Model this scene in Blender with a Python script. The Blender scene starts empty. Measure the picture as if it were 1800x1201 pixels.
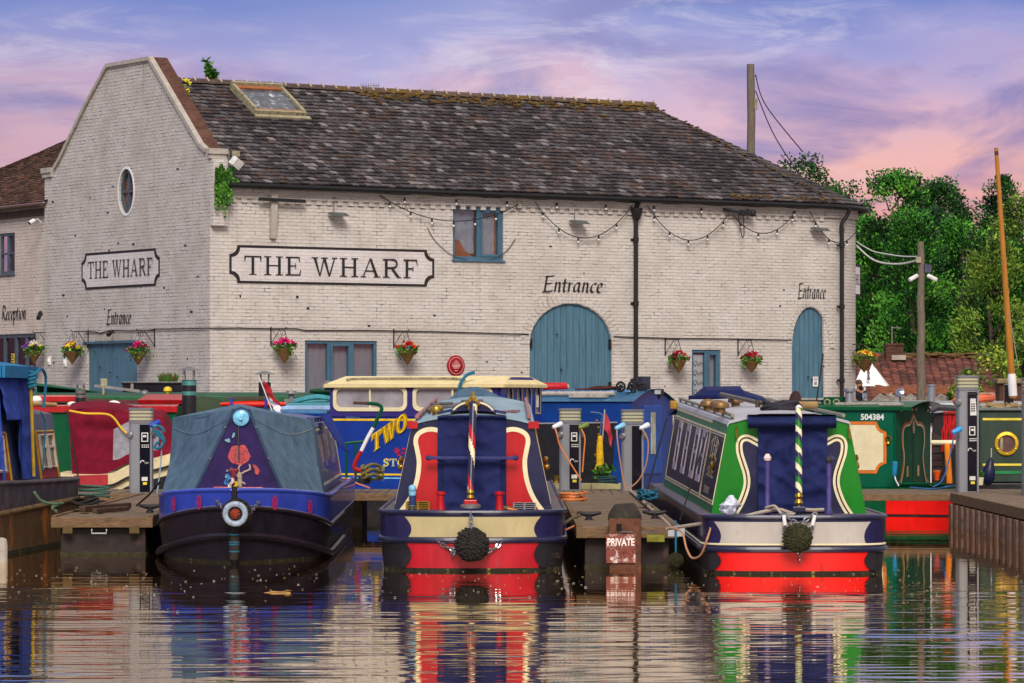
import bpy, bmesh, math, random
import numpy as np
from mathutils import Vector, Matrix, noise
from mathutils.geometry import tessellate_polygon
R = math.radians
SC = bpy.context.scene
COL = SC.collection
random.seed(11)
rnd = random.random
def ru(a, b): return a + (b - a) * random.random()

# ---------------------------------------------------------------- camera, sky, sun, exposure
F, CH, HY = 6500.0, 1.93, 700.0          # focal length in photo pixels, eye height over the water, horizon row
cam = bpy.data.cameras.new('camera'); camo = bpy.data.objects.new('camera', cam); COL.objects.link(camo)
camo.location = (0, 0, CH); camo.rotation_euler = (R(90), 0, 0)
cam.sensor_width = 36; cam.lens = 36 * F / 1800; cam.shift_y = (HY - 600.5) / 1800
cam.clip_start = 1; cam.clip_end = 5000
SC.camera = camo
SC.view_settings.view_transform = 'Standard'; SC.view_settings.look = 'None'
SC.view_settings.exposure = 1.2; SC.view_settings.gamma = 1
SUN_DIR = Vector((0.0, -0.76, 0.60)).normalized()
sun = bpy.data.lights.new('sun', 'SUN'); sun.energy = 1.4; sun.angle = R(24); sun.color = (1, .92, .84)
suno = bpy.data.objects.new('sun', sun); COL.objects.link(suno)
suno.rotation_euler = SUN_DIR.to_track_quat('Z', 'Y').to_euler()

def S(r, g, b, k=1.0):
    def f(c):
        c /= 255.0
        return (c / 12.92 if c <= .04045 else ((c + .055) / 1.055) ** 2.4) * k
    return (f(r), f(g), f(b), 1)

def make_world():
    w = bpy.data.worlds.new('World'); SC.world = w; w.use_nodes = True
    nt = w.node_tree; nt.nodes.clear(); N = nt.nodes.new; L = nt.links.new
    out = N('ShaderNodeOutputWorld'); bg = N('ShaderNodeBackground'); L(bg.outputs[0], out.inputs[0])
    sky = N('ShaderNodeTexSky'); sky.sky_type = 'NISHITA'; sky.sun_disc = False
    sky.sun_elevation = math.asin(SUN_DIR.z); sky.sun_rotation = math.atan2(SUN_DIR.x, SUN_DIR.y)
    tc = N('ShaderNodeTexCoord'); sep = N('ShaderNodeSeparateXYZ'); L(tc.outputs['Generated'], sep.inputs[0])
    def mth(op, a, b=None, clamp=False):
        n = N('ShaderNodeMath'); n.operation = op; n.use_clamp = clamp
        for i, v in enumerate((a, b)):
            if v is None: continue
            if isinstance(v, (int, float)): n.inputs[i].default_value = v
            else: L(v, n.inputs[i])
        return n.outputs[0]
    def ramp(fac, stops):
        r = N('ShaderNodeValToRGB'); e = r.color_ramp.elements
        while len(e) > 1: e.remove(e[-1])
        e[0].position = stops[0][0]; e[0].color = stops[0][1]
        for p, c in stops[1:]:
            q = e.new(p); q.color = c
        L(fac, r.inputs[0]); return r.outputs[0]
    def nz(sx, sy, sz, scale, detail, rough, dist=0, loc=(0, 0, 0)):
        mp = N('ShaderNodeMapping'); mp.inputs['Scale'].default_value = (sx, sy, sz); mp.inputs['Location'].default_value = loc
        L(tc.outputs['Generated'], mp.inputs[0])
        n = N('ShaderNodeTexNoise'); n.inputs['Scale'].default_value = scale; n.inputs['Detail'].default_value = detail
        n.inputs['Roughness'].default_value = rough; n.inputs['Distortion'].default_value = dist
        L(mp.outputs[0], n.inputs[0]); return n.outputs['Fac']
    def mix(fac, a, b):
        m = N('ShaderNodeMix'); m.data_type = 'RGBA'
        L(fac, m.inputs[0]) if not isinstance(fac, (int, float)) else setattr(m.inputs[0], 'default_value', fac)
        for s, v in ((m.inputs[6], a), (m.inputs[7], b)):
            if isinstance(v, tuple): s.default_value = v
            else: L(v, s)
        return m.outputs[2]
    z = sep.outputs[2]
    big = nz(1, 1, 2.6, 9, 3, .55, .4, (3.1, 0, 1.7))
    warp = mth('MULTIPLY', mth('SUBTRACT', big, .5), .055)
    zz = mth('ADD', z, warp)
    t = mth('DIVIDE', zz, .8, True)
    grad = ramp(t, [(0.0, S(176, 92, 110)), (.05, S(210, 130, 140)), (.078, S(234, 172, 168)), (.098, S(212, 168, 190)),
                    (.114, S(154, 148, 204)), (.134, S(80, 108, 188)), (.155, S(64, 98, 180)), (.20, S(186, 184, 200)), (.27, S(236, 222, 202)), (.6, S(238, 228, 212)), (1, S(236, 228, 216))])
    # violet bars, then pale wisps
    vio = ramp(nz(1, 1, 3.4, 13, 5, .55, .8, (7.7, 2, 4.4)), [(.49, (0, 0, 0, 1)), (.64, (.7, .7, .7, 1))])
    c = mix(vio, grad, S(96, 92, 168))
    wis = ramp(nz(1, 1, 4.5, 26, 10, .66, .45, (1.3, 5, 9.2)), [(.48, (0, 0, 0, 1)), (.68, (.75, .75, .75, 1))])
    wis2 = ramp(nz(1, 1, 2.5, 11, 4, .5, .3, (5.2, 1, 2.2)), [(.44, (0, 0, 0, 1)), (.66, (1, 1, 1, 1))])
    wm = mth('MULTIPLY', wis, wis2)
    c = mix(wm, c, S(240, 226, 230))
    pale = mth('MULTIPLY', mth('SUBTRACT', 1.0, mth('MULTIPLY', mth('ABSOLUTE', mth('SUBTRACT', sep.outputs[0], .0)), 11.0), True), mth('MULTIPLY', big, .6))
    c = mix(pale, c, S(206, 200, 226))
    # the deep blue-mauve towards one side
    side = mth('MULTIPLY', mth('SUBTRACT', mth('MULTIPLY', sep.outputs[0], -1.0), .035), 6.0, True)
    c = mix(mth('MULTIPLY', side, .55), c, mix(mth('DIVIDE', z, .11, True), S(150, 96, 132), S(84, 118, 186)))
    add = N('ShaderNodeMix'); add.data_type = 'RGBA'; add.blend_type = 'ADD'; add.inputs[0].default_value = .012
    L(c, add.inputs[6]); L(sky.outputs[0], add.inputs[7])
    L(add.outputs[2], bg.inputs[0]); bg.inputs[1].default_value = 0.43
make_world()

# ---------------------------------------------------------------- helpers
def P(px, py, Y): return Vector(((px - 900) * Y / F, Y, CH - (py - HY) * Y / F))

class MB:
    def __init__(s, M=None):
        s.v = []; s.f = []; s.m = []; s.mi = 0; s.M = M; s.k = 0
    def add(s, vs, fs):
        o = len(s.v)
        s.v += [tuple(s.M @ Vector(p)) if s.M else tuple(p) for p in vs]
        for q in fs:
            s.f.append([o + i for i in q]); s.m.append(s.mi)
        return s
    def box(s, c, d, rz=0, rx=0, ry=0):
        m = Matrix.Translation(c) @ Matrix.Rotation(rz, 4, 'Z') @ Matrix.Rotation(ry, 4, 'Y') @ Matrix.Rotation(rx, 4, 'X')
        x, y, z = d[0] / 2, d[1] / 2, d[2] / 2
        vs = [m @ Vector(p) for p in ((-x, -y, -z), (x, -y, -z), (x, y, -z), (-x, y, -z), (-x, -y, z), (x, -y, z), (x, y, z), (-x, y, z))]
        return s.add(vs, [(0, 3, 2, 1), (4, 5, 6, 7), (0, 1, 5, 4), (1, 2, 6, 5), (2, 3, 7, 6), (3, 0, 4, 7)])
    def b2(s, a, b):   # box from corner to corner
        return s.box([(a[i] + b[i]) / 2 for i in range(3)], [abs(a[i] - b[i]) for i in range(3)])
    def bar(s, a, b, w, h=None, up=(0, 0, 1)):
        a, b = Vector(a), Vector(b); h = h or w; d = (b - a).normalized(); u = Vector(up)
        if abs(d.dot(u)) > .98: u = Vector((0, 1, 0))
        sx = d.cross(u).normalized() * w / 2; sz = sx.cross(d).normalized() * h / 2
        vs = [a - sx - sz, a + sx - sz, a + sx + sz, a - sx + sz, b - sx - sz, b + sx - sz, b + sx + sz, b - sx + sz]
        return s.add(vs, [(0, 1, 2, 3), (7, 6, 5, 4), (0, 4, 5, 1), (1, 5, 6, 2), (2, 6, 7, 3), (3, 7, 4, 0)])
    def tube(s, pts, r, n=8, closed=False, cap=True):
        pts = [Vector(p) for p in pts]; N = len(pts)
        rr = r if isinstance(r, (list, tuple)) else [r] * N
        T = []
        for i in range(N):
            a = pts[(i - 1) % N] if (closed or i > 0) else pts[0]
            b = pts[(i + 1) % N] if (closed or i < N - 1) else pts[-1]
            d = b - a; T.append(d.normalized() if d.length > 1e-9 else Vector((0, 0, 1)))
        u = Vector((0, 0, 1)) if abs(T[0].z) < .9 else Vector((1, 0, 0))
        nrm = (u - T[0] * u.dot(T[0])).normalized(); vs = []
        for i in range(N):
            nrm = nrm - T[i] * nrm.dot(T[i])
            nrm = nrm.normalized() if nrm.length > 1e-6 else T[i].orthogonal().normalized()
            bi = T[i].cross(nrm)
            for k in range(n):
                a = 2 * math.pi * k / n
                vs.append(pts[i] + (nrm * math.cos(a) + bi * math.sin(a)) * rr[i])
        fs = []
        for i in range(N if closed else N - 1):
            j = (i + 1) % N
            for k in range(n):
                l = (k + 1) % n
                fs.append((i * n + k, i * n + l, j * n + l, j * n + k))
        if cap and not closed:
            fs.append(tuple(range(n))[::-1]); fs.append(tuple((N - 1) * n + k for k in range(n)))
        return s.add(vs, fs)
    def lathe(s, prof, c=(0, 0, 0), axis=(0, 0, 1), n=20, cap=True):
        ax = Vector(axis).normalized(); u = ax.orthogonal().normalized(); w = ax.cross(u); c = Vector(c); vs = []; fs = []
        for r, h in prof:
            for k in range(n):
                a = 2 * math.pi * k / n
                vs.append(c + ax * h + (u * math.cos(a) + w * math.sin(a)) * max(r, 1e-5))
        for i in range(len(prof) - 1):
            for k in range(n):
                l = (k + 1) % n
                fs.append((i * n + k, i * n + l, (i + 1) * n + l, (i + 1) * n + k))
        if cap: fs.append(tuple(range(n))[::-1]); fs.append(tuple((len(prof) - 1) * n + k for k in range(n)))
        return s.add(vs, fs)
    def flat(s, pts, y=0.0, holes=(), stagger=False):   # filled outline in the x-z plane at depth y
        if stagger: s.k += 1; y -= s.k * .0004
        loops = [[Vector((p[0], p[1], 0)) for p in l] for l in [pts] + list(holes)]
        tris = tessellate_polygon(loops)
        vs = [(p.x, y, p.y) for l in loops for p in l]
        return s.add(vs, [tuple(t) for t in tris])
    def plate(s, pts, y0, y1, holes=()):
        s.flat(pts, y0, holes); s.flat(pts, y1, holes)
        for l in [pts] + list(holes):
            n = len(l)
            vs = [(p[0], y0, p[1]) for p in l] + [(p[0], y1, p[1]) for p in l]
            s.add(vs, [(i, (i + 1) % n, n + (i + 1) % n, n + i) for i in range(n)])
        return s
    def ribbon(s, pts, w, y=0.0, closed=False, stagger=False):   # flat band along a curve in the x-z plane
        if stagger: s.k += 1; y -= s.k * .0004
        n = len(pts); vs = []
        ww = w if isinstance(w, (list, tuple)) else [w] * n
        for i in range(n):
            a = pts[(i - 1) % n] if (closed or i > 0) else pts[i]
            b = pts[(i + 1) % n] if (closed or i < n - 1) else pts[i]
            d = Vector((b[0] - a[0], b[1] - a[1])); d = d.normalized() if d.length > 1e-9 else Vector((1, 0))
            q = Vector((-d.y, d.x)) * ww[i] / 2
            vs += [(pts[i][0] + q.x, y, pts[i][1] + q.y), (pts[i][0] - q.x, y, pts[i][1] - q.y)]
        return s.add(vs, [(2 * i, 2 * i + 1, 2 * ((i + 1) % n) + 1, 2 * ((i + 1) % n)) for i in range(n if closed else n - 1)])
    def grid(s, fn, nu, nv):
        vs = [fn(i / nu, j / nv) for j in range(nv + 1) for i in range(nu + 1)]
        return s.add(vs, [(j * (nu + 1) + i, j * (nu + 1) + i + 1, (j + 1) * (nu + 1) + i + 1, (j + 1) * (nu + 1) + i) for j in range(nv) for i in range(nu)])
    def loft(s, rings, closed=False, cap=False):
        n = len(rings[0]); vs = [p for r in rings for p in r]; fs = []
        for i in range(len(rings) - 1):
            for k in range(n if closed else n - 1):
                l = (k + 1) % n
                fs.append((i * n + k, i * n + l, (i + 1) * n + l, (i + 1) * n + k))
        if cap:
            fs.append(tuple(range(n))[::-1]); fs.append(tuple((len(rings) - 1) * n + k for k in range(n)))
        return s.add(vs, fs)
    def blob(s, c, r, n=10, m=6, sq=(1, 1, 1), jit=0):
        c = Vector(c); vs = []; fs = []
        for j in range(m + 1):
            p = math.pi * j / m
            for k in range(n):
                a = 2 * math.pi * k / n; q = r * (1 + jit * (rnd() - .5))
                vs.append((c.x + q * sq[0] * math.sin(p) * math.cos(a), c.y + q * sq[1] * math.sin(p) * math.sin(a), c.z + q * sq[2] * math.cos(p)))
        for j in range(m):
            for k in range(n):
                l = (k + 1) % n; fs.append((j * n + k, j * n + l, (j + 1) * n + l, (j + 1) * n + k))
        return s.add(vs, fs)
    def leaf(s, c, d, L, W, fold=.3):
        d = Vector(d).normalized(); sd = d.cross(Vector((ru(-1, 1), ru(-1, 1), ru(-.3, 1)))).normalized() * W / 2
        n = sd.cross(d).normalized() * W * fold; c = Vector(c)
        return s.add([c, c + d * L * .5 + sd + n, c + d * L, c + d * L * .5 - sd + n], [(0, 1, 2), (0, 2, 3)])
    def build(s, name, mat, parent=None, smooth=35, bevel=0, solid=0):
        me = bpy.data.meshes.new(name)
        me.from_pydata(s.v, [], s.f)
        mats = mat if isinstance(mat, (list, tuple)) else [mat]
        for m in mats: me.materials.append(m)
        if len(mats) > 1: me.polygons.foreach_set('material_index', s.m)
        if smooth:
            me.polygons.foreach_set('use_smooth', [True] * len(me.polygons))
            me.set_sharp_from_angle(angle=R(smooth))
        me.update()
        o = bpy.data.objects.new(name, me); COL.objects.link(o)
        if parent: o.parent = parent
        if solid:
            md = o.modifiers.new('solid', 'SOLIDIFY'); md.thickness = solid; md.offset = 0
        if bevel:
            md = o.modifiers.new('bevel', 'BEVEL'); md.width = bevel; md.segments = 2; md.limit_method = 'ANGLE'; md.angle_limit = R(40)
        return o

def tag(o, label, cat, group=None):
    o['label'] = label; o['category'] = cat
    if group: o['group'] = group
    return o
def thing(name, label, cat, loc=(0, 0, 0), rz=0, group=None):
    o = bpy.data.objects.new(name, None); COL.objects.link(o)
    o.location = loc; o.rotation_euler = (0, 0, rz); o.empty_display_size = .2
    return tag(o, label, cat, group)
def structure(o): o['kind'] = 'structure'; return o
def copy_tree(o, parent=None):
    c = o.copy(); COL.objects.link(c)
    if parent: c.parent = parent
    for ch in list(o.children): copy_tree(ch, c)
    return c
def smooth_pts(pts, n=6, closed=False):
    N = len(pts); out = []; D = len(pts[0])
    for i in range(N if closed else N - 1):
        if closed: p = [pts[(i + j - 1) % N] for j in range(4)]
        else: p = [pts[max(i - 1, 0)], pts[i], pts[i + 1], pts[min(i + 2, N - 1)]]
        for k in range(n):
            t = k / n
            out.append(tuple(.5 * (2 * p[1][d] + (p[2][d] - p[0][d]) * t + (2 * p[0][d] - 5 * p[1][d] + 4 * p[2][d] - p[3][d]) * t * t + (3 * p[1][d] - p[0][d] - 3 * p[2][d] + p[3][d]) * t ** 3) for d in range(D)))
    if not closed: out.append(tuple(pts[-1]))
    return out
def sag(a, b, drop, n=14):
    a, b = Vector(a), Vector(b)
    return [a.lerp(b, i / n) - Vector((0, 0, drop * 4 * (i / n) * (1 - i / n))) for i in range(n + 1)]
def rrect(x0, z0, x1, z1, r, n=5):
    out = []
    for cx, cz, a0 in ((x1 - r, z1 - r, 0), (x0 + r, z1 - r, 90), (x0 + r, z0 + r, 180), (x1 - r, z0 + r, 270)):
        for k in range(n + 1):
            a = R(a0 + 90 * k / n); out.append((cx + r * math.cos(a), cz + r * math.sin(a)))
    return out
def ell(cx, cz, rx, rz, n=32): return [(cx + rx * math.cos(2 * math.pi * k / n), cz + rz * math.sin(2 * math.pi * k / n)) for k in range(n)]

# ---------------------------------------------------------------- materials
MATS = {}
def mat(name, col, rough=.5, metal=0.0, var=.28, vs=6.0, bump=.07, bs=10.0, stain=None, sth=.58, ss=3.0, stretch=(1, 1, 1), spec=.3, coat=0.0):
    if name in MATS: return MATS[name]
    if max(col[:3]) < .62 and name.split('_')[0] not in ('leaf', 'needle', 'slate', 'door', 'frame', 'petal', 'clay'): col = tuple(c * .72 for c in col[:3]) + (1,)
    m = bpy.data.materials.new(name); m.use_nodes = True; MATS[name] = m
    nt = m.node_tree; N = nt.nodes.new; L = nt.links.new
    b = nt.nodes['Principled BSDF']
    b.inputs['Roughness'].default_value = rough; b.inputs['Metallic'].default_value = metal
    b.inputs['Specular IOR Level'].default_value = spec; b.inputs['Coat Weight'].default_value = coat * .6; spec = .12 if 'canvas' in name or 'tarp' in name else spec; b.inputs['Specular IOR Level'].default_value = spec
    tc = N('ShaderNodeTexCoord'); mp = N('ShaderNodeMapping'); mp.inputs['Scale'].default_value = stretch
    L(tc.outputs['Object'], mp.inputs[0])
    def nz(scale, det=7, rough=.62, dist=0):
        n = N('ShaderNodeTexNoise'); n.inputs['Scale'].default_value = scale; n.inputs['Detail'].default_value = det
        n.inputs['Roughness'].default_value = rough; n.inputs['Distortion'].default_value = dist
        L(mp.outputs[0], n.inputs[0]); return n.outputs['Fac']
    r = N('ShaderNodeMapRange'); r.inputs[1].default_value = .3; r.inputs[2].default_value = .7
    L(nz(vs), r.inputs[0])
    mx = N('ShaderNodeMix'); mx.data_type = 'RGBA'; L(r.outputs[0], mx.inputs[0])
    mx.inputs[6].default_value = tuple(c * (1 - var) for c in col[:3]) + (1,)
    mx.inputs[7].default_value = tuple(min(1, c * (1 + var)) for c in col[:3]) + (1,)
    c = mx.outputs[2]
    if stain:
        st = stain if isinstance(stain, list) else [stain]
        for sc, th, sz in st:
            rr = N('ShaderNodeMapRange'); rr.inputs[1].default_value = th; rr.inputs[2].default_value = th + .1
            L(nz(sz, 9, .7, .3), rr.inputs[0])
            m2 = N('ShaderNodeMix'); m2.data_type = 'RGBA'; L(rr.outputs[0], m2.inputs[0]); L(c, m2.inputs[6]); m2.inputs[7].default_value = sc
            c = m2.outputs[2]
    L(c, b.inputs['Base Color'])
    if bump:
        bp = N('ShaderNodeBump'); bp.inputs['Strength'].default_value = bump; bp.inputs['Distance'].default_value = .02
        L(nz(bs, 5), bp.inputs['Height']); L(bp.outputs[0], b.inputs['Normal'])
    return m

def brick_mat(name, col, mortar, crack=.5, bump=.7, col2=None):
    m = bpy.data.materials.new(name); m.use_nodes = True; MATS[name] = m
    nt = m.node_tree; N = nt.nodes.new; L = nt.links.new
    b = nt.nodes['Principled BSDF']; b.inputs['Roughness'].default_value = .75; b.inputs['Specular IOR Level'].default_value = .3
    tc = N('ShaderNodeTexCoord'); sp = N('ShaderNodeSeparateXYZ'); L(tc.outputs['Object'], sp.inputs[0])
    ad = N('ShaderNodeMath'); ad.operation = 'SUBTRACT'; L(sp.outputs[0], ad.inputs[0]); L(sp.outputs[1], ad.inputs[1])
    cb = N('ShaderNodeCombineXYZ'); L(ad.outputs[0], cb.inputs[0]); L(sp.outputs[2], cb.inputs[1])
    def nz(scale, det=6, rough=.6, vec=None, dist=0, col=False):
        n = N('ShaderNodeTexNoise'); n.inputs['Scale'].default_value = scale; n.inputs['Detail'].default_value = det
        n.inputs['Roughness'].default_value = rough; n.inputs['Distortion'].default_value = dist
        L(vec or tc.outputs['Object'], n.inputs[0]); return n.outputs['Color' if col else 'Fac']
    def rng(x, a, bb, c=0, d=1):
        r = N('ShaderNodeMapRange'); r.inputs[1].default_value = a; r.inputs[2].default_value = bb; r.inputs[3].default_value = c; r.inputs[4].default_value = d
        L(x, r.inputs[0]); return r.outputs[0]
    def mul(a, bb):
        n = N('ShaderNodeMath'); n.operation = 'MULTIPLY'; L(a, n.inputs[0])
        if isinstance(bb, float): n.inputs[1].default_value = bb
        else: L(bb, n.inputs[1])
        return n.outputs[0]
    def mix(f, a, bb):
        x = N('ShaderNodeMix'); x.data_type = 'RGBA'; L(f, x.inputs[0])
        for s, v in ((x.inputs[6], a), (x.inputs[7], bb)):
            if isinstance(v, tuple): s.default_value = v
            else: L(v, s)
        return x.outputs[2]
    wob = N('ShaderNodeVectorMath'); wob.operation = 'MULTIPLY_ADD'
    L(nz(2.2, 3, .5, cb.outputs[0], 0, True), wob.inputs[0]); wob.inputs[1].default_value = (.03, .03, 0); L(cb.outputs[0], wob.inputs[2])
    br = N('ShaderNodeTexBrick'); L(wob.outputs[0], br.inputs['Vector']); br.inputs['Scale'].default_value = 1
    br.inputs['Brick Width'].default_value = .23; br.inputs['Row Height'].default_value = .078; br.inputs['Mortar Size'].default_value = .0075
    br.inputs['Mortar Smooth'].default_value = .35; br.inputs['Bias'].default_value = 0; br.offset = .5
    c2 = col2 or tuple(x * .9 for x in col[:3]) + (1,)
    br.inputs['Color1'].default_value = col; br.inputs['Color2'].default_value = c2; br.inputs['Mortar'].default_value = tuple(x * .90 for x in col[:3]) + (1,)
    mort = br.outputs['Fac']
    # the joints where paint has gone: broken dark lines
    dk = mul(mort, rng(nz(3.4, 8, .72, cb.outputs[0], .4), .545 - .08 * crack, .67 - .08 * crack))
    c = mix(dk, br.outputs['Color'], mortar)
    c = mix(mul(rng(nz(1.1, 8, .65), .43, .67), .5), c, tuple(x * y for x, y in zip(col[:3], (.62, .58, .54))) + (1,))
    sm = N('ShaderNodeMapping'); sm.inputs['Scale'].default_value = (3.2, .22, 1); L(cb.outputs[0], sm.inputs[0])
    c = mix(mul(mul(rng(nz(1.6, 7, .65, sm.outputs[0]), .54, .74), rng(nz(.5, 4, .6), .42, .58)), .65), c, tuple(x * y for x, y in zip(col[:3], (.50, .44, .38))) + (1,))   # rain runs
    c = mix(rng(sp.outputs[2], 1.75, .75, 0, .4), c, tuple(x * y for x, y in zip(col[:3], (.60, .55, .48))) + (1,))   # damp at the foot
    c = mix(mul(rng(nz(9, 6, .7), .62, .72), .6), c, tuple(x * .45 for x in col[:3]) + (1,))      # grime spots
    c = mix(mul(rng(nz(6.5, 6, .7, cb.outputs[0]), .67, .74), .8), c, S(104, 82, 68))             # flakes
    L(c, b.inputs['Base Color'])
    hgt = N('ShaderNodeMath'); hgt.operation = 'SUBTRACT'; L(mul(nz(38, 5, .7), .55), hgt.inputs[0]); L(mort, hgt.inputs[1])
    bp = N('ShaderNodeBump'); bp.inputs['Strength'].default_value = min(1, bump * 1.3); bp.inputs['Distance'].default_value = .03
    L(hgt.outputs[0], bp.inputs['Height']); L(bp.outputs[0], b.inputs['Normal'])
    return m

M_wallF = brick_mat('painted_brick', S(212, 205, 197), S(74, 65, 60))
M_wallG = brick_mat('painted_brick_grey', S(204, 198, 190), S(66, 60, 56), .8)
M_wallS = brick_mat('painted_brick_warm', S(214, 201, 188), S(80, 66, 58))
M_redbrick = brick_mat('red_brick', S(100, 64, 50), S(120, 100, 84), 1.0, .8, S(78, 46, 37))
SLATE = [mat('slate_a', S(68, 63, 65), .8, var=.5, vs=9, bump=.5, bs=50, stain=[(S(176, 170, 168), .61, 17), (S(30, 27, 28), .60, 8), (S(96, 74, 62), .66, 3)], spec=.25),
         mat('slate_b', S(88, 82, 83), .8, var=.5, vs=9, bump=.5, bs=50, stain=[(S(194, 188, 184), .60, 19), (S(34, 30, 31), .62, 8)], spec=.25),
         mat('slate_c', S(54, 49, 51), .8, var=.4, vs=9, bump=.5, bs=50, stain=[(S(150, 146, 144), .62, 16)], spec=.25),
         mat('slate_d', S(80, 64, 59), .8, var=.4, vs=9, bump=.5, bs=50, stain=(S(150, 140, 132), .64, 8), spec=.25),
         mat('slate_e', S(122, 116, 115), .8, var=.4, vs=9, bump=.5, bs=50, spec=.25)]
M_moss = mat('moss', S(120, 96, 46), .95, var=.5, vs=14, bump=.8, bs=40, stain=(S(86, 62, 44), .5, 7))
M_ridge = mat('ridge_tile', S(104, 84, 74), .9, var=.4, vs=10, bump=.6, bs=50, stain=(S(160, 138, 84), .6, 7))
M_mortar = mat('mortar', S(196, 182, 168), .9, var=.2)
M_cream = mat('cream_paint', S(224, 212, 172), .4, var=.12, vs=5, stain=[(S(188, 172, 130), .62, 9), (S(120, 104, 76), .74, 20)])
M_creamW = mat('cream_weathered', S(176, 167, 136), .7, var=.3, vs=14, stain=(S(90, 76, 52), .54, 12))
M_white = mat('white_paint', S(226, 224, 220), .5, var=.08, vs=6)
M_signw = brick_mat('sign_white', S(232, 229, 230), S(150, 140, 136), .1, .5)
M_ink = mat('sign_ink', S(48, 42, 44), .7, var=.25, vs=12)
M_blue = mat('door_blue', S(76, 112, 131), .55, var=.22, vs=5, bump=.3, bs=18, stretch=(5, 5, .4), stain=[(S(58, 88, 104), .55, 3), (S(120, 150, 164), .66, 6), (S(60, 70, 72), .70, 9)])
M_blued = mat('frame_blue', S(66, 100, 120), .5, var=.15, vs=6)
M_black = mat('black_iron', S(40, 38, 40), .5, var=.3, vs=12, bump=.2)
M_blackgloss = mat('black_gloss', S(28, 27, 32), .22, var=.3, vs=3, coat=.3)
M_net = mat('net_curtain', S(190, 182, 184), .9, var=.14, vs=30, bump=.2)
M_curtain = mat('pale_blind', S(198, 200, 206), .8, var=.12, vs=7, bump=.4, bs=14)
M_wood = mat('bare_wood', S(128, 116, 100), .8, var=.35, vs=10, bump=.5, bs=30, stretch=(4, 4, .5), stain=(S(70, 60, 52), .6, 6))
M_woodw = mat('painted_timber', S(196, 188, 176), .7, var=.2, vs=9, bump=.4, bs=20, stain=[(S(110, 92, 78), .6, 8), (S(70, 62, 56), .68, 14)])
M_orangew = mat('varnished_spar', S(196, 128, 40), .35, var=.2, vs=6, stretch=(3, 3, .4), coat=.4)
M_darkin = mat('dark_interior', S(34, 26, 22), .9, var=.2)
M_browninrefl = mat('brown_interior_and_reflection', S(176, 108, 66), .8, var=.3, vs=5)
def glass_mat():
    m = bpy.data.materials.new('window_glass'); m.use_nodes = True; nt = m.node_tree; nt.nodes.clear(); N = nt.nodes.new; L = nt.links.new
    o = N('ShaderNodeOutputMaterial'); mx = N('ShaderNodeMixShader'); t = N('ShaderNodeBsdfTransparent'); g = N('ShaderNodeBsdfGlossy')
    g.inputs['Roughness'].default_value = .03; t.inputs[0].default_value = (.82, .85, .87, 1)
    mx.inputs[0].default_value = .07; L(t.outputs[0], mx.inputs[1]); L(g.outputs[0], mx.inputs[2]); L(mx.outputs[0], o.inputs[0])
    return m
M_glass = glass_mat()
M_glassd = mat('dark_glass', S(40, 44, 52), .06, var=.3, vs=2, spec=.8)
LEAF = [mat('leaf_deep', S(38, 78, 30), .6, var=.3, vs=2), mat('leaf_mid', S(64, 116, 40), .6, var=.3, vs=2), mat('leaf_light', S(100, 150, 48), .6, var=.3, vs=2)]
for _m in LEAF:
    _b = _m.node_tree.nodes['Principled BSDF']; _b.inputs['Specular IOR Level'].default_value = .2
    _b.inputs['Transmission Weight'].default_value = 0; _b.inputs['Subsurface Weight'].default_value = 0
M_brass = mat('brass', S(206, 166, 72), .28, .85, var=.2, vs=20)
M_chrome = mat('chrome', S(196, 196, 200), .2, .9, var=.1)
M_steel = mat('brushed_aluminium', S(176, 178, 182), .38, .6, var=.12, vs=20, stretch=(20, 20, .3))
M_galv = mat('galvanised', S(150, 150, 150), .5, .6, var=.25, vs=16)
M_rope = mat('rope_pale', S(206, 192, 172), .9, var=.3, vs=60, bump=.7, bs=120)
M_ropeb = mat('rope_blue', S(44, 128, 160), .8, var=.3, vs=60, bump=.7, bs=120)
M_ropedark = mat('rope_dark', S(60, 54, 48), .95, var=.45, vs=50, bump=1, bs=70)
M_hose = mat('orange_hose', S(216, 126, 66), .5, var=.12)
M_hosep = mat('tan_hose', S(206, 150, 112), .5, var=.12)
M_red = mat('red_gloss', S(200, 22, 30), .36, var=.22, vs=4, coat=.25, stain=[(S(162, 22, 30), .58, 5), (S(214, 96, 96), .72, 22), (S(104, 18, 24), .70, 15)], stretch=(1.6, 1, .45))
M_redb = mat('red_bright', S(222, 20, 14), .36, var=.16, vs=4, coat=.2, stain=[(S(186, 20, 20), .6, 6), (S(226, 110, 96), .73, 20), (S(110, 24, 20), .71, 13)], stretch=(1, 1, .6))
M_navy = mat('navy_gloss', S(40, 42, 76), .34, var=.3, vs=4, coat=.25, stain=[(S(66, 70, 104), .6, 7), (S(120, 120, 140), .74, 20)])
M_navyc = mat('navy_canvas', S(40, 48, 100), .8, var=.22, vs=3, bump=.5, bs=22)
M_navyk = mat('navy_canvas_dark', S(34, 44, 88), .85, var=.35, vs=7, bump=.8, bs=16)
M_slatec = mat('slate_canvas', S(84, 108, 128), .85, var=.3, vs=6, bump=.3, bs=40)
M_slatecd = mat('slate_canvas_edge', S(54, 68, 90), .85, var=.2, vs=6)
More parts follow.
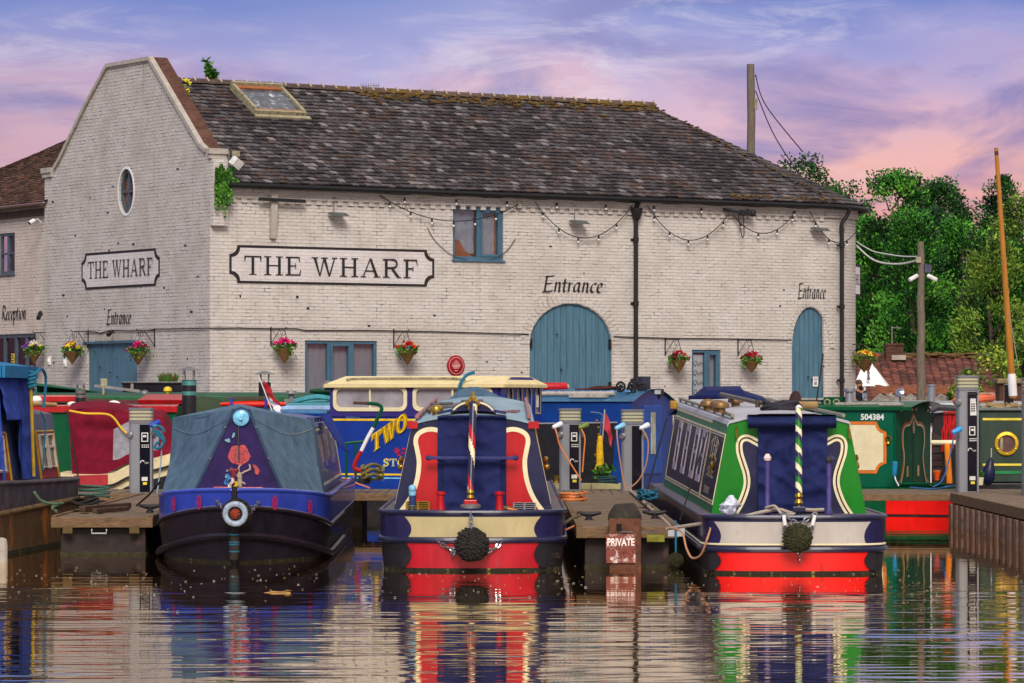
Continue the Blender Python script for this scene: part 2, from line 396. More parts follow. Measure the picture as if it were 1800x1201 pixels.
# ---------------------------------------------------------------- the wharf building
TH = R(32.5)
class Wall:
    def __init__(s, o, rot):
        s.o = Vector(o); s.rot = rot; s.ex = Vector((math.cos(rot), math.sin(rot), 0)); s.ey = Vector((-math.sin(rot), math.cos(rot), 0))
    def hit(s, px, py, out=0.0):
        d = Vector(((px - 900) / F, 1, -(py - HY) / F)); c = Vector((0, 0, CH)); n = -s.ey
        t = ((s.o + n * out - c).dot(n)) / d.dot(n); p = c + d * t
        return ((p - s.o).dot(s.ex), p.z)
    def at(s, u, z, out=0.0): 
        p = s.o + s.ex * u - s.ey * out; return Vector((p.x, p.y, z))
C0 = Vector((-6.62, 81.0, 0))
WF = Wall(C0, TH); WG = Wall(C0, TH - R(90))
WS = Wall(C0 + WG.ey * .12, TH - R(90))          # the wing's wall, a little behind the gable wall
GZ = 0.62                                          # wharf level
GW = 8.4; LEN = 16.85; RC = 2.0; EZ = 6.66; RZ = 9.24
bld = thing('warehouse', 'white painted brick wharf warehouse with dark slate roof and shaped gable', 'building', C0, TH)
MG = Matrix.Rotation(R(-90), 4, 'Z')               # gable wall frame inside the building frame
MS = MG @ Matrix.Translation((0, .12, 0))

def arch_pts(u0, u1, z0, zs, zt, n=14):
    c = (u0 + u1) / 2; a = (u1 - u0) / 2
    return [(u0, z0), (u1, z0)] + [(c + a * math.cos(math.pi * k / n), zs + (zt - zs) * math.sin(math.pi * k / n)) for k in range(n + 1)]
def span(w, xa, xb, ya, yb):
    xm = (xa + xb) / 2; ym = (ya + yb) / 2
    return w.hit(xa, ym)[0], w.hit(xb, ym)[0], w.hit(xm, yb)[1], w.hit(xm, ya)[1]
def rect(u0, u1, z0, z1): return [(u0, z0), (u1, z0), (u1, z1), (u0, z1)]

# openings measured on the photograph
O_up = span(WF, 796, 885, 364, 457)
O_low = list(span(WF, 536, 663, 599, 700)); O_low[2] = .95
O_rw = list(span(WF, 1216, 1267, 615, 700)); O_rw[2] = 1.2
a1 = span(WF, 931, 1076, 534, 606); O_a1 = arch_pts(a1[0], a1[1], GZ + .05, a1[2], a1[3])
a2 = span(WF, 1392, 1457, 540, 612); O_a2 = arch_pts(a2[0], a2[1], GZ + .05, a2[2], a2[3])
ov = span(WG, 209, 235, 297, 376); O_ov = ell((ov[0] + ov[1]) / 2, (ov[2] + ov[3]) / 2, (ov[1] - ov[0]) / 2, (ov[3] - ov[2]) / 2)
O_gd = list(span(WG, 152, 241, 604, 700)); O_gd[2] = GZ + .05
# front wall with rounded corner
fw = MB()
fw.flat([(0, GZ - .1), (LEN, GZ - .1), (LEN, EZ), (0, EZ)], 0, [rect(*O_up), rect(*O_low), rect(*O_rw), O_a1, O_a2])
def arcp(f, r=RC): a = R(-90 + 90 * f); return (LEN + r * math.cos(a), RC + r * math.sin(a))
fw.grid(lambda i, j: (*arcp(i), GZ - .1 + j * (EZ - GZ + .1)), 14, 1)
fw.add([(LEN + RC, RC, GZ - .1), (LEN + RC, GW, GZ - .1), (LEN + RC, GW, EZ), (LEN + RC, RC, EZ)], [(0, 1, 2, 3)])
fw.add([(0, GW, GZ - .1), (LEN + RC, GW, GZ - .1), (LEN + RC, GW, EZ), (0, GW, EZ)], [(0, 1, 2, 3)])
def reveal(mb, loop, d):
    n = len(loop)
    mb.add([(p[0], 0, p[1]) for p in loop] + [(p[0], d, p[1]) for p in loop], [(i, (i + 1) % n, n + (i + 1) % n, n + i) for i in range(n)])
for l in (rect(*O_up), rect(*O_low), rect(*O_rw), O_a1, O_a2): reveal(fw, l, .14)
fw.build('wall', M_wallF, bld)
# brick arch rings and a soldier course, standing just proud
for (u0, u1, zs, zt) in (a1, a2):
    ar = MB()
    c = (u0 + u1) / 2; a = (u1 - u0) / 2; n = 30
    for k in range(n):
        t0 = math.pi * (k + .06) / n; t1 = math.pi * (k + .94) / n; q = .012 + .008 * rnd(); e = .26 if u1 - u0 > 1.5 else .16
        pts = [(c + (a + d) * math.cos(t), zs + (zt - zs + d) * math.sin(t)) for d, t in ((.015, t0), (e, t0), (e, t1), (.015, t1))]
        ar.plate(pts, -q, .02)
    ar.build('arch_bricks', M_wallF, bld, 0)
# gable wall
kl = WG.hit(88, 300); kr = WG.hit(372, 266); tl = WG.hit(190, 120); tr = WG.hit(264, 101)
tl = (tl[0], 9.58); tr = (tr[0], 9.58); kz = 7.3
GR = [WG.hit(*p) for p in ((364, 266), (352, 255), (300, 166))]; GL = [WG.hit(*p) for p in ((150, 190), (106, 282), (97, 297))]
gout = [(-GW, GZ - .1), (0, GZ - .1), (0, kz), (kr[0] - .05, kz)] + GR + [tr, tl] + GL + [(kl[0] + .12, kz), (-GW, kz)]
gw = MB(MG); gw.flat(gout, 0, [O_ov, rect(*O_gd)])
reveal(gw, O_ov, .2); reveal(gw, rect(*O_gd), .14)
gw.flat([p for p in gout], .36)
gw.build('wall', M_wallG, bld)
# coping: white edge to the front, brick on the back half
edge = GR + [tr, tl] + GL; cp = MB(MG); cb = MB(MG)
def coping(mb, pts, y0, y1, h):
    rings = []
    for i, p in enumerate(pts):
        a = pts[max(i - 1, 0)]; b = pts[min(i + 1, len(pts) - 1)]; d = Vector((b[0] - a[0], b[1] - a[1])).normalized(); q = Vector((-d.y, d.x))
        if q.y < 0: q = -q
        o = (p[0] - q.x * .03, p[1] - q.y * .03); t = (p[0] + q.x * h, p[1] + q.y * h)
        rings.append([(o[0], y0, o[1]), (o[0], y1, o[1]), (t[0], y1, t[1]), (t[0], y0, t[1])])
    mb.loft(rings, True, True)
coping(cp, edge, -.06, .07, .06)
for (a, b) in ((-.02, kr[0] - .1), (-GW, kl[0] + .16)):
    cp.b2((a + (.14 if a > -1 else -.06), -.08, kz - .02), (b, .40, kz + .1)); cp.b2((a + (.10 if a > -1 else -.03), -.05, kz - .12), (b, .38, kz - .025))
cp.build('coping', M_woodw, bld, 0)
coping(cb, edge, .074, .42, .05)
for i in range(len(edge) - 1):
    p, q = edge[i], edge[i + 1]
    if q[1] > p[1]: continue
cb.build('coping_bricks', M_redbrick, bld, 0)
kb = MB(MG); kb.b2((-.01, .0, EZ - .95), (.16, .36, kz - .125)); kb.build('kneeler_pier', M_wallF, bld, 0)

# roof: a dark deck under individually laid slates
OV = .24; EY = -OV; RU = LEN - 2.31       # ridge ends short of the hip
rdk = MB()
def eave(u): return Vector((u, EY, EZ))
rise = (RZ - EZ)
rid0, rid1 = Vector((.3, GW / 2, RZ)), Vector((RU, GW / 2, RZ))
d_ = Vector((0, 0, -.03))
arcv = [Vector((*arcp(k / 14, RC + OV), EZ)) for k in range(15)]
rdk.add([Vector((.3, EY, EZ)) + d_, Vector((LEN, EY, EZ)) + d_, rid1 + d_, rid0 + d_], [(0, 1, 2, 3)])
for k in range(14): rdk.add([arcv[k] + d_, arcv[k + 1] + d_, rid1 + d_], [(0, 1, 2)])
rdk.add([arcv[-1], Vector((LEN + RC + OV, GW + OV, EZ)), rid1], [(0, 1, 2)])
rdk.add([Vector((.3, GW + OV, EZ)), Vector((LEN + RC + OV, GW + OV, EZ)), rid1, rid0], [(0, 1, 2, 3)])
roof = rdk.build('roof', SLATE[2], bld, 0)
sl = MB(); up = Vector((0, GW / 2 - EY, rise)); SLN = up.length; upn = up.normalized(); nrm = Vector((0, -upn.z, upn.y))
# skylight corners in the roof plane
RP = Wall(WF.at(0, EZ, OV), TH)
def roof_hit(px, py):
    rot = Matrix.Rotation(TH, 4, 'Z'); n = rot @ nrm; o = C0 + rot @ Vector((0, EY, EZ)); d = Vector(((px - 900) / F, 1, -(py - HY) / F)); c = Vector((0, 0, CH))
    p = c + d * ((o - c).dot(n) / d.dot(n)); q = rot.inverted() @ (p - C0); return q.x, (q - Vector((0, EY, EZ))).dot(upn)
sk = [roof_hit(*p) for p in ((407, 155), (497, 161), (534, 207), (441, 203))]
su0, su1 = (sk[0][0] + sk[3][0]) / 2, (sk[1][0] + sk[2][0]) / 2; sv0, sv1 = (sk[2][1] + sk[3][1]) / 2, (sk[0][1] + sk[1][1]) / 2
EXP, TW = .18, .185
def slate_idx(f=.5, x=None, v=0):
    if x is not None:
        a = noise.noise(Vector((x * .45, v * .6, 3))); b = noise.noise(Vector((x * .8 + 20, v * 1.1, 8)))
        if b > .12 and rnd() < .35: return 1
        if a > .1 and rnd() < .22: return 3
        if a < -.15 and rnd() < .5: return 2
        if b > .2 and rnd() < .07: return 4
    r = rnd(); return 0 if r < .38 else 1 if r < .62 else 2 if r < .87 else 3 if r < .87 + .08 * (f + .4) else 4
rows = int(SLN / EXP)
def pl(u, v, h): return eave(u) + upn * v + nrm * h
for r in range(rows + 1):
    v = r * EXP; ul = .34; ur = LEN - (LEN - RU) * v / SLN; n = int((ur - ul) / TW); off = (r % 2) * TW / 2 + ru(-.02, .02)
    for c in range(-1, n + 1):
        x0 = max(ul, ul + off + c * TW + .009); x1 = min(ur, ul + off + (c + 1) * TW - .009)
        if x1 - x0 < .03: continue
        if su0 - .05 < (x0 + x1) / 2 < su1 + .05 and sv0 < v < sv1: continue
        t = ru(-.02, .012); h = .034 + ru(0, .018); vt = min(v + EXP * 1.12, SLN); dx = ru(-.006, .006)
        sl.mi = slate_idx((x0 - 4) / 12, x0, v)
        a, b, e, f = pl(x0 + dx, v + t, h + ru(-.006, .006)), pl(x1 + dx, v + t, h + ru(-.006, .006)), pl(x1, vt, .006), pl(x0, vt, .006)
        sl.add([a, b, e, f, a - nrm * .024, b - nrm * .024, f - nrm * .012], [(0, 1, 2, 3), (4, 5, 1, 0), (6, 4, 0, 3)])
for r in range(rows):
    f0 = r / rows; f1 = min((r + 1.15) / rows, 1); al = math.pi / 2 * (RC + OV) * (1 - f0); n = max(1, int(al / TW))
    for c in range(n):
        A = lambda f, g: Vector((*arcp(min(max(g, 0), 1), RC + OV), EZ)).lerp(rid1, f)
        g0 = (c + .03 + (r % 2) * .5) / n; g1 = (c + .97 + (r % 2) * .5) / n
        h = Vector((0, 0, .03 + ru(0, .014))); sl.mi = slate_idx(1)
        a, b, e, g = A(f0, g0) + h, A(f0, g1) + h, A(f1, g1) + Vector((0, 0, .008)), A(f1, g0) + Vector((0, 0, .008))
        sl.add([a, b, e, g, a - Vector((0, 0, .018)), b - Vector((0, 0, .018))], [(0, 1, 2, 3), (4, 5, 1, 0)])
sl.build('slates', SLATE, roof, 0)
rg = MB(); u = .42; i = 0
while u < RU:
    L_ = .34; ring = []
    for xx in (u, u + L_ - .02):
        ring.append([(xx, GW / 2 + .17 * math.sin(a), RZ - .05 + .14 * math.cos(a) + ru(-.006, .006)) for a in [R(-80 + 20 * k) for k in range(9)]])
    rg.mi = 0 if u < 5.5 else (1 if rnd() < .6 else 2); rg.loft(ring)
    rg.mi = 3; rg.box((u + L_ - .01, GW / 2 - .09, RZ + .05), (.035, .16, .07), 0, .7)
    u += L_
for k in range(34):   # hip tiles
    f = k / 34; g = .25
    p = Vector((LEN + .1, EY + .02, EZ)).lerp(rid1, f); q = Vector((LEN + .1, EY + .02, EZ)).lerp(rid1, f + .03)
    rg.mi = 2 if rnd() < .5 else 0
rg.build('ridge_tiles', [SLATE[3], M_ridge, M_moss, M_mortar], roof, 40)
mo = MB()
for k in range(240):
    uu = ru(6, RU + .4); vv = SLN - abs(random.gauss(0, .28)); 
    if vv > SLN - .01: vv = SLN - .05
    c = pl(min(uu, LEN - (LEN - RU) * vv / SLN), vv, .035); mo.blob(c, ru(.03, .09), 6, 3, (1.5, 1, .45), .6)
for k in range(60):
    f = rnd(); c = Vector((LEN + .2, EY, EZ)).lerp(rid1, f) + Vector((ru(-.1, .1), ru(-.1, .1), .05)); mo.blob(c, ru(.03, .06), 6, 3, (1.2, 1, .4), .6)
for k in range(40): mo.blob(pl(ru(14, LEN + .3), ru(.02, .25), .04), ru(.02, .06), 6, 3, (1.5, 1, .5), .6)
mo.build('moss_cushions', M_moss, roof, 0)['kind'] = 'stuff'
# skylight
skl = MB()
def slab(mb, x0, x1, v0, v1, h0, h1):
    p = [pl(x, v, h) for h in (h0, h1) for (x, v) in ((x0, v0), (x1, v0), (x1, v1), (x0, v1))]
    mb.add(p, [(0, 3, 2, 1), (4, 5, 6, 7), (0, 1, 5, 4), (1, 2, 6, 5), (2, 3, 7, 6), (3, 0, 4, 7)])
fwid = .075
slab(skl, su0, su1, sv0, sv0 + fwid, .0, .13); slab(skl, su0, su1, sv1 - fwid, sv1, .0, .2)
slab(skl, su0, su0 + fwid, sv0 + fwid + .002, sv1 - fwid - .002, 0, .17); slab(skl, su1 - fwid, su1, sv0 + fwid + .002, sv1 - fwid - .002, 0, .15)
slab(skl, su0 - .02, su1 + .06, sv0 - .16, sv0 - .03, .0, .06)
skf = skl.build('skylight', M_creamW, bld, 0)
q = MB(); slab(q, su0 + fwid, su1 - fwid, sv0 + fwid, sv1 - fwid, .05, .09)
q.build('pane', mat('skylight_pane', S(92, 98, 108), .15, var=.5, vs=5, stain=(S(200, 204, 210), .56, 5)), skf, 0)
q = MB(); slab(q, su0 + fwid, su1 - fwid, sv0 + fwid, sv0 + fwid + .07, .092, .12); slab(q, su0 + fwid, su1 - fwid, sv1 - fwid - .13, sv1 - fwid, .092, .13)
q.build('sash', M_browninrefl, skf, 0)
# cornice dentils, gutter, brackets
dn = MB(); uu = .5
while uu < LEN - .1: dn.b2((uu, -.045, EZ - .42), (uu + .13, .01, EZ - .33)); uu += .27
dn.b2((.2, -.05, EZ - .325), (LEN, .01, EZ - .24)); dn.b2((.2, -.09, EZ - .237), (LEN, .01, EZ - .05))
dn.grid(lambda i, j: (*arcp(i, RC + .06), EZ - .33 + j * .25), 14, 1)
dn.build('cornice', M_wallF, bld, 0)
gpath = [(.35, EY - .02, EZ - .06), (LEN * .5, EY - .02, EZ - .07), (LEN, EY - .02, EZ - .07)] + [(*arcp(k / 10, RC + OV + .03), EZ - .08) for k in range(1, 11)]
g = MB(); g.tube(gpath, .062, 8); g.build('gutter', mat('gutter_black', S(30, 29, 32), .5, var=.2), bld)
def downpipe(u, zt, swan):
    g = MB()
    if swan: g.tube(smooth_pts([(u + .12, EY, EZ - .1), (u + .1, -.16, EZ - .28), (u - .02, -.1, EZ - .5), (u, -.08, EZ - .8)], 5), .05, 10)
    else: g.tube([(u, EY + .02, EZ - .1), (u, -.1, EZ - .28)], .055, 10); g.lathe([(.05, 0), (.09, .06), (.14, .22), (.15, .3)], (u, -.12, EZ - .56), (0, 0, 1), 12)
    g.tube([(u, -.09, EZ - .55), (u, -.09, GZ)], .052, 12)
    for z in (5.6, 4.1, 2.3):
        g.lathe([(.052, 0), (.07, .01), (.07, .11), (.052, .12)], (u, -.09, z), (0, 0, 1), 12); g.box((u, -.02, z + .06), (.19, .03, .05))
    return g.build('downpipe', M_black, bld)
downpipe(WF.hit(1114, 500)[0], 0, False); downpipe(WF.hit(1476, 500)[0], 0, True)

# windows and doors
def window(mbM, o, cols, fwd, name='window', fm=None, back=None, glaz=.1, transom=None, vis=(), label=None):
    u0, u1, z0, z1 = o; fm = fm or M_blued
    f = MB(mbM); y0, y1 = .03, .11
    f.b2((u0, y0, z0), (u1, y1, z0 + fwd)); f.b2((u0, y0, z1 - fwd), (u1, y1, z1))
    xs = [u0]; 
    for c in cols: xs.append(u0 + (u1 - u0) * c)
    xs.append(u1)
    f.b2((u0, y0 + .002, z0 + fwd), (u0 + fwd, y1, z1 - fwd)); f.b2((u1 - fwd, y0 + .002, z0 + fwd), (u1, y1, z1 - fwd))
    for x in xs[1:-1]: f.b2((x - fwd * .6, y0 + .002, z0 + fwd), (x + fwd * .6, y1, z1 - fwd))
    for i in vis:   # an opening sash with its own inner frame
        a, b = xs[i] + fwd * (.6 if i else 1), xs[i + 1] - fwd * (.6 if i + 1 < len(xs) - 1 else 1); w = fwd * .75
        f.b2((a, y0 - .012, z0 + fwd), (a + w, y1, z1 - fwd)); f.b2((b - w, y0 - .012, z0 + fwd), (b, y1, z1 - fwd))
        f.b2((a + w, y0 - .012, z0 + fwd), (b - w, y1, z0 + fwd + w)); f.b2((a + w, y0 - .012, z1 - fwd - w), (b - w, y1, z1 - fwd))
    if transom:
        for t in transom:
            zz = z0 + (z1 - z0) * t; f.b2((u0 + fwd, y0 + .006, zz - fwd * .35), (u1 - fwd, y1, zz + fwd * .35))
    f.b2((u0 - .03, -.04, z0 - .05), (u1 + .03, .12, z0 - .003))
    w = f.build(name, fm, bld, 0, .006)
    p = MB(mbM); p.b2((u0 + .01, .075, z0 + .01), (u1 - .01, .083, z1 - .01)); p.build('pane', M_glass, w, 0)
    if back:
        p = MB(mbM); n = 40
        p.grid(lambda i, j: (u0 + (u1 - u0) * i, .17 + .012 * math.sin(i * 70 + 2 * math.sin(j * 9)), z0 + (z1 - z0) * j), n, 6); p.build('curtain', back, w)
    return w
w = window(None, O_up, (.52,), .075, vis=(1,))
p = MB(); u0, u1, z0, z1 = O_up; wd = u1 - u0; hh = z1 - z0
def blind(i, j):
    return (u0 + wd * (.1 + .38 * i), .16 + .03 * noise.noise(Vector((i * 5, j * 5, 1))), z0 + hh * (.12 + .85 * j))
p.grid(blind, 12, 14); p.grid(lambda i, j: (u0 + wd * (.56 + .33 * i), .16 + .03 * noise.noise(Vector((i * 5, j * 5, 4))), z0 + hh * (.1 + .87 * j)), 10, 14)
p.build('curtain', M_curtain, w)
p = MB(); p.flat([(u0 + .05, z0 + .06), (u0 + wd * .46, z0 + .06), (u0 + wd * .4, z0 + .14), (u0 + wd * .3, z0 + .2), (u0 + wd * .2, z0 + hh * .36), (u0 + .06, z0 + hh * .4)], .14)
p.b2((u1 - .16, .12, z0 + .08), (u1 - .1, .2, z1 - .1)); p.build('shelf_board', mat('orange_board', S(206, 116, 40), .6, var=.3), w, 0)
p = MB(); p.b2((u0, .3, z0), (u1, .34, z1)); p.build('room_backing', M_browninrefl, w, 0)
w = window(None, O_low, (.34, .66), .07, vis=(1,), back=M_net)
w = window(None, O_rw, (.52,), .07, vis=(1,))
u0, u1, z0, z1 = O_rw; p = MB(); p.b2((u0 + .06, .1, z0), (u0 + (u1 - u0) * .46, .115, z1 - .12)); ban = p.build('window_banner', M_white, w, 0)
p = MB(); p.grid(lambda i, j: (u0 + (u1 - u0) * (.57 + .3 * i), .15 + .01 * math.sin(i * 30), z0 + (z1 - z0) * j), 14, 2); p.build('curtain', M_curtain, w)
p = MB(); p.b2((u0, .3, z0), (u1, .33, z1)); p.build('room_backing', mat('orange_room', S(150, 74, 34), .8), w, 0)

def text_mb(mb, body, x, z, size, y=0.0, align='LEFT', slant=0.0, sx=1.0, M2=None, offset=0.0):
    cu = bpy.data.curves.new('lettering', 'FONT'); cu.body = body; cu.size = size; cu.align_x = align; cu.shear = slant; cu.resolution_u = 3; cu.offset = offset
    o = bpy.data.objects.new('lettering', cu); COL.objects.link(o); bpy.context.view_layer.update()
    me = o.to_mesh(); vs = [(x + v.co.x * sx, y, z + v.co.y) for v in me.vertices]
    if M2: vs = [M2 @ Vector(v) for v in vs]
    fs = [tuple(q.vertices) for q in me.polygons]; o.to_mesh_clear(); bpy.data.objects.remove(o); bpy.data.curves.remove(cu)
    return mb.add(vs, fs)
t = MB()
for k in range(7): text_mb(t, 'Quinns', u0 + .1, z1 - .38 - k * .23, .17, .095, slant=.3, sx=.8)
t.build('banner_lettering', M_ink, ban, 0)

def plank_door(mbM, loop, name, n, seam=None, y=.06, m=None):
    us = [p[0] for p in loop]; a, b = min(us), max(us); pd = (b - a) / n; d = MB(mbM)
    def top(u):   # height of the outline above u
        best = None
        for i in range(len(loop)):
            p, q = loop[i], loop[(i + 1) % len(loop)]
            if (p[0] - u) * (q[0] - u) <= 0 and abs(p[0] - q[0]) > 1e-6:
                z = p[1] + (q[1] - p[1]) * (u - p[0]) / (q[0] - p[0]); best = z if best is None else max(best, z)
        return best or 0
    z0 = min(p[1] for p in loop)
    for k in range(n):
        x0, x1 = a + k * pd + .006, a + (k + 1) * pd - .006; o = ru(-.005, .005)
        pts = [(x0, z0), (x1, z0)] + [(x1 + (x0 - x1) * i / 4, top(min(max(x1 + (x0 - x1) * i / 4, a + .004), b - .004))) for i in range(5)]
        d.plate(pts, y + o, y + .05)
    o = d.build(name, m or M_blue, bld, 0)
    bk = MB(mbM); bk.flat(loop, y + .03); bk.build('door_ledge', mat('door_gap', S(44, 66, 80), .7), o, 0)
    return o
d = plank_door(None, O_a1, 'door', 13)
fr = MB(); fr.ribbon(O_a1[1:] + [O_a1[0]], .075, .045); fr.build('door_frame', M_blued, d, 0)
h = MB()
for z in (2.2, 3.2):
    for x in (a1[0] + .05, a1[1] - .05): h.box((x, .02, z), (.05, .05, .22))
h.build('hinge', M_black, d, 0)
d = plank_door(None, O_a2, 'door', 8)
fr = MB(); fr.ribbon(O_a2[1:] + [O_a2[0]], .06, .045); fr.build('door_frame', M_blued, d, 0)
q = WF.hit(1435, 671); p = MB(); p.b2((q[0] - .08, .03, q[1] - .12), (q[0] + .08, .04, q[1] + .12)); pn = p.build('notice', M_white, d, 0); pn['label'] = 'white paper notice'
p = MB(); p.b2((q[0] - .04, .026, q[1] - .08), (q[0] + .04, .0285, q[1] + .0)); [p.b2((q[0] - .06, .026, q[1] + .03 + k * .025), (q[0] + .06, .0285, q[1] + .04 + k * .025)) for k in range(3)]; p.build('print', mat('grey_print', S(150, 150, 160), .8), pn, 0)
d = plank_door(MG, rect(*O_gd), 'door', 8)
fr = MB(MG); u0, u1, z0, z1 = O_gd; fr.b2((u0 - .15, -.03, z1 + .005), (u1 + .1, .1, z1 + .055)); fr.build('door_frame', M_blued, d, 0)
li = MB(MG); q = span(WG, 168, 236, 584, 602); li.b2((q[0], -.012, q[2] + .04), (q[1], .1, q[3])); li.build('lintel', M_woodw, bld, 0)
# oval window
fr = MB(MG); cx, cz = (ov[0] + ov[1]) / 2, (ov[2] + ov[3]) / 2; rx, rz = (ov[1] - ov[0]) / 2, (ov[3] - ov[2]) / 2
fr.plate(ell(cx, cz, rx, rz), .05, .12, [ell(cx, cz, rx - .07, rz - .08)]); fr.b2((cx - .025, .055, cz - rz + .05), (cx + .025, .115, cz + rz - .05)); fr.b2((cx - rx + .05, .06, cz - .025), (cx + rx - .05, .11, cz + .025))
w = fr.build('window', mat('frame_slate', S(74, 84, 94), .5), bld, 0)
p = MB(MG); p.flat(ell(cx, cz, rx - .03, rz - .03), .1); p.build('pane', M_glass, w, 0)
p = MB(MG); p.flat(ell(cx, cz, rx + .1, rz + .1), .13); p.build('room_backing', M_browninrefl, w, 0)  # brown sheet paints in the brick reflected by the oval pane
p = MB(MG); p.plate(ell(cx, cz, rx + .05, rz + .05), -.012, .01, [ell(cx, cz, rx, rz)]); p.build('window_surround', M_white, w, 0)
# patches: drilled holes and old plates on the walls
hp = MB()
for k in range(26):
    u = ru(.4, LEN); z = ru(1.4, 5.8); hp.box((u, -.002, z), (ru(.03, .07), .008, ru(.03, .06)))
hp.build('wall_marks', M_black, bld, 0)['kind'] = 'stuff'
hp = MB(MG)
for k in range(34):
    u = ru(-GW + .2, -.2); z = ru(1.2, 7.6); hp.box((u, -.002, z), (ru(.03, .12), .008, ru(.02, .05)))
hp.build('wall_marks', M_black, bld, 0)['kind'] = 'stuff'

# ---------------------------------------------------------------- the wing beyond the gable
wing = thing('wing_building', 'warm white brick wing with tiled roof and reception doorway beyond the gable', 'building', C0, TH)
O_sw = list(span(WS, -2, 26, 410, 482)); O_rec = list(span(WS, -40, 63, 588, 700)); O_rec[2] = GZ + .05
OB = bld; bld = wing
EZ2 = WS.hit(78, 357)[1]
ww = MB(MS); ww.flat([(-24, GZ - .1), (-GW + .3, GZ - .1), (-GW + .3, EZ2), (-24, EZ2)], 0, [rect(*O_sw), rect(*O_rec)])
reveal(ww, rect(*O_sw), .14); reveal(ww, rect(*O_rec), .14); ww.build('wall', M_wallS, wing, 0)
w = window(MS, O_sw, (.5,), .07, transom=(.5,), fm=mat('frame_slate', S(74, 84, 94), .5)); p = MB(MS); p.b2((O_sw[0], .3, O_sw[2]), (O_sw[1], .33, O_sw[3])); p.build('room_backing', M_browninrefl, w, 0)  # backing colour carries the brick-brown reflection of the wing panes
q = MB(MS); q.grid(lambda i, j: (O_sw[0] + (O_sw[1] - O_sw[0]) * (.1 + .3 * i), .2 + .01 * math.sin(i * 30), O_sw[2] + (O_sw[3] - O_sw[2]) * j), 12, 2); q.build('curtain', M_curtain, w)
w = window(MS, O_rec, (.22, .45, .64, .82), .09, name='shopfront', fm=mat('frame_slate', S(74, 84, 94), .5), transom=(.42,))
p = MB(MS); p.b2((O_rec[0], .6, O_rec[2]), (O_rec[1], .63, O_rec[3])); p.build('room_backing', M_darkin, w, 0)
p = MB(MS); zz = O_rec[2] + (O_rec[3] - O_rec[2]) * .48
for f in (.5, .68, .86): p.lathe([(.12, 0), (.14, .1), (.13, .5), (.05, .62), (.04, .7)], (O_rec[0] + (O_rec[1] - O_rec[0]) * (f + .04), .35, zz), (0, 0, 1), 10)
p.build('display_jars', M_white, w)
q = WS.hit(21, 632); p = MB(MS); p.b2((q[0] - .08, .02, q[1] - .14), (q[0] + .08, .028, q[1] + .14)); o = p.build('notice', mat('yellow_card', S(226, 196, 40), .6), w, 0); o['label'] = 'yellow notice'
p = MB(MS); [p.b2((q[0] - .06, .015, q[1] - .1 + k * .06), (q[0] + .06, .018, q[1] - .07 + k * .06)) for k in range(4)]; p.build('print', M_ink, o, 0)
rb = MB(MS); ev = lambda u: Vector((u, -.22, EZ2))
rdg = lambda u: Vector((u, 4.0, min(8.72, 8.66 + (u + 15.6) * .14)))
rb.grid(lambda i, j: ev(-24 + (24 - GW + .2) * i).lerp(rdg(-24 + (24 - GW + .2) * i), j), 30, 1)
wroof = rb.build('roof', SLATE[2], wing, 0)
tl_ = MB(MS)
MT = [mat('clay_tile_a', S(104, 78, 64), .85, var=.4, vs=9, bump=.5, stain=(S(164, 146, 122), .62, 8)), mat('clay_tile_b', S(80, 62, 54), .85, var=.4, vs=9, bump=.5, stain=(S(150, 134, 116), .6, 8)), mat('clay_tile_c', S(132, 98, 76), .85, var=.4, vs=9, bump=.5)]
nr = 36
for r in range(nr):
    f0, f1 = r / nr, min((r + 1.15) / nr, 1)
    for c in range(76):
        a = -GW + .2 - c * .18 - (r % 2) * .09; b = a - .172
        h = Vector((0, -.02, .03 + ru(0, .02))); tl_.mi = random.choice((0, 0, 1, 1, 2))
        A = lambda u, f: ev(u).lerp(rdg(u + .4 * f), f)
        p0, p1, p2, p3 = A(b, f0) + h, A(a, f0) + h, A(a, f1) + h * .2, A(b, f1) + h * .2
        tl_.add([p0, p1, p2, p3, p0 - h * .8, p1 - h * .8], [(0, 1, 2, 3), (4, 5, 1, 0)])
tl_.build('roof_tiles', MT, wroof, 0)
g = MB(MS); g.tube([(-24, -.24, EZ2 - .06), (-GW + .1, -.24, EZ2 - .06)], .05, 8); g.b2((-24, -.1, EZ2 - .3), (-GW + .2, .01, EZ2 - .14)); g.build('gutter', mat('timber_brown', S(86, 66, 54), .7), wing, 0)
bld = OB
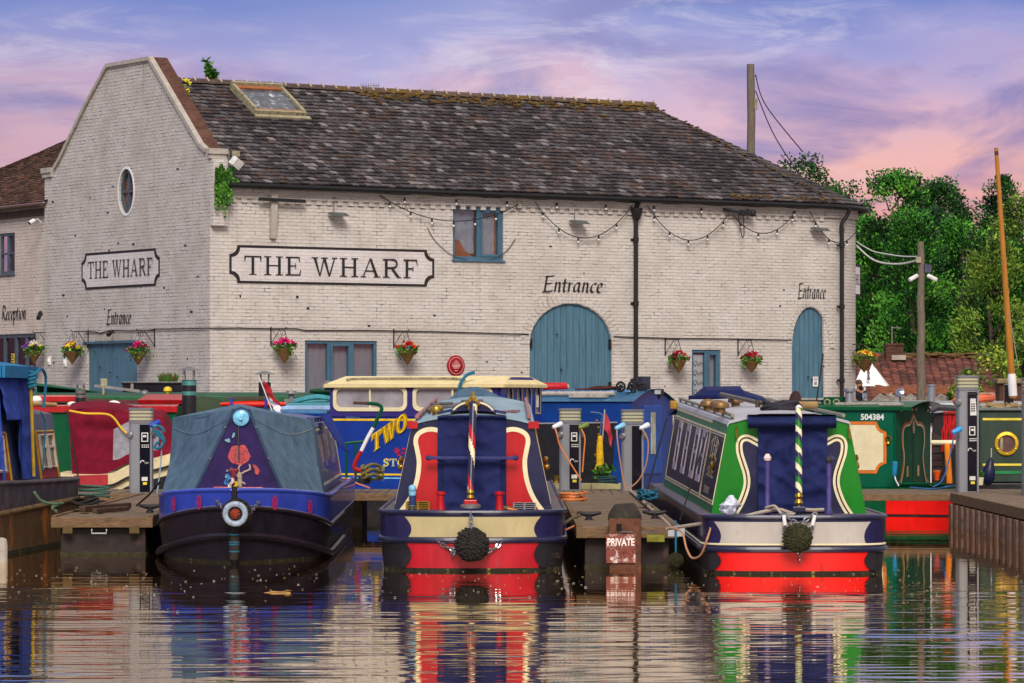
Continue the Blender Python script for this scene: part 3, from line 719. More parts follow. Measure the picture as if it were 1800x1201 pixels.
# ---------------------------------------------------------------- lettering
SLABG = {
 'T': (.92, [('r', .385, 0, .535, 1), ('r', 0, .92, .92, 1), ('p', [(0, .93), (0, .68), (.035, .68), (.09, .93)]), ('p', [(.92, .93), (.92, .68), (.885, .68), (.83, .93)]), ('r', .26, 0, .66, .05)]),
 'H': (1.02, [('r', .12, 0, .27, 1), ('r', .75, 0, .90, 1), ('r', .2, .47, .8, .54), ('r', .0, 0, .39, .05), ('r', .63, 0, 1.02, .05), ('r', 0, .95, .39, 1), ('r', .63, .95, 1.02, 1)]),
 'E': (.84, [('r', .12, 0, .27, 1), ('r', 0, 0, .8, .075), ('r', 0, .925, .76, 1), ('r', .2, .48, .55, .545), ('p', [(.84, .3), (.8, .3), (.72, .03), (.8, 0)]), ('p', [(.78, .72), (.745, .72), (.68, .96), (.76, 1)]), ('r', .52, .36, .56, .66)]),
 'F': (.80, [('r', .12, 0, .27, 1), ('r', 0, 0, .4, .05), ('r', 0, .925, .76, 1), ('r', .2, .46, .55, .53), ('p', [(.8, .68), (.765, .68), (.69, .96), (.76, 1)]), ('r', .52, .34, .56, .64)]),
 'W': (1.42, [('p', [(.1, 1), (.26, 1), (.50, 0), (.43, 0)]), ('p', [(.43, 0), (.5, 0), (.74, .98), (.67, 1)]), ('p', [(.62, 1), (.78, 1), (1.02, 0), (.94, 0)]), ('p', [(.94, 0), (1.02, 0), (1.32, 1), (1.25, 1)]), ('r', 0, .95, .38, 1), ('r', .52, .95, .9, 1), ('r', 1.12, .95, 1.42, 1)]),
 'A': (1.08, [('p', [(.09, 0), (.16, 0), (.54, .96), (.50, 1)]), ('p', [(.47, 1), (.60, 1), (.98, 0), (.81, 0)]), ('r', .26, .3, .8, .365), ('r', -.02, 0, .28, .05), ('r', .7, 0, 1.09, .05)]),
 'R': (1.02, [('r', .12, 0, .27, 1), ('r', 0, 0, .4, .05), ('r', 0, .93, .5, 1), ('b', [(.5, .965), (.7, .93), (.79, .76), (.72, .58), (.5, .52), (.25, .515)], .1), ('p', [(.42, .52), (.58, .52), (.98, 0), (.8, 0)]), ('r', .78, 0, 1.04, .05)]),
 'O': (.95, [('o', .475, .5, .41, .45, .14)]),
 'S': (.72, [('b', [(.62, .74), (.6, .9), (.36, .96), (.12, .84), (.14, .64), (.36, .52), (.58, .4), (.6, .16), (.36, .04), (.12, .1), (.08, .28)], .14)]),
 'U': (.95, [('b', [(.2, 1), (.2, .3), (.32, .07), (.5, .05), (.66, .1), (.76, .3), (.76, 1)], .12), ('r', .04, .95, .36, 1), ('r', .62, .95, .9, 1)]),
 'P': (.86, [('r', .12, 0, .27, 1), ('r', 0, 0, .4, .05), ('r', 0, .93, .5, 1), ('b', [(.5, .965), (.7, .93), (.79, .76), (.72, .55), (.5, .48), (.25, .475)], .1)]),
}
def slab_text(mb, text, x0, x1, z0, z1, y, tr=.14, fn=None):
    tot = sum((.42 if c == ' ' else SLABG[c][0] + tr) for c in text) - tr; sx = (x1 - x0) / tot; h = z1 - z0; x = 0
    fn = fn or (lambda a, b: (a, b))
    for ch in text:
        if ch == ' ': x += .42; continue
        wd, ps = SLABG[ch]
        tf = lambda p: fn(x0 + (x + p[0]) * sx, z0 + p[1] * h)
        for q in ps:
            if q[0] == 'r': mb.flat([tf(p) for p in ((q[1], q[2]), (q[3], q[2]), (q[3], q[4]), (q[1], q[4]))], y, stagger=True)
            elif q[0] == 'p': mb.flat([tf(p) for p in q[1]], y, stagger=True)
            elif q[0] == 'b': mb.ribbon([tf(p) for p in smooth_pts(q[1], 5)], q[2] * min(h, sx), y, stagger=True)
            elif q[0] == 'o': mb.ribbon([tf(p) for p in ell(q[1], q[2], q[3], q[4], 24)], q[5] * min(h, sx), y, True, stagger=True)
        x += wd + tr
PEN = {
 'E': (1.08, [[(.45, 1.65), (.32, .8), (.2, 0)], [(.28, 1.58), (.7, 1.6), (1.1, 1.66)], [(.3, .84), (.6, .85), (.88, .9)], [(0, .02), (.5, .02), (.95, .1)]]),
 'R': (1.08, [[(.45, 1.6), (.32, .8), (.18, 0)], [(.2, 1.5), (.6, 1.66), (.98, 1.4), (.82, 1.0), (.42, .84)], [(.5, .84), (.75, .3), (1.05, 0)]]),
 'n': (.76, [[(.04, .9), (.2, 1.0), (.15, .5), (.08, 0)], [(.12, .5), (.3, .9), (.5, .98), (.55, .75), (.47, .2), (.52, .02), (.68, .12)]]),
 't': (.5, [[(.3, 1.35), (.2, .7), (.14, .2), (.22, .02), (.42, .12)], [(.02, .94), (.25, .95), (.48, .98)]]),
 'r': (.54, [[(.04, .9), (.2, 1.0), (.15, .5), (.08, 0)], [(.13, .55), (.3, .9), (.5, .96)]]),
 'a': (.82, [[(.62, .92), (.35, .98), (.12, .6), (.1, .15), (.22, .02), (.45, .3), (.62, .92)], [(.62, .95), (.54, .5), (.5, .15), (.56, .02), (.74, .14)]]),
 'c': (.6, [[(.58, .85), (.42, .98), (.17, .7), (.1, .28), (.26, .02), (.55, .16)]]),
 'e': (.62, [[(.13, .45), (.42, .56), (.55, .8), (.42, .98), (.2, .75), (.1, .3), (.26, .02), (.56, .16)]]),
 'p': (.74, [[(.04, .9), (.2, 1.0), (.1, .2), (-.02, -.65)], [(.14, .5), (.35, .95), (.6, .9), (.6, .45), (.38, .04), (.12, .14)]]),
 'i': (.36, [[(.06, .9), (.19, .98), (.12, .4), (.12, .06), (.27, .1)], [(.22, 1.3), (.25, 1.36)]]),
 'o': (.72, [[(.38, .98), (.14, .65), (.13, .15), (.33, .02), (.58, .35), (.58, .8), (.38, .98)]]),
}
def pen_text(mb, text, x0, x1, z0, h, y, nib=.2, ang=38):   # broad-nib italic; h is the x-height
    tot = sum(PEN[c][0] for c in text); sx = (x1 - x0) / tot; x = 0
    nv = (nib * math.cos(R(ang)) * .62, nib * math.sin(R(ang)) * .62)
    for ch in text:
        wd, st = PEN[ch]
        for s_ in st:
            pts = smooth_pts(s_, 4)
            for a, b in zip(pts[:-1], pts[1:]):
                q = [(a[0] - nv[0], a[1] - nv[1]), (a[0] + nv[0], a[1] + nv[1]), (b[0] + nv[0], b[1] + nv[1]), (b[0] - nv[0], b[1] - nv[1])]
                mb.k += 1; yy = y - (mb.k % 40) * .0003
                mb.add([(x0 + (x + p[0]) * sx, yy, z0 + p[1] * h) for p in q], [(0, 1, 2, 3)])
        x += wd

# ---------------------------------------------------------------- signs painted on the walls
def name_board(w, xl, xr, yt, yb, r, label, lx, ly, nm='name_sign'):
    u0, u1 = w.hit(xl, (yt + yb) / 2)[0], w.hit(xr, (yt + yb) / 2)[0]; z0, z1 = w.hit((xl + xr) / 2, yb)[1], w.hit((xl + xr) / 2, yt)[1]
    uc, zc = (u0 + u1) / 2, (z0 + z1) / 2; t = thing(nm, label, 'sign', w.at(uc, zc), w.rot); a, b = (u1 - u0) / 2, (z1 - z0) / 2
    def shape(a, b, r):
        out = []
        for cx, cz, s in ((a, b, 180), (-a, b, 270), (-a, -b, 0), (a, -b, 90)):
            seg = [(cx + r * math.cos(R(s + 90 * k / 7)), cz + r * math.sin(R(s + 90 * k / 7))) for k in range(8)]
            out += seg[::-1] 
        return out
    # walk anticlockwise: top right notch, top left, bottom left, bottom right
    def loop(a, b, r):
        L_ = []
        for cx, cz, s in ((a, b, 270), (-a, b, 0), (-a, -b, 90), (a, -b, 180)):
            L_ += [(cx + r * math.cos(R(s - 90 * k / 7)), cz + r * math.sin(R(s - 90 * k / 7))) for k in range(8)]
        return L_
    bd = .055
    MBp = MB(); MBp.plate(loop(a - bd, b - bd, r), -.007, .03); MBp.build('panel', M_signw, t, 0)
    o = MB(); o.plate(loop(a, b, r), -.011, .02, [loop(a - bd, b - bd, r + bd * .2)]); o.build('border', M_ink, t, 0)
    l = MB(); x0, x1 = w.hit(lx[0], sum(ly) / 2)[0] - uc, w.hit(lx[1], sum(ly) / 2)[0] - uc; zb, zt = w.hit(sum(lx) / 2, ly[1])[1] - zc, w.hit(sum(lx) / 2, ly[0])[1] - zc
    slab_text(l, 'THE WHARF', x0, x1, zb, zt, -.012); l.build('lettering', M_ink, t, 0)
    return t
name_board(WF, 403, 763, 435, 501, .2, 'long white painted name board with black border on the front wall', (429, 733), (453, 486))
name_board(WG, 144, 281, 441, 506, .2, 'squarer white painted name board with black border on the gable wall below the oval window', (155, 270), (457, 487))
def painted_word(w, text, xl, xr, yx, yb, label, nm):
    u0, u1 = w.hit(xl, yb)[0], w.hit(xr, yb)[0]; zb, zx = w.hit((xl + xr) / 2, yb)[1], w.hit((xl + xr) / 2, yx)[1]
    m = MB(); pen_text(m, text, 0, u1 - u0, 0, zx - zb, -.004)
    o = m.build(nm, M_ink, None, 0); o.location = w.at(u0, zb, .004); o.rotation_euler = (0, 0, w.rot); tag(o, label, 'sign')
painted_word(WF, 'Entrance', 953, 1059, 497, 514, 'large black italic entrance lettering above the wide arched door', 'entrance_lettering')
painted_word(WF, 'Entrance', 1402, 1451, 509, 525, 'black italic entrance lettering above the narrow arched door by the far downpipe', 'entrance_lettering')
painted_word(WG, 'Entrance', 188, 231, 554, 570, 'black italic entrance lettering on the gable wall above the plank door', 'entrance_lettering')
painted_word(WS, 'Reception', 3, 47, 547, 562, 'black italic reception lettering on the wing wall', 'reception_lettering')
# edge-on board on the end wall
p = P(1502, 493, 92.2); t = thing('projecting_sign', 'white sign seen edge on at the rounded end of the front wall', 'sign', p, R(72))
b = MB(); b.b2((-.42, -.05, -.36), (.42, 0, .36)); b.build('panel', M_white, t, 0); b = MB(); b.plate(rect(-.46, .46, -.40, .40), -.056, -.01, [rect(-.4, .4, -.34, .34)]); b.build('border', M_ink, t, 0)
b = MB(); slab_text(b, 'THE', -.3, .3, -.1, .15, -.058); b.build('lettering', M_ink, t, 0)
# red plaque
u, z = WF.hit(801, 643); t = thing('wall_plaque', 'round red metal plaque with raised ring on the front wall', 'plaque', WF.at(u, z), TH)
b = MB(); b.lathe([(.24, 0), (.24, .012), (.225, .022), (.0, .022)], (0, 0, 0), (0, -1, 0), 40); b.build('disc', mat('plaque_red', S(170, 22, 34), .35, var=.1, coat=.3), t)
b = MB(); b.ribbon(ell(0, 0, .19, .19, 40), .008, -.026, True)
for k, (wd, zz) in enumerate(((.05, .1), (.12, .07), (.2, .03), (.22, .0), (.2, -.03), (.14, -.06), (.08, -.12))): b.b2((-wd / 2, -.026, zz), (wd / 2, -.023, zz + .012))
b.build('inscription', mat('plaque_pale', S(236, 190, 186), .5), t, 0)

# ---------------------------------------------------------------- hanging baskets
M_wick = mat('wicker', S(150, 112, 62), .85, var=.4, vs=30, bump=1, bs=80, stretch=(1, 1, 4), stain=(S(96, 66, 34), .58, 20))
FLW = {'pink': mat('petal_pink', S(224, 20, 120), .6, var=.25), 'red': mat('petal_red', S(206, 26, 34), .6, var=.25), 'violet': mat('petal_violet', S(150, 80, 190), .6), 'yellow': mat('petal_yellow', S(232, 212, 60), .6),
       'white': mat('petal_white', S(232, 226, 214), .6), 'purple': mat('petal_purple', S(84, 20, 110), .6), 'orange': mat('petal_orange', S(226, 110, 36), .6), 'crimson': mat('petal_crimson', S(150, 20, 48), .6)}
def basket(w, px, yb, ytop, ytip, cols, label, side=-1, rad=.2, spread=1.0):
    out = .34; u, ztop = w.hit(px, ytop, out); ztip = w.hit(px, ytip, out)[1]; zb = w.hit(px, yb, out)[1]
    t = thing('hanging_basket', label, 'flower basket', w.at(u, ztop, out), w.rot, 'hanging baskets along the walls')
    br = MB(); br.b2((side * .16 - .012, out - .02, zb - ztop - .38), (side * .16 + .012, out - .002, zb - ztop + .05)); br.tube([(side * .16, out - .02, zb - ztop), (0, 0, zb - ztop), (-side * .03, -.04, zb - ztop + .03)], .011, 6)
    br.tube([(side * .16, out - .02, zb - ztop - .33), (side * .05, .12, zb - ztop - .01)], .009, 6)
    br.tube([(.06 * math.cos(a) - side * .02, .1, zb - ztop - .08 + .07 * math.sin(a)) for a in [R(30 * k) for k in range(12)]], .006, 5, True)
    br.build('bracket', M_black, t)
    ch = MB()
    for a in (20, 140, 260): ch.tube([(rad * math.cos(R(a)), rad * math.sin(R(a)), 0), (0, 0, zb - ztop - .02)], .005, 5)
    ch.build('chain', M_black, t)
    h = ztop - ztip; prof = []
    for k in range(15): prof += [(max(.012, rad * (1 - k / 14) ** .92) * (1 + .04 * (k % 2)), -h * k / 14)]
    c = MB(); c.lathe(prof, (0, 0, 0), (0, 0, 1), 20); c.build('basket', M_wick, t)
    g = MB()
    for k in range(150):
        a = ru(0, 6.28); q = rad * ru(.2, 1.2); g.mi = random.choice((0, 1, 1, 2)); g.leaf((q * math.cos(a), q * math.sin(a), ru(-.02, .1)), (math.cos(a), math.sin(a), ru(-.6, 1.2)), ru(.05, .1), .05)
    for k in range(7):
        a = ru(0, 6.28); L_ = ru(.08, .24)
        for i in range(9): g.mi = random.choice((0, 1, 2)); g.leaf((rad * (1.05 + .1 * i / 9) * math.cos(a), rad * (1.05 + .1 * i / 9) * math.sin(a), .03 - L_ * i / 9), (ru(-1, 1), ru(-1, 1), -.5), .06, .035)
    g.build('leaves', LEAF, t, 0)
    f = MB(); n = len(cols)
    for k in range(int(46 * spread)):
        a = ru(0, 6.28); q = rad * ru(.1, 1.25); zz = .05 + .12 * (1 - (q / rad / 1.25) ** 2) + ru(-.03, .05)
        f.mi = min(n - 1, int((math.cos(a) * q / rad * .45 + .5 + ru(-.15, .15)) * n)) if n > 1 else 0
        f.mi = max(0, f.mi); [f.leaf((q * math.cos(a), q * math.sin(a), zz), (ru(-1, 1), ru(-1, .3), ru(-.2, 1)), ru(.04, .075), .05) for _ in range(5)]
    f.build('flowers', [FLW[c] for c in cols], t, 0)
    return t
basket(WS, 60, 585, 617, 640, ['violet', 'violet', 'white', 'yellow'], 'wicker cone basket with mauve and pale flowers beside the reception doorway', 1)
basket(WG, 127, 583, 619, 641, ['red', 'orange', 'yellow', 'yellow'], 'wicker cone basket with red and yellow flowers beside the gable plank door', 1)
basket(WG, 243, 581, 619, 643, ['purple', 'pink', 'pink', 'crimson'], 'wicker cone basket with bright pink and purple flowers on the gable wall', 1)
basket(WF, 500, 578, 613, 640, ['pink', 'pink', 'crimson'], 'wicker cone basket with magenta flowers on the front wall under the long name board')
basket(WF, 716, 582, 617, 643, ['red', 'red', 'orange'], 'wicker cone basket with small red flowers left of the round plaque', spread=.6)
basket(WF, 1193, 597, 633, 657, ['crimson', 'red', 'crimson'], 'wicker cone basket with loose crimson flowers beside the window with the banner', spread=.7)
basket(WF, 1321, 598, 635, 656, ['crimson', 'red', 'pink'], 'wicker cone basket with flat red flowers between the banner window and the narrow arched door', spread=.8)
WE = Wall(P(1512, 632, 91.6), R(60))
tq = basket(WE, 1519, 606, 632, 655, ['yellow', 'orange', 'yellow'], 'wider basket with yellow flowers hanging past the rounded end of the building', rad=.27)

# ---------------------------------------------------------------- floodlights, cameras
M_lampw = mat('lamp_lens', S(196, 200, 196), .2)
def floodlight(w, px, py, ytop, label):
    u, z = w.hit(px, py); t = thing('floodlight', label, 'floodlight', w.at(u, z), w.rot, 'floodlights on the front wall'); zt = w.hit(px, ytop)[1] - z
    b = MB(); b.tube([(-.02, -.03, zt), (-.02, -.03, .1), (-.02, -.08, .03)], .012, 6); b.box((-.02, -.03, zt), (.09, .05, .1)); b.build('conduit', M_galv, t)
    b = MB(); b.add([(-.2, -.05, .03), (.2, -.05, .03), (.24, -.34, -.03), (-.2, -.34, -.03), (-.17, -.06, .07), (.17, -.06, .07), (.15, -.28, .05), (-.15, -.28, .05)], [(0, 1, 5, 4), (1, 2, 6, 5), (2, 3, 7, 6), (3, 0, 4, 7), (4, 5, 6, 7), (0, 3, 2, 1)])
    b.build('housing', mat('lamp_grey', S(96, 100, 98), .5), t, 0, .008)
    b = MB(); b.add([(-.16, -.08, .02), (.16, -.08, .02), (.18, -.31, -.028), (-.16, -.31, -.028)], [(0, 1, 2, 3)]); b.build('lens', M_lampw, t, 0)
floodlight(WF, 587, 379, 347, 'grey floodlight under the gutter above the long name board')
floodlight(WF, 1010, 393, 359, 'grey floodlight above the wide arched door')
floodlight(WF, 1433, 405, 373, 'grey floodlight between the narrow arched door and the far downpipe')
def camera_unit(pos, rz, label, col, L_=.3, nm='security_camera'):
    t = thing(nm, label, 'camera', pos, rz); b = MB(); b.lathe([(.05, 0), (.055, .02), (.055, L_), (.045, L_ + .02)], (0, 0, 0), (.15, -1, -.5), 12); b.build('housing', col, t)
    b = MB(); b.tube([(0, 0, 0), (-.03, .1, .04), (-.02, .2, -.05)], .016, 6); b.build('bracket', col, t)
    b = MB(); d = Vector((.15, -1, -.5)).normalized(); b.lathe([(.042, 0), (.04, .004)], d * (L_ + .02), d, 12); b.build('lens', M_black, t)
M_camw = mat('camera_white', S(214, 212, 206), .4)
camera_unit(WG.at(WG.hit(86, 550)[0], WG.hit(86, 550)[1], .22), WG.rot + .8, 'dark floodlight camera on a bent arm beside the reception lettering', M_black)
camera_unit(WG.at(WG.hit(74, 388)[0], WG.hit(74, 388)[1], .2), WG.rot, 'small white camera where the wing meets the gable wall', M_camw, .14)
camera_unit(WG.at(WG.hit(205, 584)[0], WG.hit(205, 584)[1], .15), WG.rot + .5, 'small black lamp over the gable plank door', M_black, .14, 'door_lamp')
t = thing('floodlight', 'white box floodlights on a bracket beside the gable kneeler above the fern', 'floodlight', WF.at(WF.hit(404, 288)[0], WF.hit(404, 288)[1], .3), TH)
b = MB(); b.box((0, 0, 0), (.26, .16, .2), .4, .5, .5); b.build('housing', M_camw, t, 0, .01)
b = MB(); b.box((0, .02, .2), (.14, .12, .12), .3); b.build('sensor', M_creamW, t, 0, .01)
b = MB(); b.tube([(-.12, .1, .25), (-.14, .1, -.15), (-.14, .28, -.2)], .015, 6); b.tube([(-.12, .1, .0), (0, .05, 0)], .015, 6); b.build('bracket', M_galv, t)

# ---------------------------------------------------------------- cables and festoon lights
M_cable = mat('cable_black', S(38, 34, 34), .7)
def wallpath(w, pts, out=.03): return [w.at(*w.hit(x, y), out) for x, y in pts]
def wire(name, path, r, label, m=None, cat='cable'):
    b = MB(); b.tube(path, r, 5); o = b.build(name, m or M_cable); return tag(o, label, cat)
c1 = wallpath(WG, [(150, 583), (170, 584), (178, 586), (195, 581), (230, 582), (262, 581), (275, 579), (330, 578), (369, 577)]) 
c2 = wallpath(WF, [(371, 577), (420, 577), (470, 578), (520, 578), (535, 581), (640, 581), (760, 583), (860, 586), (928, 588)])
wire('wall_cable', c1 + c2, .013, 'black cable run low along the gable and front walls to the wide arched door')
wire('wall_cable', wallpath(WF, [(1078, 592), (1180, 595), (1290, 596), (1390, 598)]) , .013, 'black cable run along the wall between the two arched doors')
wire('wall_cable', wallpath(WF, [(402, 336), (500, 340), (620, 342), (740, 349), (860, 352), (1000, 358), (1100, 360), (1230, 366), (1350, 368), (1460, 374)]), .012, 'thin cable clipped along the brickwork just below the gutter')
wire('loose_cable', wallpath(WF, smooth_pts([(750, 400), (765, 425), (800, 452), (850, 459), (884, 446), (905, 420)], 4)), .008, 'thin slack cable drooping beneath the upper window')
wire('loose_cable', wallpath(WF, smooth_pts([(575, 345), (620, 343), (655, 338), (700, 345), (770, 352), (850, 350), (900, 345), (915, 350)], 4), .05), .009, 'thin slack cable waving between the gutter brackets over the name board')
sl_t = thing('string_lights', 'festoon of small bulbs looping along the front wall below the gutter', 'string lights', WF.at(8, 5.8, .1), TH)
inv = Matrix.Rotation(-TH, 4, 'Z')
swags = [((663, 344), (906, 360), 37), ((936, 356), (1106, 362), 60), ((1133, 362), (1276, 377), 53), ((1283, 378), (1394, 372), 36), ((1419, 372), (1502, 404), 38)]
wr = MB(); bulbs = []; allp = []
for (a, b, dp) in swags:
    N_ = 26; pts = []
    for k in range(N_ + 1):
        f = k / N_; pts.append(WF.at(*WF.hit(a[0] + (b[0] - a[0]) * f, a[1] + (b[1] - a[1]) * f + dp * 4 * f * (1 - f)), .12) if True else None)
    loc = [inv @ (p - sl_t.location) for p in pts]; wr.tube(loc, .011, 5)
    Ls = [0]
    for k in range(N_): Ls.append(Ls[-1] + (loc[k + 1] - loc[k]).length)
    s_ = .3
    while s_ < Ls[-1] - .1:
        k = max(i for i in range(N_ + 1) if Ls[i] <= s_); bulbs.append(loc[k].lerp(loc[min(k + 1, N_)], (s_ - Ls[k]) / max(1e-6, Ls[min(k + 1, N_)] - Ls[k]))); s_ += .58
for k in range(9): bulbs.append(inv @ (WF.at(4.9 + k * 1.37, EZ - .2, .12) - sl_t.location))
wr.tube([inv @ (WF.at(4.4 + k * .2, EZ - .12 - .02 * math.sin(k), .1) - sl_t.location) for k in range(64)], .008, 4)
wr.build('wire', M_cable, sl_t)
bp = MB(); bp.mi = 0; bp.lathe([(.016, 0), (.024, -.02), (.024, -.08)], (0, 0, 0), (0, 0, 1), 8); bp.mi = 1; bp.lathe([(.018, -.081), (.026, -.10), (.022, -.12), (.006, -.13)], (0, 0, 0), (0, 0, 1), 8)
b0 = bp.build('bulb', [M_black, M_white], sl_t); b0.location = bulbs[0]
for q in bulbs[1:]:
    c = b0.copy(); COL.objects.link(c); c.parent = sl_t; c.location = q
# wires across to the small pole
for (a, m, b, nm) in (((1506, 425), (1560, 447), (1618, 451), 'upper'), ((1506, 432), (1550, 462), (1618, 456), 'lower')):
    pts = smooth_pts([a, ((a[0] + m[0]) / 2, (a[1] + m[1]) / 2 + 5), m, ((b[0] + m[0]) / 2, (b[1] + m[1]) / 2 + (2 if nm == 'upper' else 5)), b], 4)
    wire('overhead_wire', [P(x, y, 91.5 - 6.5 * (x - 1506) / 112) for x, y in pts], .014 if nm == 'upper' else .022, nm + ' pale wire strung from the building corner to the short wooden pole', M_white, 'wire')
# timber hoist remains
u, z = WF.hit(478, 372); t = thing('hoist_post', 'old painted timber post with black cross bar on the wall above the long name board', 'timber post', WF.at(u, z), TH)
zt, zb = WF.hit(478, 328)[1] - z, WF.hit(478, 420)[1] - z
b = MB(); b.add([(-.08, -.12, zt), (.09, -.12, zt), (.09, .01, zt), (-.08, .01, zt), (-.07, -.13, zb + .5), (.08, -.13, zb + .5), (.08, .01, zb + .5), (-.07, .01, zb + .5), (-.06, -.09, zb), (.05, -.09, zb), (.05, .01, zb), (-.06, .01, zb)],
      [(0, 3, 2, 1), (0, 1, 5, 4), (1, 2, 6, 5), (3, 0, 4, 7), (4, 5, 9, 8), (5, 6, 10, 9), (7, 4, 8, 11), (8, 9, 10, 11)]); b.build('post', M_woodw, t, 0, .01)
zc = WF.hit(488, 351)[1] - z - .03; a_, b_ = WF.hit(449, 350)[0] - u, WF.hit(530, 352)[0] - u
b = MB(); b.bar((a_, -.17, zc + .02), (b_, -.17, zc), .05, .075); b.tube([(b_ - .02, -.17, zc), (b_ - .02, .0, zc + .02)], .015, 6); b.build('cross_bar', M_black, t, 0, .01)
u, z = WF.hit(1292, 373); t = thing('iron_hoist', 'short black iron hoist arm with hanging hook cable under the gutter', 'hoist arm', WF.at(u, z), TH)
b = MB(); b.bar((-.42, -.12, .05), (.0, -.2, -.02), .08, .07); b.bar((.0, -.2, -.02), (.38, -.25, -.03), .1, .12); b.blob((.34, -.25, -.03), .09, 8, 5); b.build('arm', M_black, t, 0, .01)
b = MB(); b.tube(smooth_pts([(-.06, -.2, -.05), (.04, -.2, -.5), (.08, -.2, -.62), (.12, -.2, -.5), (.1, -.2, -.05)], 4), .012, 5); b.build('hook_cable', M_cable, t)
u, z = WF.hit(910, 362); b = MB(); b.box((0, -.05, 0), (.13, .1, .12)); o = b.build('junction_box', M_woodw, None, 0, .01); o.location = WF.at(u, z); o.rotation_euler = (0, 0, TH); tag(o, 'small pale junction box right of the upper window', 'junction box')
for px, lb in ((88, 'small white vent plate by the mauve flower basket on the gable wall'), (116, 'small white wall plate beneath the red and yellow flower basket')):
    u, z = WG.hit(px, 634 if px < 100 else 637); b = MB(); b.box((0, -.02, 0), (.1, .04, .2)); b.tube([(.0, -.05, -.04), (.0, -.05, .06)], .02, 8); o = b.build('wall_plate', M_white, None, 0, .008); o.location = WG.at(u, z); o.rotation_euler = (0, 0, WG.rot); tag(o, lb, 'wall plate')

# ---------------------------------------------------------------- plants on the building
def sprig(name, pos, label, stems, h, n, size, mats=None, lean=.4, flowers=None, cat='plant'):
    t = thing(name, label, cat, pos); b = MB(); g = MB()
    for s_ in range(stems):
        a = ru(0, 6.28); q = Vector((math.cos(a) * lean * ru(.2, 1), math.sin(a) * lean * ru(.2, 1), 1)) * h * ru(.6, 1.05); b0 = Vector((ru(-.05, .05), ru(-.05, .05), 0))
        pts = [b0 + Vector((q.x * f, q.y * f, q.z * f - .1 * h * (f * lean) ** 2)) for f in [k / 6 for k in range(7)]]; b.tube(pts, [.012 * (1 - .7 * k / 6) for k in range(7)], 5)
        for k in range(n):
            f = ru(.2, 1); i = min(int(f * 6), 5); c = pts[i].lerp(pts[i + 1], f * 6 - i); g.mi = random.choice((0, 1, 1, 2)); g.leaf(c, (ru(-1, 1), ru(-1, 1), ru(-.2, .8)), size * ru(.6, 1.2), size * .45)
        if flowers:
            g.mi = 3
            for k in range(10): g.blob(pts[-1] + Vector((ru(-.06, .06), ru(-.06, .06), ru(-.03, .05))), .024, 6, 4, (1, 1, .8), .4)
    b.build('stems', mat('stem_green', S(110, 120, 60), .8), t); g.build('leaves', (mats or LEAF) + [FLW['yellow']], t, 0)
rot = Matrix.Rotation(TH, 4, 'Z')
sprig('buddleia', C0 + rot @ Vector((2.4, GW / 2 + .25, RZ - .1)), 'leafy self sown shrub growing behind the roof ridge near the gable', 6, .62, 46, .16, lean=.45, cat='shrub')
def rh(px, py): x, v = roof_hit(px, py); return C0 + rot @ pl(x, v, .05)
yw = [mat('weed_leaf', S(150, 150, 50), .7), LEAF[2], LEAF[1]]
sprig('ragwort', rh(327, 203), 'tall yellow flowering weed growing in the gable coping', 3, .72, 5, .1, yw, .1, True, 'weed')
sprig('yellow_weed', rh(327, 214), 'low clump of yellow flowers under the taller weed on the gable coping', 4, .4, 10, .12, yw, .25, True, 'weed')
fp = WF.at(*WF.hit(380, 322), .2); t = thing('wall_fern', 'green fern sprouting from the brickwork at the gable kneeler', 'fern', fp, TH); g = MB()
for k in range(34):
    a = ru(-2.4, .4) if k % 3 else ru(.6, 2.2); L_ = ru(.18, .40) if k % 4 else .5; dx, dz = math.cos(a) * .75, math.sin(a); q = [Vector((dx * L_ * f, -.15 * f * L_, dz * L_ * f - .25 * f * f * L_)) + Vector((0, 0, ru(0, .3))) * 0 for f in [i / 8 for i in range(9)]]
    off = Vector((0, 0, ru(-.14, .14)))
    for i in range(1, 9):
        for s_ in (-1, 1, 0): g.mi = random.choice((0, 1, 1, 2)); g.leaf(q[i] + off, (-dz * s_ + dx * .6, -.3, dx * s_ + dz * .6), .17 * (1.1 - i / 10), .07)
g.build('fronds', LEAF, t, 0)

# ---------------------------------------------------------------- aerial, poles, mast
t = thing('tv_aerial', 'thin multi element television aerial just above the roof ridge', 'aerial', P(650, 152, 92)); b = MB()
b.bar((-.24, 0, .0), (.24, 0, .02), .018); [b.bar((-.22 + k * .063, 0, -.07 - .002 * k), (-.22 + k * .063, 0, .08), .012) for k in range(8)]; b.bar((-.2, 0, 0), (-.2, .3, -1), .03); b.build('aerial_rods', mat('aerial_grey', S(120, 122, 140), .5, .4), t, 0)
def pole(px, ytop, Y, r0, r1, zb, label, nm, lean=0.0):
    zt = CH - (ytop - HY) * Y / F; X = (px - 900) * Y / F; t = thing(nm, label, 'pole', (X, Y, zb)); b = MB(); H = zt - zb; n = 14
    b.tube([(lean * H * k / n + .012 * math.sin(k * 1.7), 0, H * k / n) for k in range(n + 1)], [r0 + (r1 - r0) * k / n + .004 * math.sin(k * 2.1) for k in range(n + 1)], 14); b.build('post', M_wood, t); return t, X, zt, H
M_wood2 = M_wood
t, X, zt, H = pole(1320, 113, 102, .16, .105, .5, 'tall weathered wooden utility pole rising behind the hipped roof', 'utility_pole')
b = MB(); b.box((.13, -.03, H - 1.1), (.09, .06, .3)); b.tube([(.1, 0, H - .3), (.16, 0, H - .35)], .02, 6); b.build('pole_fitting', M_creamW, t, 0)
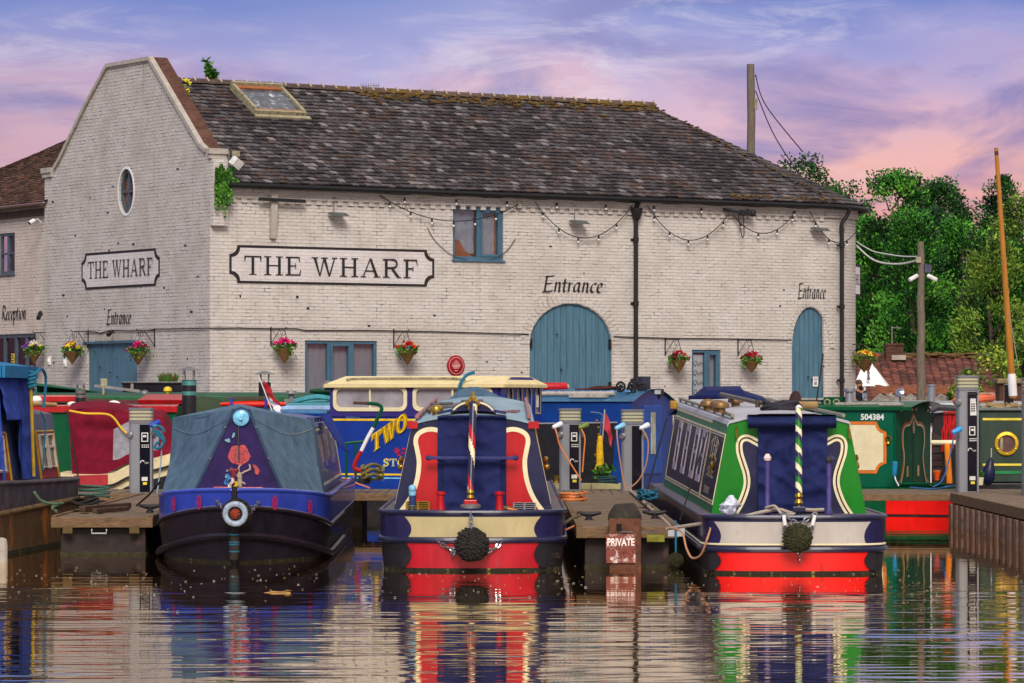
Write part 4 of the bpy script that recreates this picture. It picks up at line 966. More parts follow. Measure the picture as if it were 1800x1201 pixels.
for a, b_, nm in ((((1328, 132), (1346, 185), (1411, 267)), 0, 'short'), (((1328, 160), (1362, 240), (1421, 330)), 0, 'long')):
    wire('overhead_wire', [P(x, y, 102 - (x - 1328) * .08) for x, y in smooth_pts(list(a), 8)], .016, nm + ' dark wire running down from the tall utility pole', None, 'wire')
t, X, zt, H = pole(1619, 425, 85, .115, .075, .6, 'short pale wooden pole carrying cameras and a loudspeaker in front of the trees', 'camera_pole', .0)
b = MB(); b.box((-.07, -.1, H - .42), (.11, .08, .13)); b.build('junction_box', M_creamW, t, 0)
b = MB(); b.box((.14, -.02, H - .62), (.17, .14, .18), .3); b.build('loudspeaker', mat('speaker_grey', S(86, 84, 110), .6), t, 0, .01)
for s_ in (-1, 1):
    b = MB(); d = Vector((s_ * .8, -.5, -.45)).normalized(); b.lathe([(.045, 0), (.05, .03), (.05, .25), (.04, .26)], (s_ * .09 + (.06 if s_ > 0 else 0), -.05, H - .78), d, 10); b.build('camera', M_camw, t)
b = MB(); p0, p1 = P(1751, 260, 64), P(1781, 700, 64); t = thing('mast', 'leaning varnished orange wooden mast rising above the moored boats', 'mast', p1)
d = p0 - p1; b.tube([d * (k / 10) for k in range(11)], [.062 - .028 * k / 10 for k in range(11)], 12); b.build('spar', M_orangew, t)
b = MB(); b.tube([d * .97, d * .99, d * 1.0], [.036, .034, .03], 12); b.build('mast_cap', mat('spar_tip', S(110, 52, 30), .5), t)
b = MB(); b.lathe([(.075, -.05), (.075, .25), (.07, .32)], d * .02, d, 12); [b.lathe([(.068, 0), (.068, .03)], d * (.05 + .02 * k), d, 10) for k in range(3)]; b.build('mast_band', M_white, t)
b = MB(); b.tube([d * .34 + Vector((.02, -.06, 0)), d * .12 + Vector((.12, -.05, 0))], .006, 4); b.build('halyard', M_rope, t)
# ---------------------------------------------------------------- the three bow-on / stern-on narrowboats in front
class Fr:   # photo row/column -> local x,z of a boat whose root is at (X, Y0, 0)
    def __init__(s, X, Y0): s.X = X; s.Y0 = Y0
    def __call__(s, px, py, dy): p = P(px, py, s.Y0 + dy); return (p.x - s.X, p.z)
    def pts(s, L_, dy, zx=None):
        if zx: L_ = [(zx[0] + a / zx[2], zx[1] + b / zx[2]) for a, b in L_]
        return [s(a, b, dy) for a, b in L_]
def stern_outline(hw, a, L, p, n=44):
    pts = [(-hw, L), (-hw, L * .75), (-hw, L * .5), (-hw, L * .25), (-hw, a * 1.6)]
    for k in range(n + 1):
        t = -math.pi / 2 + math.pi * k / n; s_, c = math.sin(t), math.cos(t)
        pts.append((hw * math.copysign(abs(s_) ** (2 / p), s_), a * (1 - abs(c) ** (2 / p))))
    return pts + [(hw, a * 1.6), (hw, L * .25), (hw, L * .5), (hw, L * .75), (hw, L)]
M_hullblk = mat('hull_blacking', S(38, 36, 40), .45, var=.4, vs=4, bump=.25, bs=12, stain=[(S(92, 74, 58), .62, 3.5), (S(120, 112, 104), .72, 8)], stretch=(1, .5, 1.6))
M_hullnavy = mat('hull_navy', S(40, 38, 84), .3, var=.3, vs=3, coat=.3, stain=(S(60, 56, 66), .66, 5))
M_slime = mat('waterline_slime', S(44, 42, 26), .8, var=.6, vs=14, bump=.6, stain=[(S(136, 122, 62), .58, 9)])
M_scuffd = mat('gunwale_grey', S(104, 96, 108), .6, var=.35, vs=10, bump=.3, stain=(S(60, 54, 60), .6, 8))
M_credw = mat('counter_red', S(196, 22, 40), .4, var=.25, vs=4, stain=[(S(160, 44, 56), .6, 6), (S(206, 120, 124), .72, 16), (S(84, 24, 28), .7, 11)], stretch=(1, 1, .5))
M_ccream = mat('counter_cream', S(206, 190, 140), .4, var=.12, vs=4, coat=.15, stain=[(S(160, 142, 104), .6, 7), (S(110, 90, 64), .7, 16)], stretch=(1, 1, .4))
M_cwhite = mat('counter_white', S(206, 198, 188), .4, var=.1, vs=4, coat=.15, stain=[(S(164, 154, 146), .58, 6), (S(110, 100, 92), .71, 16)], stretch=(1, 1, .4))
def hull(root, out, bands, xr, side_low, side_high, name='hull'):
    # bands: list of (z0, z1, material for the stern face); |x| outside xr -> side material
    ms = [side_low, side_high, M_slime] + [b[2] for b in bands]; h = MB()
    sub = []
    for i in range(len(out) - 1):
        sub.append(out[i])
    sub.append(out[-1]); n = len(sub)
    for bi, (z0, z1, m) in enumerate(bands):
        ins = lambda z: 1 - .012 * (z < .3) - .02 * (z < .1)
        for i in range(n - 1):
            a, b = sub[i], sub[i + 1]; xm = (a[0] + b[0]) / 2; ym = (a[1] + b[1]) / 2
            inside = xr[0] < xm < xr[1] and ym < 1.2
            h.mi = 2 if z1 < .05 else (bi + 3 if inside else (0 if z1 < .4 else 1))
            f0, f1 = ins(z0), ins(z1)
            h.add([(a[0] * f0, a[1], z0), (b[0] * f0, b[1], z0), (b[0] * f1, b[1], z1), (a[0] * f1, a[1], z1)], [(0, 1, 2, 3)])
    hh = h.build(name, ms, root, 50)
    def yat(x):
        for a, b in zip(out[:-1], out[1:]):
            if a[0] <= x <= b[0] and b[0] - a[0] > 1e-6: return a[1] + (b[1] - a[1]) * (x - a[0]) / (b[0] - a[0])
        return 0
    for (z0, z1, m), dm in zip(bands[1:3], (side_low, side_high)):
        for sg, xb in ((-1, xr[0]), (1, xr[1])):
            e = MB(); xb -= sg * .02
            def fn(i, j):
                x = xb + sg * .06 - sg * (.06 + .075 * math.sin(math.pi * j)) * i; return (x, yat(x) - .004, z0 + (z1 - z0) * j)
            e.grid(fn, 8, 10); e.build('painted_end', dm, hh, 60)
    return hh
def strake(root, out, z, r, m, sq=1.0, name='rubbing_strake', off=0.0):
    s = MB(); s.tube([(x * (1 + off), y - off, z) for x, y in out], r, 8); return s.build(name, m, root)
def cabin_ring(y, wb, wt, z0, z1, cam, n=9):
    top = [(wt * (1 - 2 * k / (n - 1)), y, z1 + cam * (1 - (1 - 2 * k / (n - 1)) ** 2)) for k in range(n)]
    return [(wb, y, z0)] + top + [(-wb, y, z0)]
class Cab:
    def __init__(s, y0, y1, wb, wt, z0, z1, rise, cam): s.__dict__.update(locals())
    def z(s, y): return s.z1 + s.rise * (y - s.y0) / (s.y1 - s.y0)
    def side(s, y, f, sgn, out=0.0):    # a point on the cabin side, f from 0 (gunwale) to 1 (roof edge)
        zt = s.z(y); x = s.wb + (s.wt - s.wb) * f; z = s.z0 + (zt - s.z0) * f
        return (sgn * (x + out), y, z + out * .2)
    def build(s, root, mside, mroof, mend):
        c = MB(); N = 8; rings = [cabin_ring(s.y0 + (s.y1 - s.y0) * k / N, s.wb, s.wt, s.z0, s.z(s.y0 + (s.y1 - s.y0) * k / N), s.cam) for k in range(N + 1)]
        c.loft([[(x * .998, y, z - (.004 if 0 < i < len(r) - 1 else 0)) for i, (x, y, z) in enumerate(r)] for r in rings], True)
        cab = c.build('cabin', mside, root, 0)
        b = MB(); n = len(rings[0]); b.add(rings[0], [tuple(range(n))]); b.build('bulkhead', mend, cab, 0)
        b = MB(); b.add(rings[-1], [tuple(range(n))]); b.build('bulkhead', mend, cab, 0)
        r = MB(); rr = []
        for k in range(N + 1):
            y = s.y0 + (s.y1 - s.y0) * k / N - (.02 if k == 0 else 0); q = cabin_ring(y, s.wb, s.wt, s.z0, s.z(y), s.cam)[1:-1]
            rr.append([(q[0][0] + .02, y, q[0][2] - .03)] + [(x, y_, z + .012) for x, y_, z in q] + [(q[-1][0] - .02, y, q[-1][2] - .03)])
        r.loft(rr); f = rr[0]; r.add([(p[0], p[1], p[2]) for p in f] + [(p[0], p[1], p[2] - .03) for p in f], [(i, i + 1, len(f) + i + 1, len(f) + i) for i in range(len(f) - 1)])
        s.cab = cab; s.roof = r.build('roof', mroof, cab, 40); return cab
    def rail(s, m, r=.02, dx=.05):
        for sg in (-1, 1):
            t = MB(); t.tube([(sg * (s.wt - dx), s.y0 + .1 + (s.y1 - s.y0 - .2) * k / 10, s.z(s.y0 + (s.y1 - s.y0) * k / 10) + .075) for k in range(11)], r, 8)
            for k in range(8): y = s.y0 + .2 + (s.y1 - s.y0 - .4) * k / 7; t.b2((sg * (s.wt - dx) - .015, y - .03, s.z(y) - .0), (sg * (s.wt - dx) + .015, y + .03, s.z(y) + .07))
            t.build('handrail', m, s.cab)
    def patch(s, name, m, ya, yb, f0, f1, sgn, out=.006, holes=None, parent=None, th=.0):
        b = MB(); b.add([s.side(ya, f0, sgn, out), s.side(yb, f0, sgn, out), s.side(yb, f1, sgn, out), s.side(ya, f1, sgn, out)], [(0, 1, 2, 3)]); return b.build(name, m, parent or s.cab, 0)
    def frame(s, name, m, ya, yb, f0, f1, sgn, w, out=.01, parent=None, fw=None):
        b = MB(); fw = fw or w / (s.z1 - s.z0)
        for (a, c, g0, g1) in ((ya, yb, f0, f0 + fw), (ya, yb, f1 - fw, f1), (ya, ya + w, f0 + fw, f1 - fw), (yb - w, yb, f0 + fw, f1 - fw)):
            P8 = [s.side(y, f, sgn, o) for o in (0, out) for (y, f) in ((a, g0), (c, g0), (c, g1), (a, g1))]
            b.add(P8, [(4, 5, 6, 7), (0, 1, 5, 4), (1, 2, 6, 5), (2, 3, 7, 6), (3, 0, 4, 7)])
        return b.build(name, m, parent or s.cab, 0)
    def win(s, ya, yb, f0, f1, sgn, m, mid=None):
        w = s.frame('window', m, ya, yb, f0, f1, sgn, .08, .02); s.patch('pane', M_glassd, ya + .03, yb - .03, f0 + .03, f1 - .03, sgn, .004, parent=w)
        if mid: s.frame('glazing_bar', m, ya + .03, yb - .03, mid - .02, mid + .02, sgn, .02, .014, w, .019)
        return w
def vent(root, x, y, z, m=M_brass, r=.1):
    b = MB(); b.lathe([(r * .55, 0), (r * .55, .05), (r, .055), (r * 1.02, .075), (r * .9, .11), (r * .5, .135), (.01, .14)], (x, y, z), (0, 0, 1), 18); return b.build('mushroom_vent', m, root)
M_weave = mat('rope_fender_black', S(54, 50, 46), .95, var=.6, vs=26, bump=1.0, bs=60)
M_weave2 = mat('rope_fender_green', S(70, 68, 42), .95, var=.6, vs=26, bump=1.0, bs=60, stain=(S(104, 104, 50), .6, 10))
def knit_ball(r, n=22, m=16, dep=.12):   # woven rope ball: a lumpy surface of rope ends
    b = MB(); vs = []; fs = []
    for j in range(m + 1):
        p = math.pi * j / m
        for k in range(n):
            a = 2 * math.pi * (k + .5 * (j % 2)) / n; vs.append((r * math.sin(p) * math.cos(a), r * .8 * math.cos(p), r * math.sin(p) * math.sin(a)))
    b.add(vs, [(j * n + k, j * n + (k + 1) % n, (j + 1) * n + (k + 1) % n, (j + 1) * n + k) for j in range(m) for k in range(n)])
    for j in range(1, m):
        p = math.pi * j / m; nn = max(6, int(26 * math.sin(p))); wb_ = ru(.96, 1.03)
        for k in range(nn):
            a = 2 * math.pi * (k + .5 * (j % 2)) / nn; q = r * wb_ * ru(.95, 1.05); b.blob((q * math.sin(p) * math.cos(a), q * .8 * math.cos(p), q * math.sin(p) * math.sin(a)), r * ru(.09, .13), 6, 4, (ru(1, 1.5), .8, .9), .6)
    return b
def chain(mb, pts, ln=.07, r=.011):
    pts = [Vector(p) for p in pts]; Ls = [0]
    for a, b in zip(pts[:-1], pts[1:]): Ls.append(Ls[-1] + (b - a).length)
    def at(s_):
        for i in range(len(pts) - 1):
            if s_ <= Ls[i + 1] or i == len(pts) - 2:
                return pts[i].lerp(pts[i + 1], (s_ - Ls[i]) / max(1e-6, Ls[i + 1] - Ls[i]))
    n = max(2, int(Ls[-1] / (ln * .75)))
    for k in range(n):
        a, c = at(Ls[-1] * k / n), at(Ls[-1] * (k + .999) / n); d = (c - a).normalized(); m_ = (a + c) / 2
        u = d.cross(Vector((0, 1, 0))).normalized() if k % 2 == 0 else d.cross(d.cross(Vector((0, 1, 0)))).normalized()
        mb.tube([m_ + d * ln * .5 * math.cos(t) + u * ln * .28 * math.sin(t) for t in [R(45 * q) for q in range(8)]], r, 5, True)

def chain_part(root, pts, ln=.07, r=.011):
    b = MB(); chain(b, pts, ln, r); b.build('chain', M_chrome, root)

def scroll_panel(cab, fr, dy, fill, line, outer, zx, mirror_px, m_fill, m_line, m_line2=None, w=.05):
    # outer: the curved edge of a painted panel given on the enlarged photograph; mirrored about mirror_px
    pts = fr.pts(outer, dy, zx); pts = smooth_pts(pts, 6)
    inner = fr.pts(fill, dy, zx)
    for sg in (0, 1):
        q = [(2 * mirror_px - x, z) if sg else (x, z) for x, z in pts]; f = q + [(2 * mirror_px - x, z) if sg else (x, z) for x, z in inner]
        b = MB(); b.flat(f, dy - .004); pan = b.build('painted_panel', m_fill, cab, 0)
        b = MB(); b.ribbon(q, w, dy - .008); b.build('scroll_line', m_line, pan, 0)
        if m_line2: b = MB(); b.ribbon(q, w * .22, dy - .0105); b.build('scroll_fine_line', m_line2, pan, 0)

def canvas_sheet(pts_fn, nu, nv, amp=.015, freq=6, seed=0, dirn=(0, -1, 0)):
    b = MB(); d = Vector(dirn)
    def fn(i, j):
        p = Vector(pts_fn(i, j)); k = .5 - 1.6 * abs(noise.noise(Vector((p.x * freq * .6 + p.z * .8, p.z * freq * .8, seed)))) + .5 * noise.noise(Vector((p.x * freq * 2 + 9, p.z * freq * 1.6, seed)))
        return p + d * (amp * k)
    b.grid(fn, nu, nv); return b

# ======== red and navy boat, stern towards us
ZR = (640, 660, 3.337)
RX, RY = -.4437, 41.2
fr = Fr(RX, RY)
rb = thing('narrowboat', 'narrowboat with red and cream stern, navy canvas over its doors and striped tiller', 'narrowboat', (RX, RY, 0), 0, 'narrowboats moored stern or bow to the camera')
out = stern_outline(1.045, .8, 15.5, 2.7)
hull(rb, out, [(-.3, .035, M_slime), (.035, .33, M_credw), (.33, .605, M_ccream), (.605, .665, M_navy)], (-.775, .785), M_hullblk, M_hullnavy)
strake(rb, out, .345, .035, M_navy); strake(rb, out, .655, .028, M_navy)
ct = MB()
for sg in (-1, 1):    # the curved dark ends of the painted counter
    pass
b = MB(); b.add([(x, y, .66) for x, y in out], [tuple(range(len(out)))]); b.build('deck', M_scuffd, rb, 0)
cab = Cab(.86, 11.6, .90, .69, .655, 1.645, .20, .10)
M_navyside = mat('cabin_side_maroon', S(92, 26, 50), .25, var=.3, vs=3, coat=.5)
M_roofblue = mat('roof_pale_blue', S(150, 182, 198), .5, var=.2, vs=4, bump=.15, stain=(S(96, 126, 146), .58, 5), stretch=(.5, .1, 1))
cab.build(rb, M_navyside, M_roofblue, M_navy); C = cab.cab
cab.rail(mat('rail_pinkish', S(178, 116, 118), .5, var=.2), .024)
for sg in (-1, 1):
    cab.frame('coach_line', M_cream, cab.y0 + .06, 4.2, .07, .93, sg, .03, .004)
    cab.patch('side_panel', M_red, cab.y0 + .25, 4.0, .18, .82, sg)
    for y in (4.6, 6.4, 8.2): cab.win(y, y + .9, .42, .86, sg, M_brass)
    for f in (.55,): b = MB(); b.blob(cab.side(1.5, f, sg, .05), .05, 8, 6, (.6, 1.4, .9)); b.blob(cab.side(1.5, f - .08, sg, .04), .04, 8, 6); b.build('brass_fitting', M_brass, C)
    b = MB(); b.b2((sg * .69 - .06, .82, 1.585), (sg * .69 + .06, .855, 1.665)); b.build('corner_block', M_red, C, 0)
# painted scroll panels either side of the doors
scroll_panel(C, fr, .855, [(432, 800), (432, 322)], None, [(432, 322), (390, 316), (345, 326), (312, 352), (303, 390), (312, 440), (322, 500), (318, 570), (306, 630), (285, 690), (255, 745), (214, 800)], ZR, fr(829.5, 800, .855)[0], M_red, M_cream, None, .052)
for sg in (-1, 1):
    b = MB(); b.b2((sg * .72 - .006, .84, .68), (sg * .72 + .006, .852, .9)) if False else None
# canvas over the doors
cx0, zt0 = fr(769, 732, .78); cx1, zb0 = fr(890, 899, .78); cz_mid = fr(830, 806, .78)[1]
def cvs(i, j):
    z = zb0 + (zt0 - zb0) * j; nar = .068 if z < cz_mid - .02 else 0
    x = cx0 + nar + (cx1 - cx0 - 2 * nar) * i
    return (x, .80 - (.05 if j > .98 else 0) + (.04 * j), z + (.015 * math.sin(i * 3.1) if j > .97 else 0))
b = canvas_sheet(cvs, 40, 60, .045, 5, 3); cv = b.build('door_canvas', M_navyc, C, 60)
b = MB(); b.grid(lambda i, j: (cx0 + (cx1 - cx0) * i, .79 + .42 * j, zt0 + .02 + .05 * math.sin(math.pi * i) + .03 * j), 12, 4); b.build('canvas_top', M_navyc, cv, 60)
for sg in (0, 1): b = MB(); x = cx0 if sg == 0 else cx1 - .085; b.b2((x, .825, zb0), (x + .085, .85, cz_mid)); b.build('door_edge', M_navyk, C, 0)
b = MB(); a_, z_ = fr(751, 805, .7); c_, _ = fr(904, 806, .7); b.bar((a_, .7, z_), (c_, .7, z_ - .003), .05, .035); [b.lathe([(.01, -.02), (.032, 0), (.032, .03), (.01, .05)], (x, .7, z_), (1, 0, 0), 10) for x in (a_, c_)]; b.build('canvas_bar', mat('bar_navy', S(52, 60, 120), .6, var=.3, vs=20, bump=.4), C, 0, .006)
# hatch, ornament, roof clutter
b = MB(); q = [(.26 * math.cos(R(180 * k / 16)), 1.735 + .17 * math.sin(R(180 * k / 16))) for k in range(17)]; b.plate(q, 1.02, 1.06); b.grid(lambda i, j: (q[int(i * 16)][0], 1.06 + 1.0 * j, q[int(i * 16)][1] + .01), 16, 2); b.build('hatch', M_navy, C, 60)
b = MB(); b.ribbon([(x * .93, 1.735 + (z - 1.735) * .9) for x, z in q], .022, 1.012); b.build('hatch_trim', M_cream, C, 0)
b = MB(); ox, oz = fr(831, 702, 1.0); [b.blob((ox + dx, 1.0, oz + dz), r_, 8, 6, (.8, .8, 1.2)) for dx, dz, r_ in ((0, 0, .05), (.04, -.03, .035), (-.04, -.03, .035), (0, .05, .03), (.065, -.055, .03), (-.065, -.055, .03))]; b.lathe([(.07, -.12), (.05, -.06)], (ox, 1.0, oz), (0, 0, 1), 12); b.build('brass_ornament', M_brass, C)
for (px, py, y, m) in ((767, 716, 1.9, M_brass),):
    x, z = fr(px, py, y); vent(C, x, y, cab.z(y) + .05, m, .085)
b = MB()
for k, (xa, xb, ya, yb) in enumerate(((-.52, -.1, 3.0, 5.2), (-.46, -.06, 3.0, 5.4), (-.38, .0, 3.1, 5.0))): b.tube([(xa, ya, cab.z(ya) + .13), (xb, yb, cab.z(yb) + .15)], .018, 8)
for (x, y) in ((-.45, 3.2), (-.1, 4.9)): b.tube([(x - .1, y, cab.z(y) + .05), (x - .08, y, cab.z(y) + .17), (x + .18, y + .1, cab.z(y) + .18)], .018, 8); b.blob((x - .1, y, cab.z(y) + .1), .04, 8, 6)
b.build('pole_rack', mat('rack_steel', S(120, 112, 110), .4, .5, var=.3, vs=20), C)
b = MB(); b.bar((.3, 2.2, cab.z(2.2) + .1), (.52, 3.6, cab.z(3) + .09), .05, .03); b.build('roof_plank', mat('plank_redwhite', S(200, 180, 184), .5, stain=(S(170, 40, 50), .52, 6)), C, 0)
# pram hood at the far end
M_hoodb = M_slatec
HD = [fr(p[0], p[1], 13) for p in ((745, 722), (792, 700), (808, 684), (824, 678), (842, 678), (858, 684), (880, 695), (925, 712))]
b = MB(); L_ = [[(x, 11.65 + 0 * x, z + .0) for x, z in HD], [(x, 13.2, z) for x, z in HD]]
b.loft([[(x, 11.62, 1.76 + (z - HD[0][1]) * .86) for x, z in HD], [(x, 12.2, z - .02) for x, z in HD], [(x, 14.6, z - .05) for x, z in HD]])
b.add([(x, 11.62, 1.76 + (z - HD[0][1]) * .86) for x, z in HD], [tuple(range(len(HD)))]); b.build('pram_hood', M_hoodb, rb, 0)
# tiller, swan neck and stern fittings
def striped_pole(root, a, b_, r0, r1, cols, turns, nm='tiller'):
    a, b_ = Vector(a), Vector(b_); d = (b_ - a); L_ = d.length; t = MB(); n = 16; m = 64; ax = d.normalized(); u = ax.orthogonal().normalized(); w_ = ax.cross(u); nc = len(cols)
    vs = [a + d * (j / m) + (u * math.cos(2 * math.pi * k / n) + w_ * math.sin(2 * math.pi * k / n)) * (r0 + (r1 - r0) * j / m) for j in range(m + 1) for k in range(n)]
    o = len(t.v); t.v += [tuple(v) for v in vs]
    for j in range(m):
        for k in range(n):
            t.f.append([o + j * n + k, o + j * n + (k + 1) % n, o + (j + 1) * n + (k + 1) % n, o + (j + 1) * n + k]); t.m.append(int(((k / n + turns * j / m) % 1) * nc))
    t.blob(b_, r1 * 1.05, 10, 6)
    return t.build(nm, cols, root, 40)
tx0, tz0 = fr(827, 864, .1); tx1, tz1 = fr(832, 712, .5)
striped_pole(rb, (tx0, .1, tz0), (tx1, .5, tz1), .034, .046, [M_navy, M_cream, M_red, M_navy], 1.7)
b = MB(); b.lathe([(.03, 0), (.045, .02), (.03, .05), (.045, .08), (.03, .11)], (tx0, .1, tz0 - .09), (0, 0, 1), 14); b.build('tiller_collar', M_brass, rb)
b = MB(); b.b2((tx0 - .075, .02, tz0 - .165), (tx0 + .075, .18, tz0 - .092)); b.build('rudder_block', M_red, rb, 0, .012)
b = MB(); b.lathe([(.115, 0), (.12, .03), (.09, .05), (.05, .06)], (tx0, .1, .70), (0, 0, 1), 18); b.build('rudder_bearing', M_galv, rb)
for px in (775, 878):
    x, z = fr(px, 899, .28); b = MB(); b.lathe([(.052, 0), (.045, .03), (.036, .12), (.04, .17), (.058, .18), (.058, .205), (.02, .215)], (x, .28, .67), (0, 0, 1), 14); b.build('mooring_dolly', M_red, rb)
x0, z1 = fr(715, 882, .84); x1, z0 = fr(754, 897, .84); b = MB(); v = MB(); v.b2((x0, .845, z0), (x1, .852, z1)); v.build('vent_backing', M_darkin, C, 0); [b.b2((x0, .83, z0 + (z1 - z0) * k / 4 - .006), (x1, .845, z0 + (z1 - z0) * k / 4 + .006)) for k in range(5)]; [b.b2((x0 + (x1 - x0) * k / 2 - .01, .826, z0), (x0 + (x1 - x0) * k / 2 + .01, .83, z1)) for k in range(3)]; b.build('louvre_vent', M_brass, C, 0)
x0, z1 = fr(903, 884, .84); x1, z0 = fr(941, 897, .84); b = MB(); v = MB(); v.b2((x0, .845, z0), (x1, .852, z1)); v.build('vent_backing', M_darkin, C, 0); [b.b2((x0, .83, z0 + (z1 - z0) * k / 4 - .004), (x1, .845, z0 + (z1 - z0) * k / 4 + .004)) for k in range(5)]; [b.b2((x0 + (x1 - x0) * k / 2 - .008, .826, z0), (x0 + (x1 - x0) * k / 2 + .008, .83, z1)) for k in range(3)]; o = b.build('louvre_vent', M_steel, C, 0)
M_plug = mat('plug_blue', S(130, 190, 220), .4); M_plugd = mat('plug_navy', S(50, 70, 120), .4)
x, z = fr(725, 868, .78); t = thing('shore_power_plug', 'pale blue power plug clipped on the red stern beside the brass vent', 'plug', (RX + x, RY + .78, z)); b = MB(); b.lathe([(.03, -.14), (.035, -.02), (.045, .0), (.045, .08), (.03, .09)], (0, 0, 0), (0, 0, 1), 12); b.blob((0, -.02, .06), .045, 8, 6); b.build('plug_body', M_plug, t); b = MB(); b.lathe([(.036, -.13), (.04, -.02)], (0, 0, 0), (0, 0, 1), 12); b.tube(smooth_pts([(0, 0, -.13), (.0, -.02, -.2), (.05, -.03, -.27)], 4), .012, 6); b.build('plug_tail', M_plugd, t)
# rope button fender and chains
fx, fz = fr(829, 958, -.18); ft = thing('rope_fender', 'round black rope fender hung on chains over the red and cream stern', 'fender', (RX + fx, RY - .18, fz), 0, 'round rope fenders')
knit_ball(.178).build('fender_ball', M_weave, ft)
c = MB(); q = lambda px, py, dy: (fr(px, py, dy)[0] - fx, dy + .18, fr(px, py, dy)[1] - fz)
chain_part(ft, [q(827, 897, .02), q(828, 912, -.1), q(829, 934, -.2)]); chain_part(ft, [q(800, 968, -.06), q(785, 962, -.02), q(767, 950, .02)]); chain_part(ft, [q(856, 970, -.06), q(870, 965, -.02), q(886, 949, .02)]); chain_part(ft, [q(797, 968, -.04), q(795, 978, -.03)]);

# ======== green and navy boat, stern towards us
ZG = (1130, 670, 3.337)
GX, GY = 3.115, 40.5
fr = Fr(GX, GY)
gb = thing('narrowboat', 'narrowboat with green and navy stern, white counter band and red waterline', 'narrowboat', (GX, GY, 0), 0, 'narrowboats moored stern or bow to the camera')
out = stern_outline(1.02, .62, 15.8, 3.4)
M_gwhite = M_cwhite
hull(gb, out, [(-.3, .035, M_slime), (.035, .255, M_redb), (.255, .572, M_gwhite), (.572, .64, M_navy)], (-.915, .845), M_hullblk, M_hullnavy)
strake(gb, out, .272, .035, M_navy); strake(gb, out, .625, .028, M_navy)
b = MB(); b.ribbon([(0, 0), (0, 0)], .01) if False else None
b = MB(); b.tube([(x, y - .012, .325) for x, y in out], .012, 6); b.build('coach_line', M_cream, gb)
b = MB(); b.add([(x, y, .632) for x, y in out], [tuple(range(len(out)))]); b.build('deck', M_scuffd, gb, 0)
cab = Cab(1.1, 14.4, .87, .675, .63, 1.66, .19, .10)
M_green = mat('green_gloss', S(16, 136, 26), .36, var=.2, vs=4, coat=.2, stain=[(S(10, 110, 24), .58, 5), (S(110, 176, 100), .73, 20), (S(20, 70, 24), .71, 13)], stretch=(1.6, 1, .45))
M_greend = mat('green_deep', S(14, 92, 56), .4, var=.25, vs=4, spec=.12)
M_navyg = mat('side_navy_gloss', S(26, 30, 60), .4, var=.4, vs=2, spec=.08)
M_roofgrey = mat('roof_grey', S(196, 196, 204), .5, var=.14, vs=4, bump=.15, stain=(S(150, 148, 156), .6, 4), stretch=(.4, .15, 1))
cab.build(gb, mat('side_green', S(26, 138, 84), .45, var=.3, vs=3, spec=.15), M_roofgrey, M_green); C = cab.cab
cab.rail(mat('rail_greencream', S(150, 150, 130), .5, var=.2), .022)
for sg in (-1, 1):
    cab.patch('side_panel', M_navyg, cab.y0 + .12, 14.0, .12, .84, sg, .004)
    for i, (ya, yb) in enumerate(((cab.y0 + .1, 4.15), (4.25, 14.1))): cab.frame('coach_line', M_cream, ya, yb, .09, .87, sg, .06 + .06 * i, .009, None, .045); cab.frame('top_line', M_cream, ya, yb, .93, .985, sg, .03, .006) if i else None; cab.frame('fine_line', M_ink, ya + .012 + .02 * i, yb - .012 - .02 * i, .112, .848, sg, .012 + .015 * i, .012, None, .008)
    for y in (4.7, 6.4, 8.8, 11.2): cab.win(y, y + .95, .25, .82, sg, mat('frame_mauve', S(172, 158, 174), .5), .55)
    b = MB(); p = cab.side(1.75, .5, sg, .05); b.blob(p, .055, 8, 6, (.6, 1.3, 1)); b.blob((p[0], p[1], p[2] + .09), .04, 8, 6, (.6, 1, 1)); b.blob((p[0], p[1], p[2] - .08), .035, 8, 6, (.6, 1, 1)); b.build('brass_fitting', M_brass, C)
    b = MB(); b.box(cab.side(13.9, .98, sg, .06), (.1, .24, .12)); b.build('navigation_lamp', mat('lamp_amber', S(200, 150, 50), .4), C, 0, .01)
# lettering on the near panel of the port side
lt = MB()
def sidefn(sgn): return lambda a, b_: (a, b_)
def side_text(txt, ya, yb, f0, f1, arc=0.0):
    m2 = MB(); slab_text(m2, txt, 0, 1, 0, 1, 0)
    vs = []
    for (x, y, z) in m2.v:
        yy = yb + (ya - yb) * x; ff = f0 + (f1 - f0) * z + arc * math.sin(math.pi * x)
        vs.append(cab.side(yy, ff, -1, .008 - y * 2))
    o = len(lt.v); lt.v += vs; lt.f += [[o + i for i in q] for q in m2.f]; lt.m += [0] * len(m2.f)
SLABG['L'] = (.8, [('r', .12, 0, .27, 1), ('r', 0, 0, .76, .075), ('r', 0, .95, .4, 1), ('p', [(.8, .3), (.765, .3), (.69, .03), (.76, 0)])])
side_text('THE', 1.75, 3.6, .54, .74, .07); side_text('SOL', 1.9, 3.4, .36, .47); side_text('STOURPORT', 1.9, 3.5, .18, .255)
lt.build('side_lettering', mat('lettering_gold', S(232, 222, 176), .4), C, 0)
# painted scrolls: navy centre panel with a cream edge, seen either side of the canvas
scroll_panel(C, fr, 1.095, [(880, 800), (880, 372), (690, 372)], None, [(690, 372), (655, 352), (618, 334), (585, 338), (566, 366), (568, 420), (586, 480), (606, 545), (610, 605), (592, 672), (560, 740), (520, 798)], ZG, fr(1391.5, 800, 1.095)[0], M_navy, M_cream, M_ink, .075)
b = MB(); 
for px in (1294, 1492):
    x, z = fr(px, 760, 1.06); b.tube([(x, 1.08, z + .06), (x, 1.04, z + .04), (x, 1.04, z - .05), (x + .02, 1.03, z - .07)], .012, 6)
b.build('cabin_hook', M_brass, C)
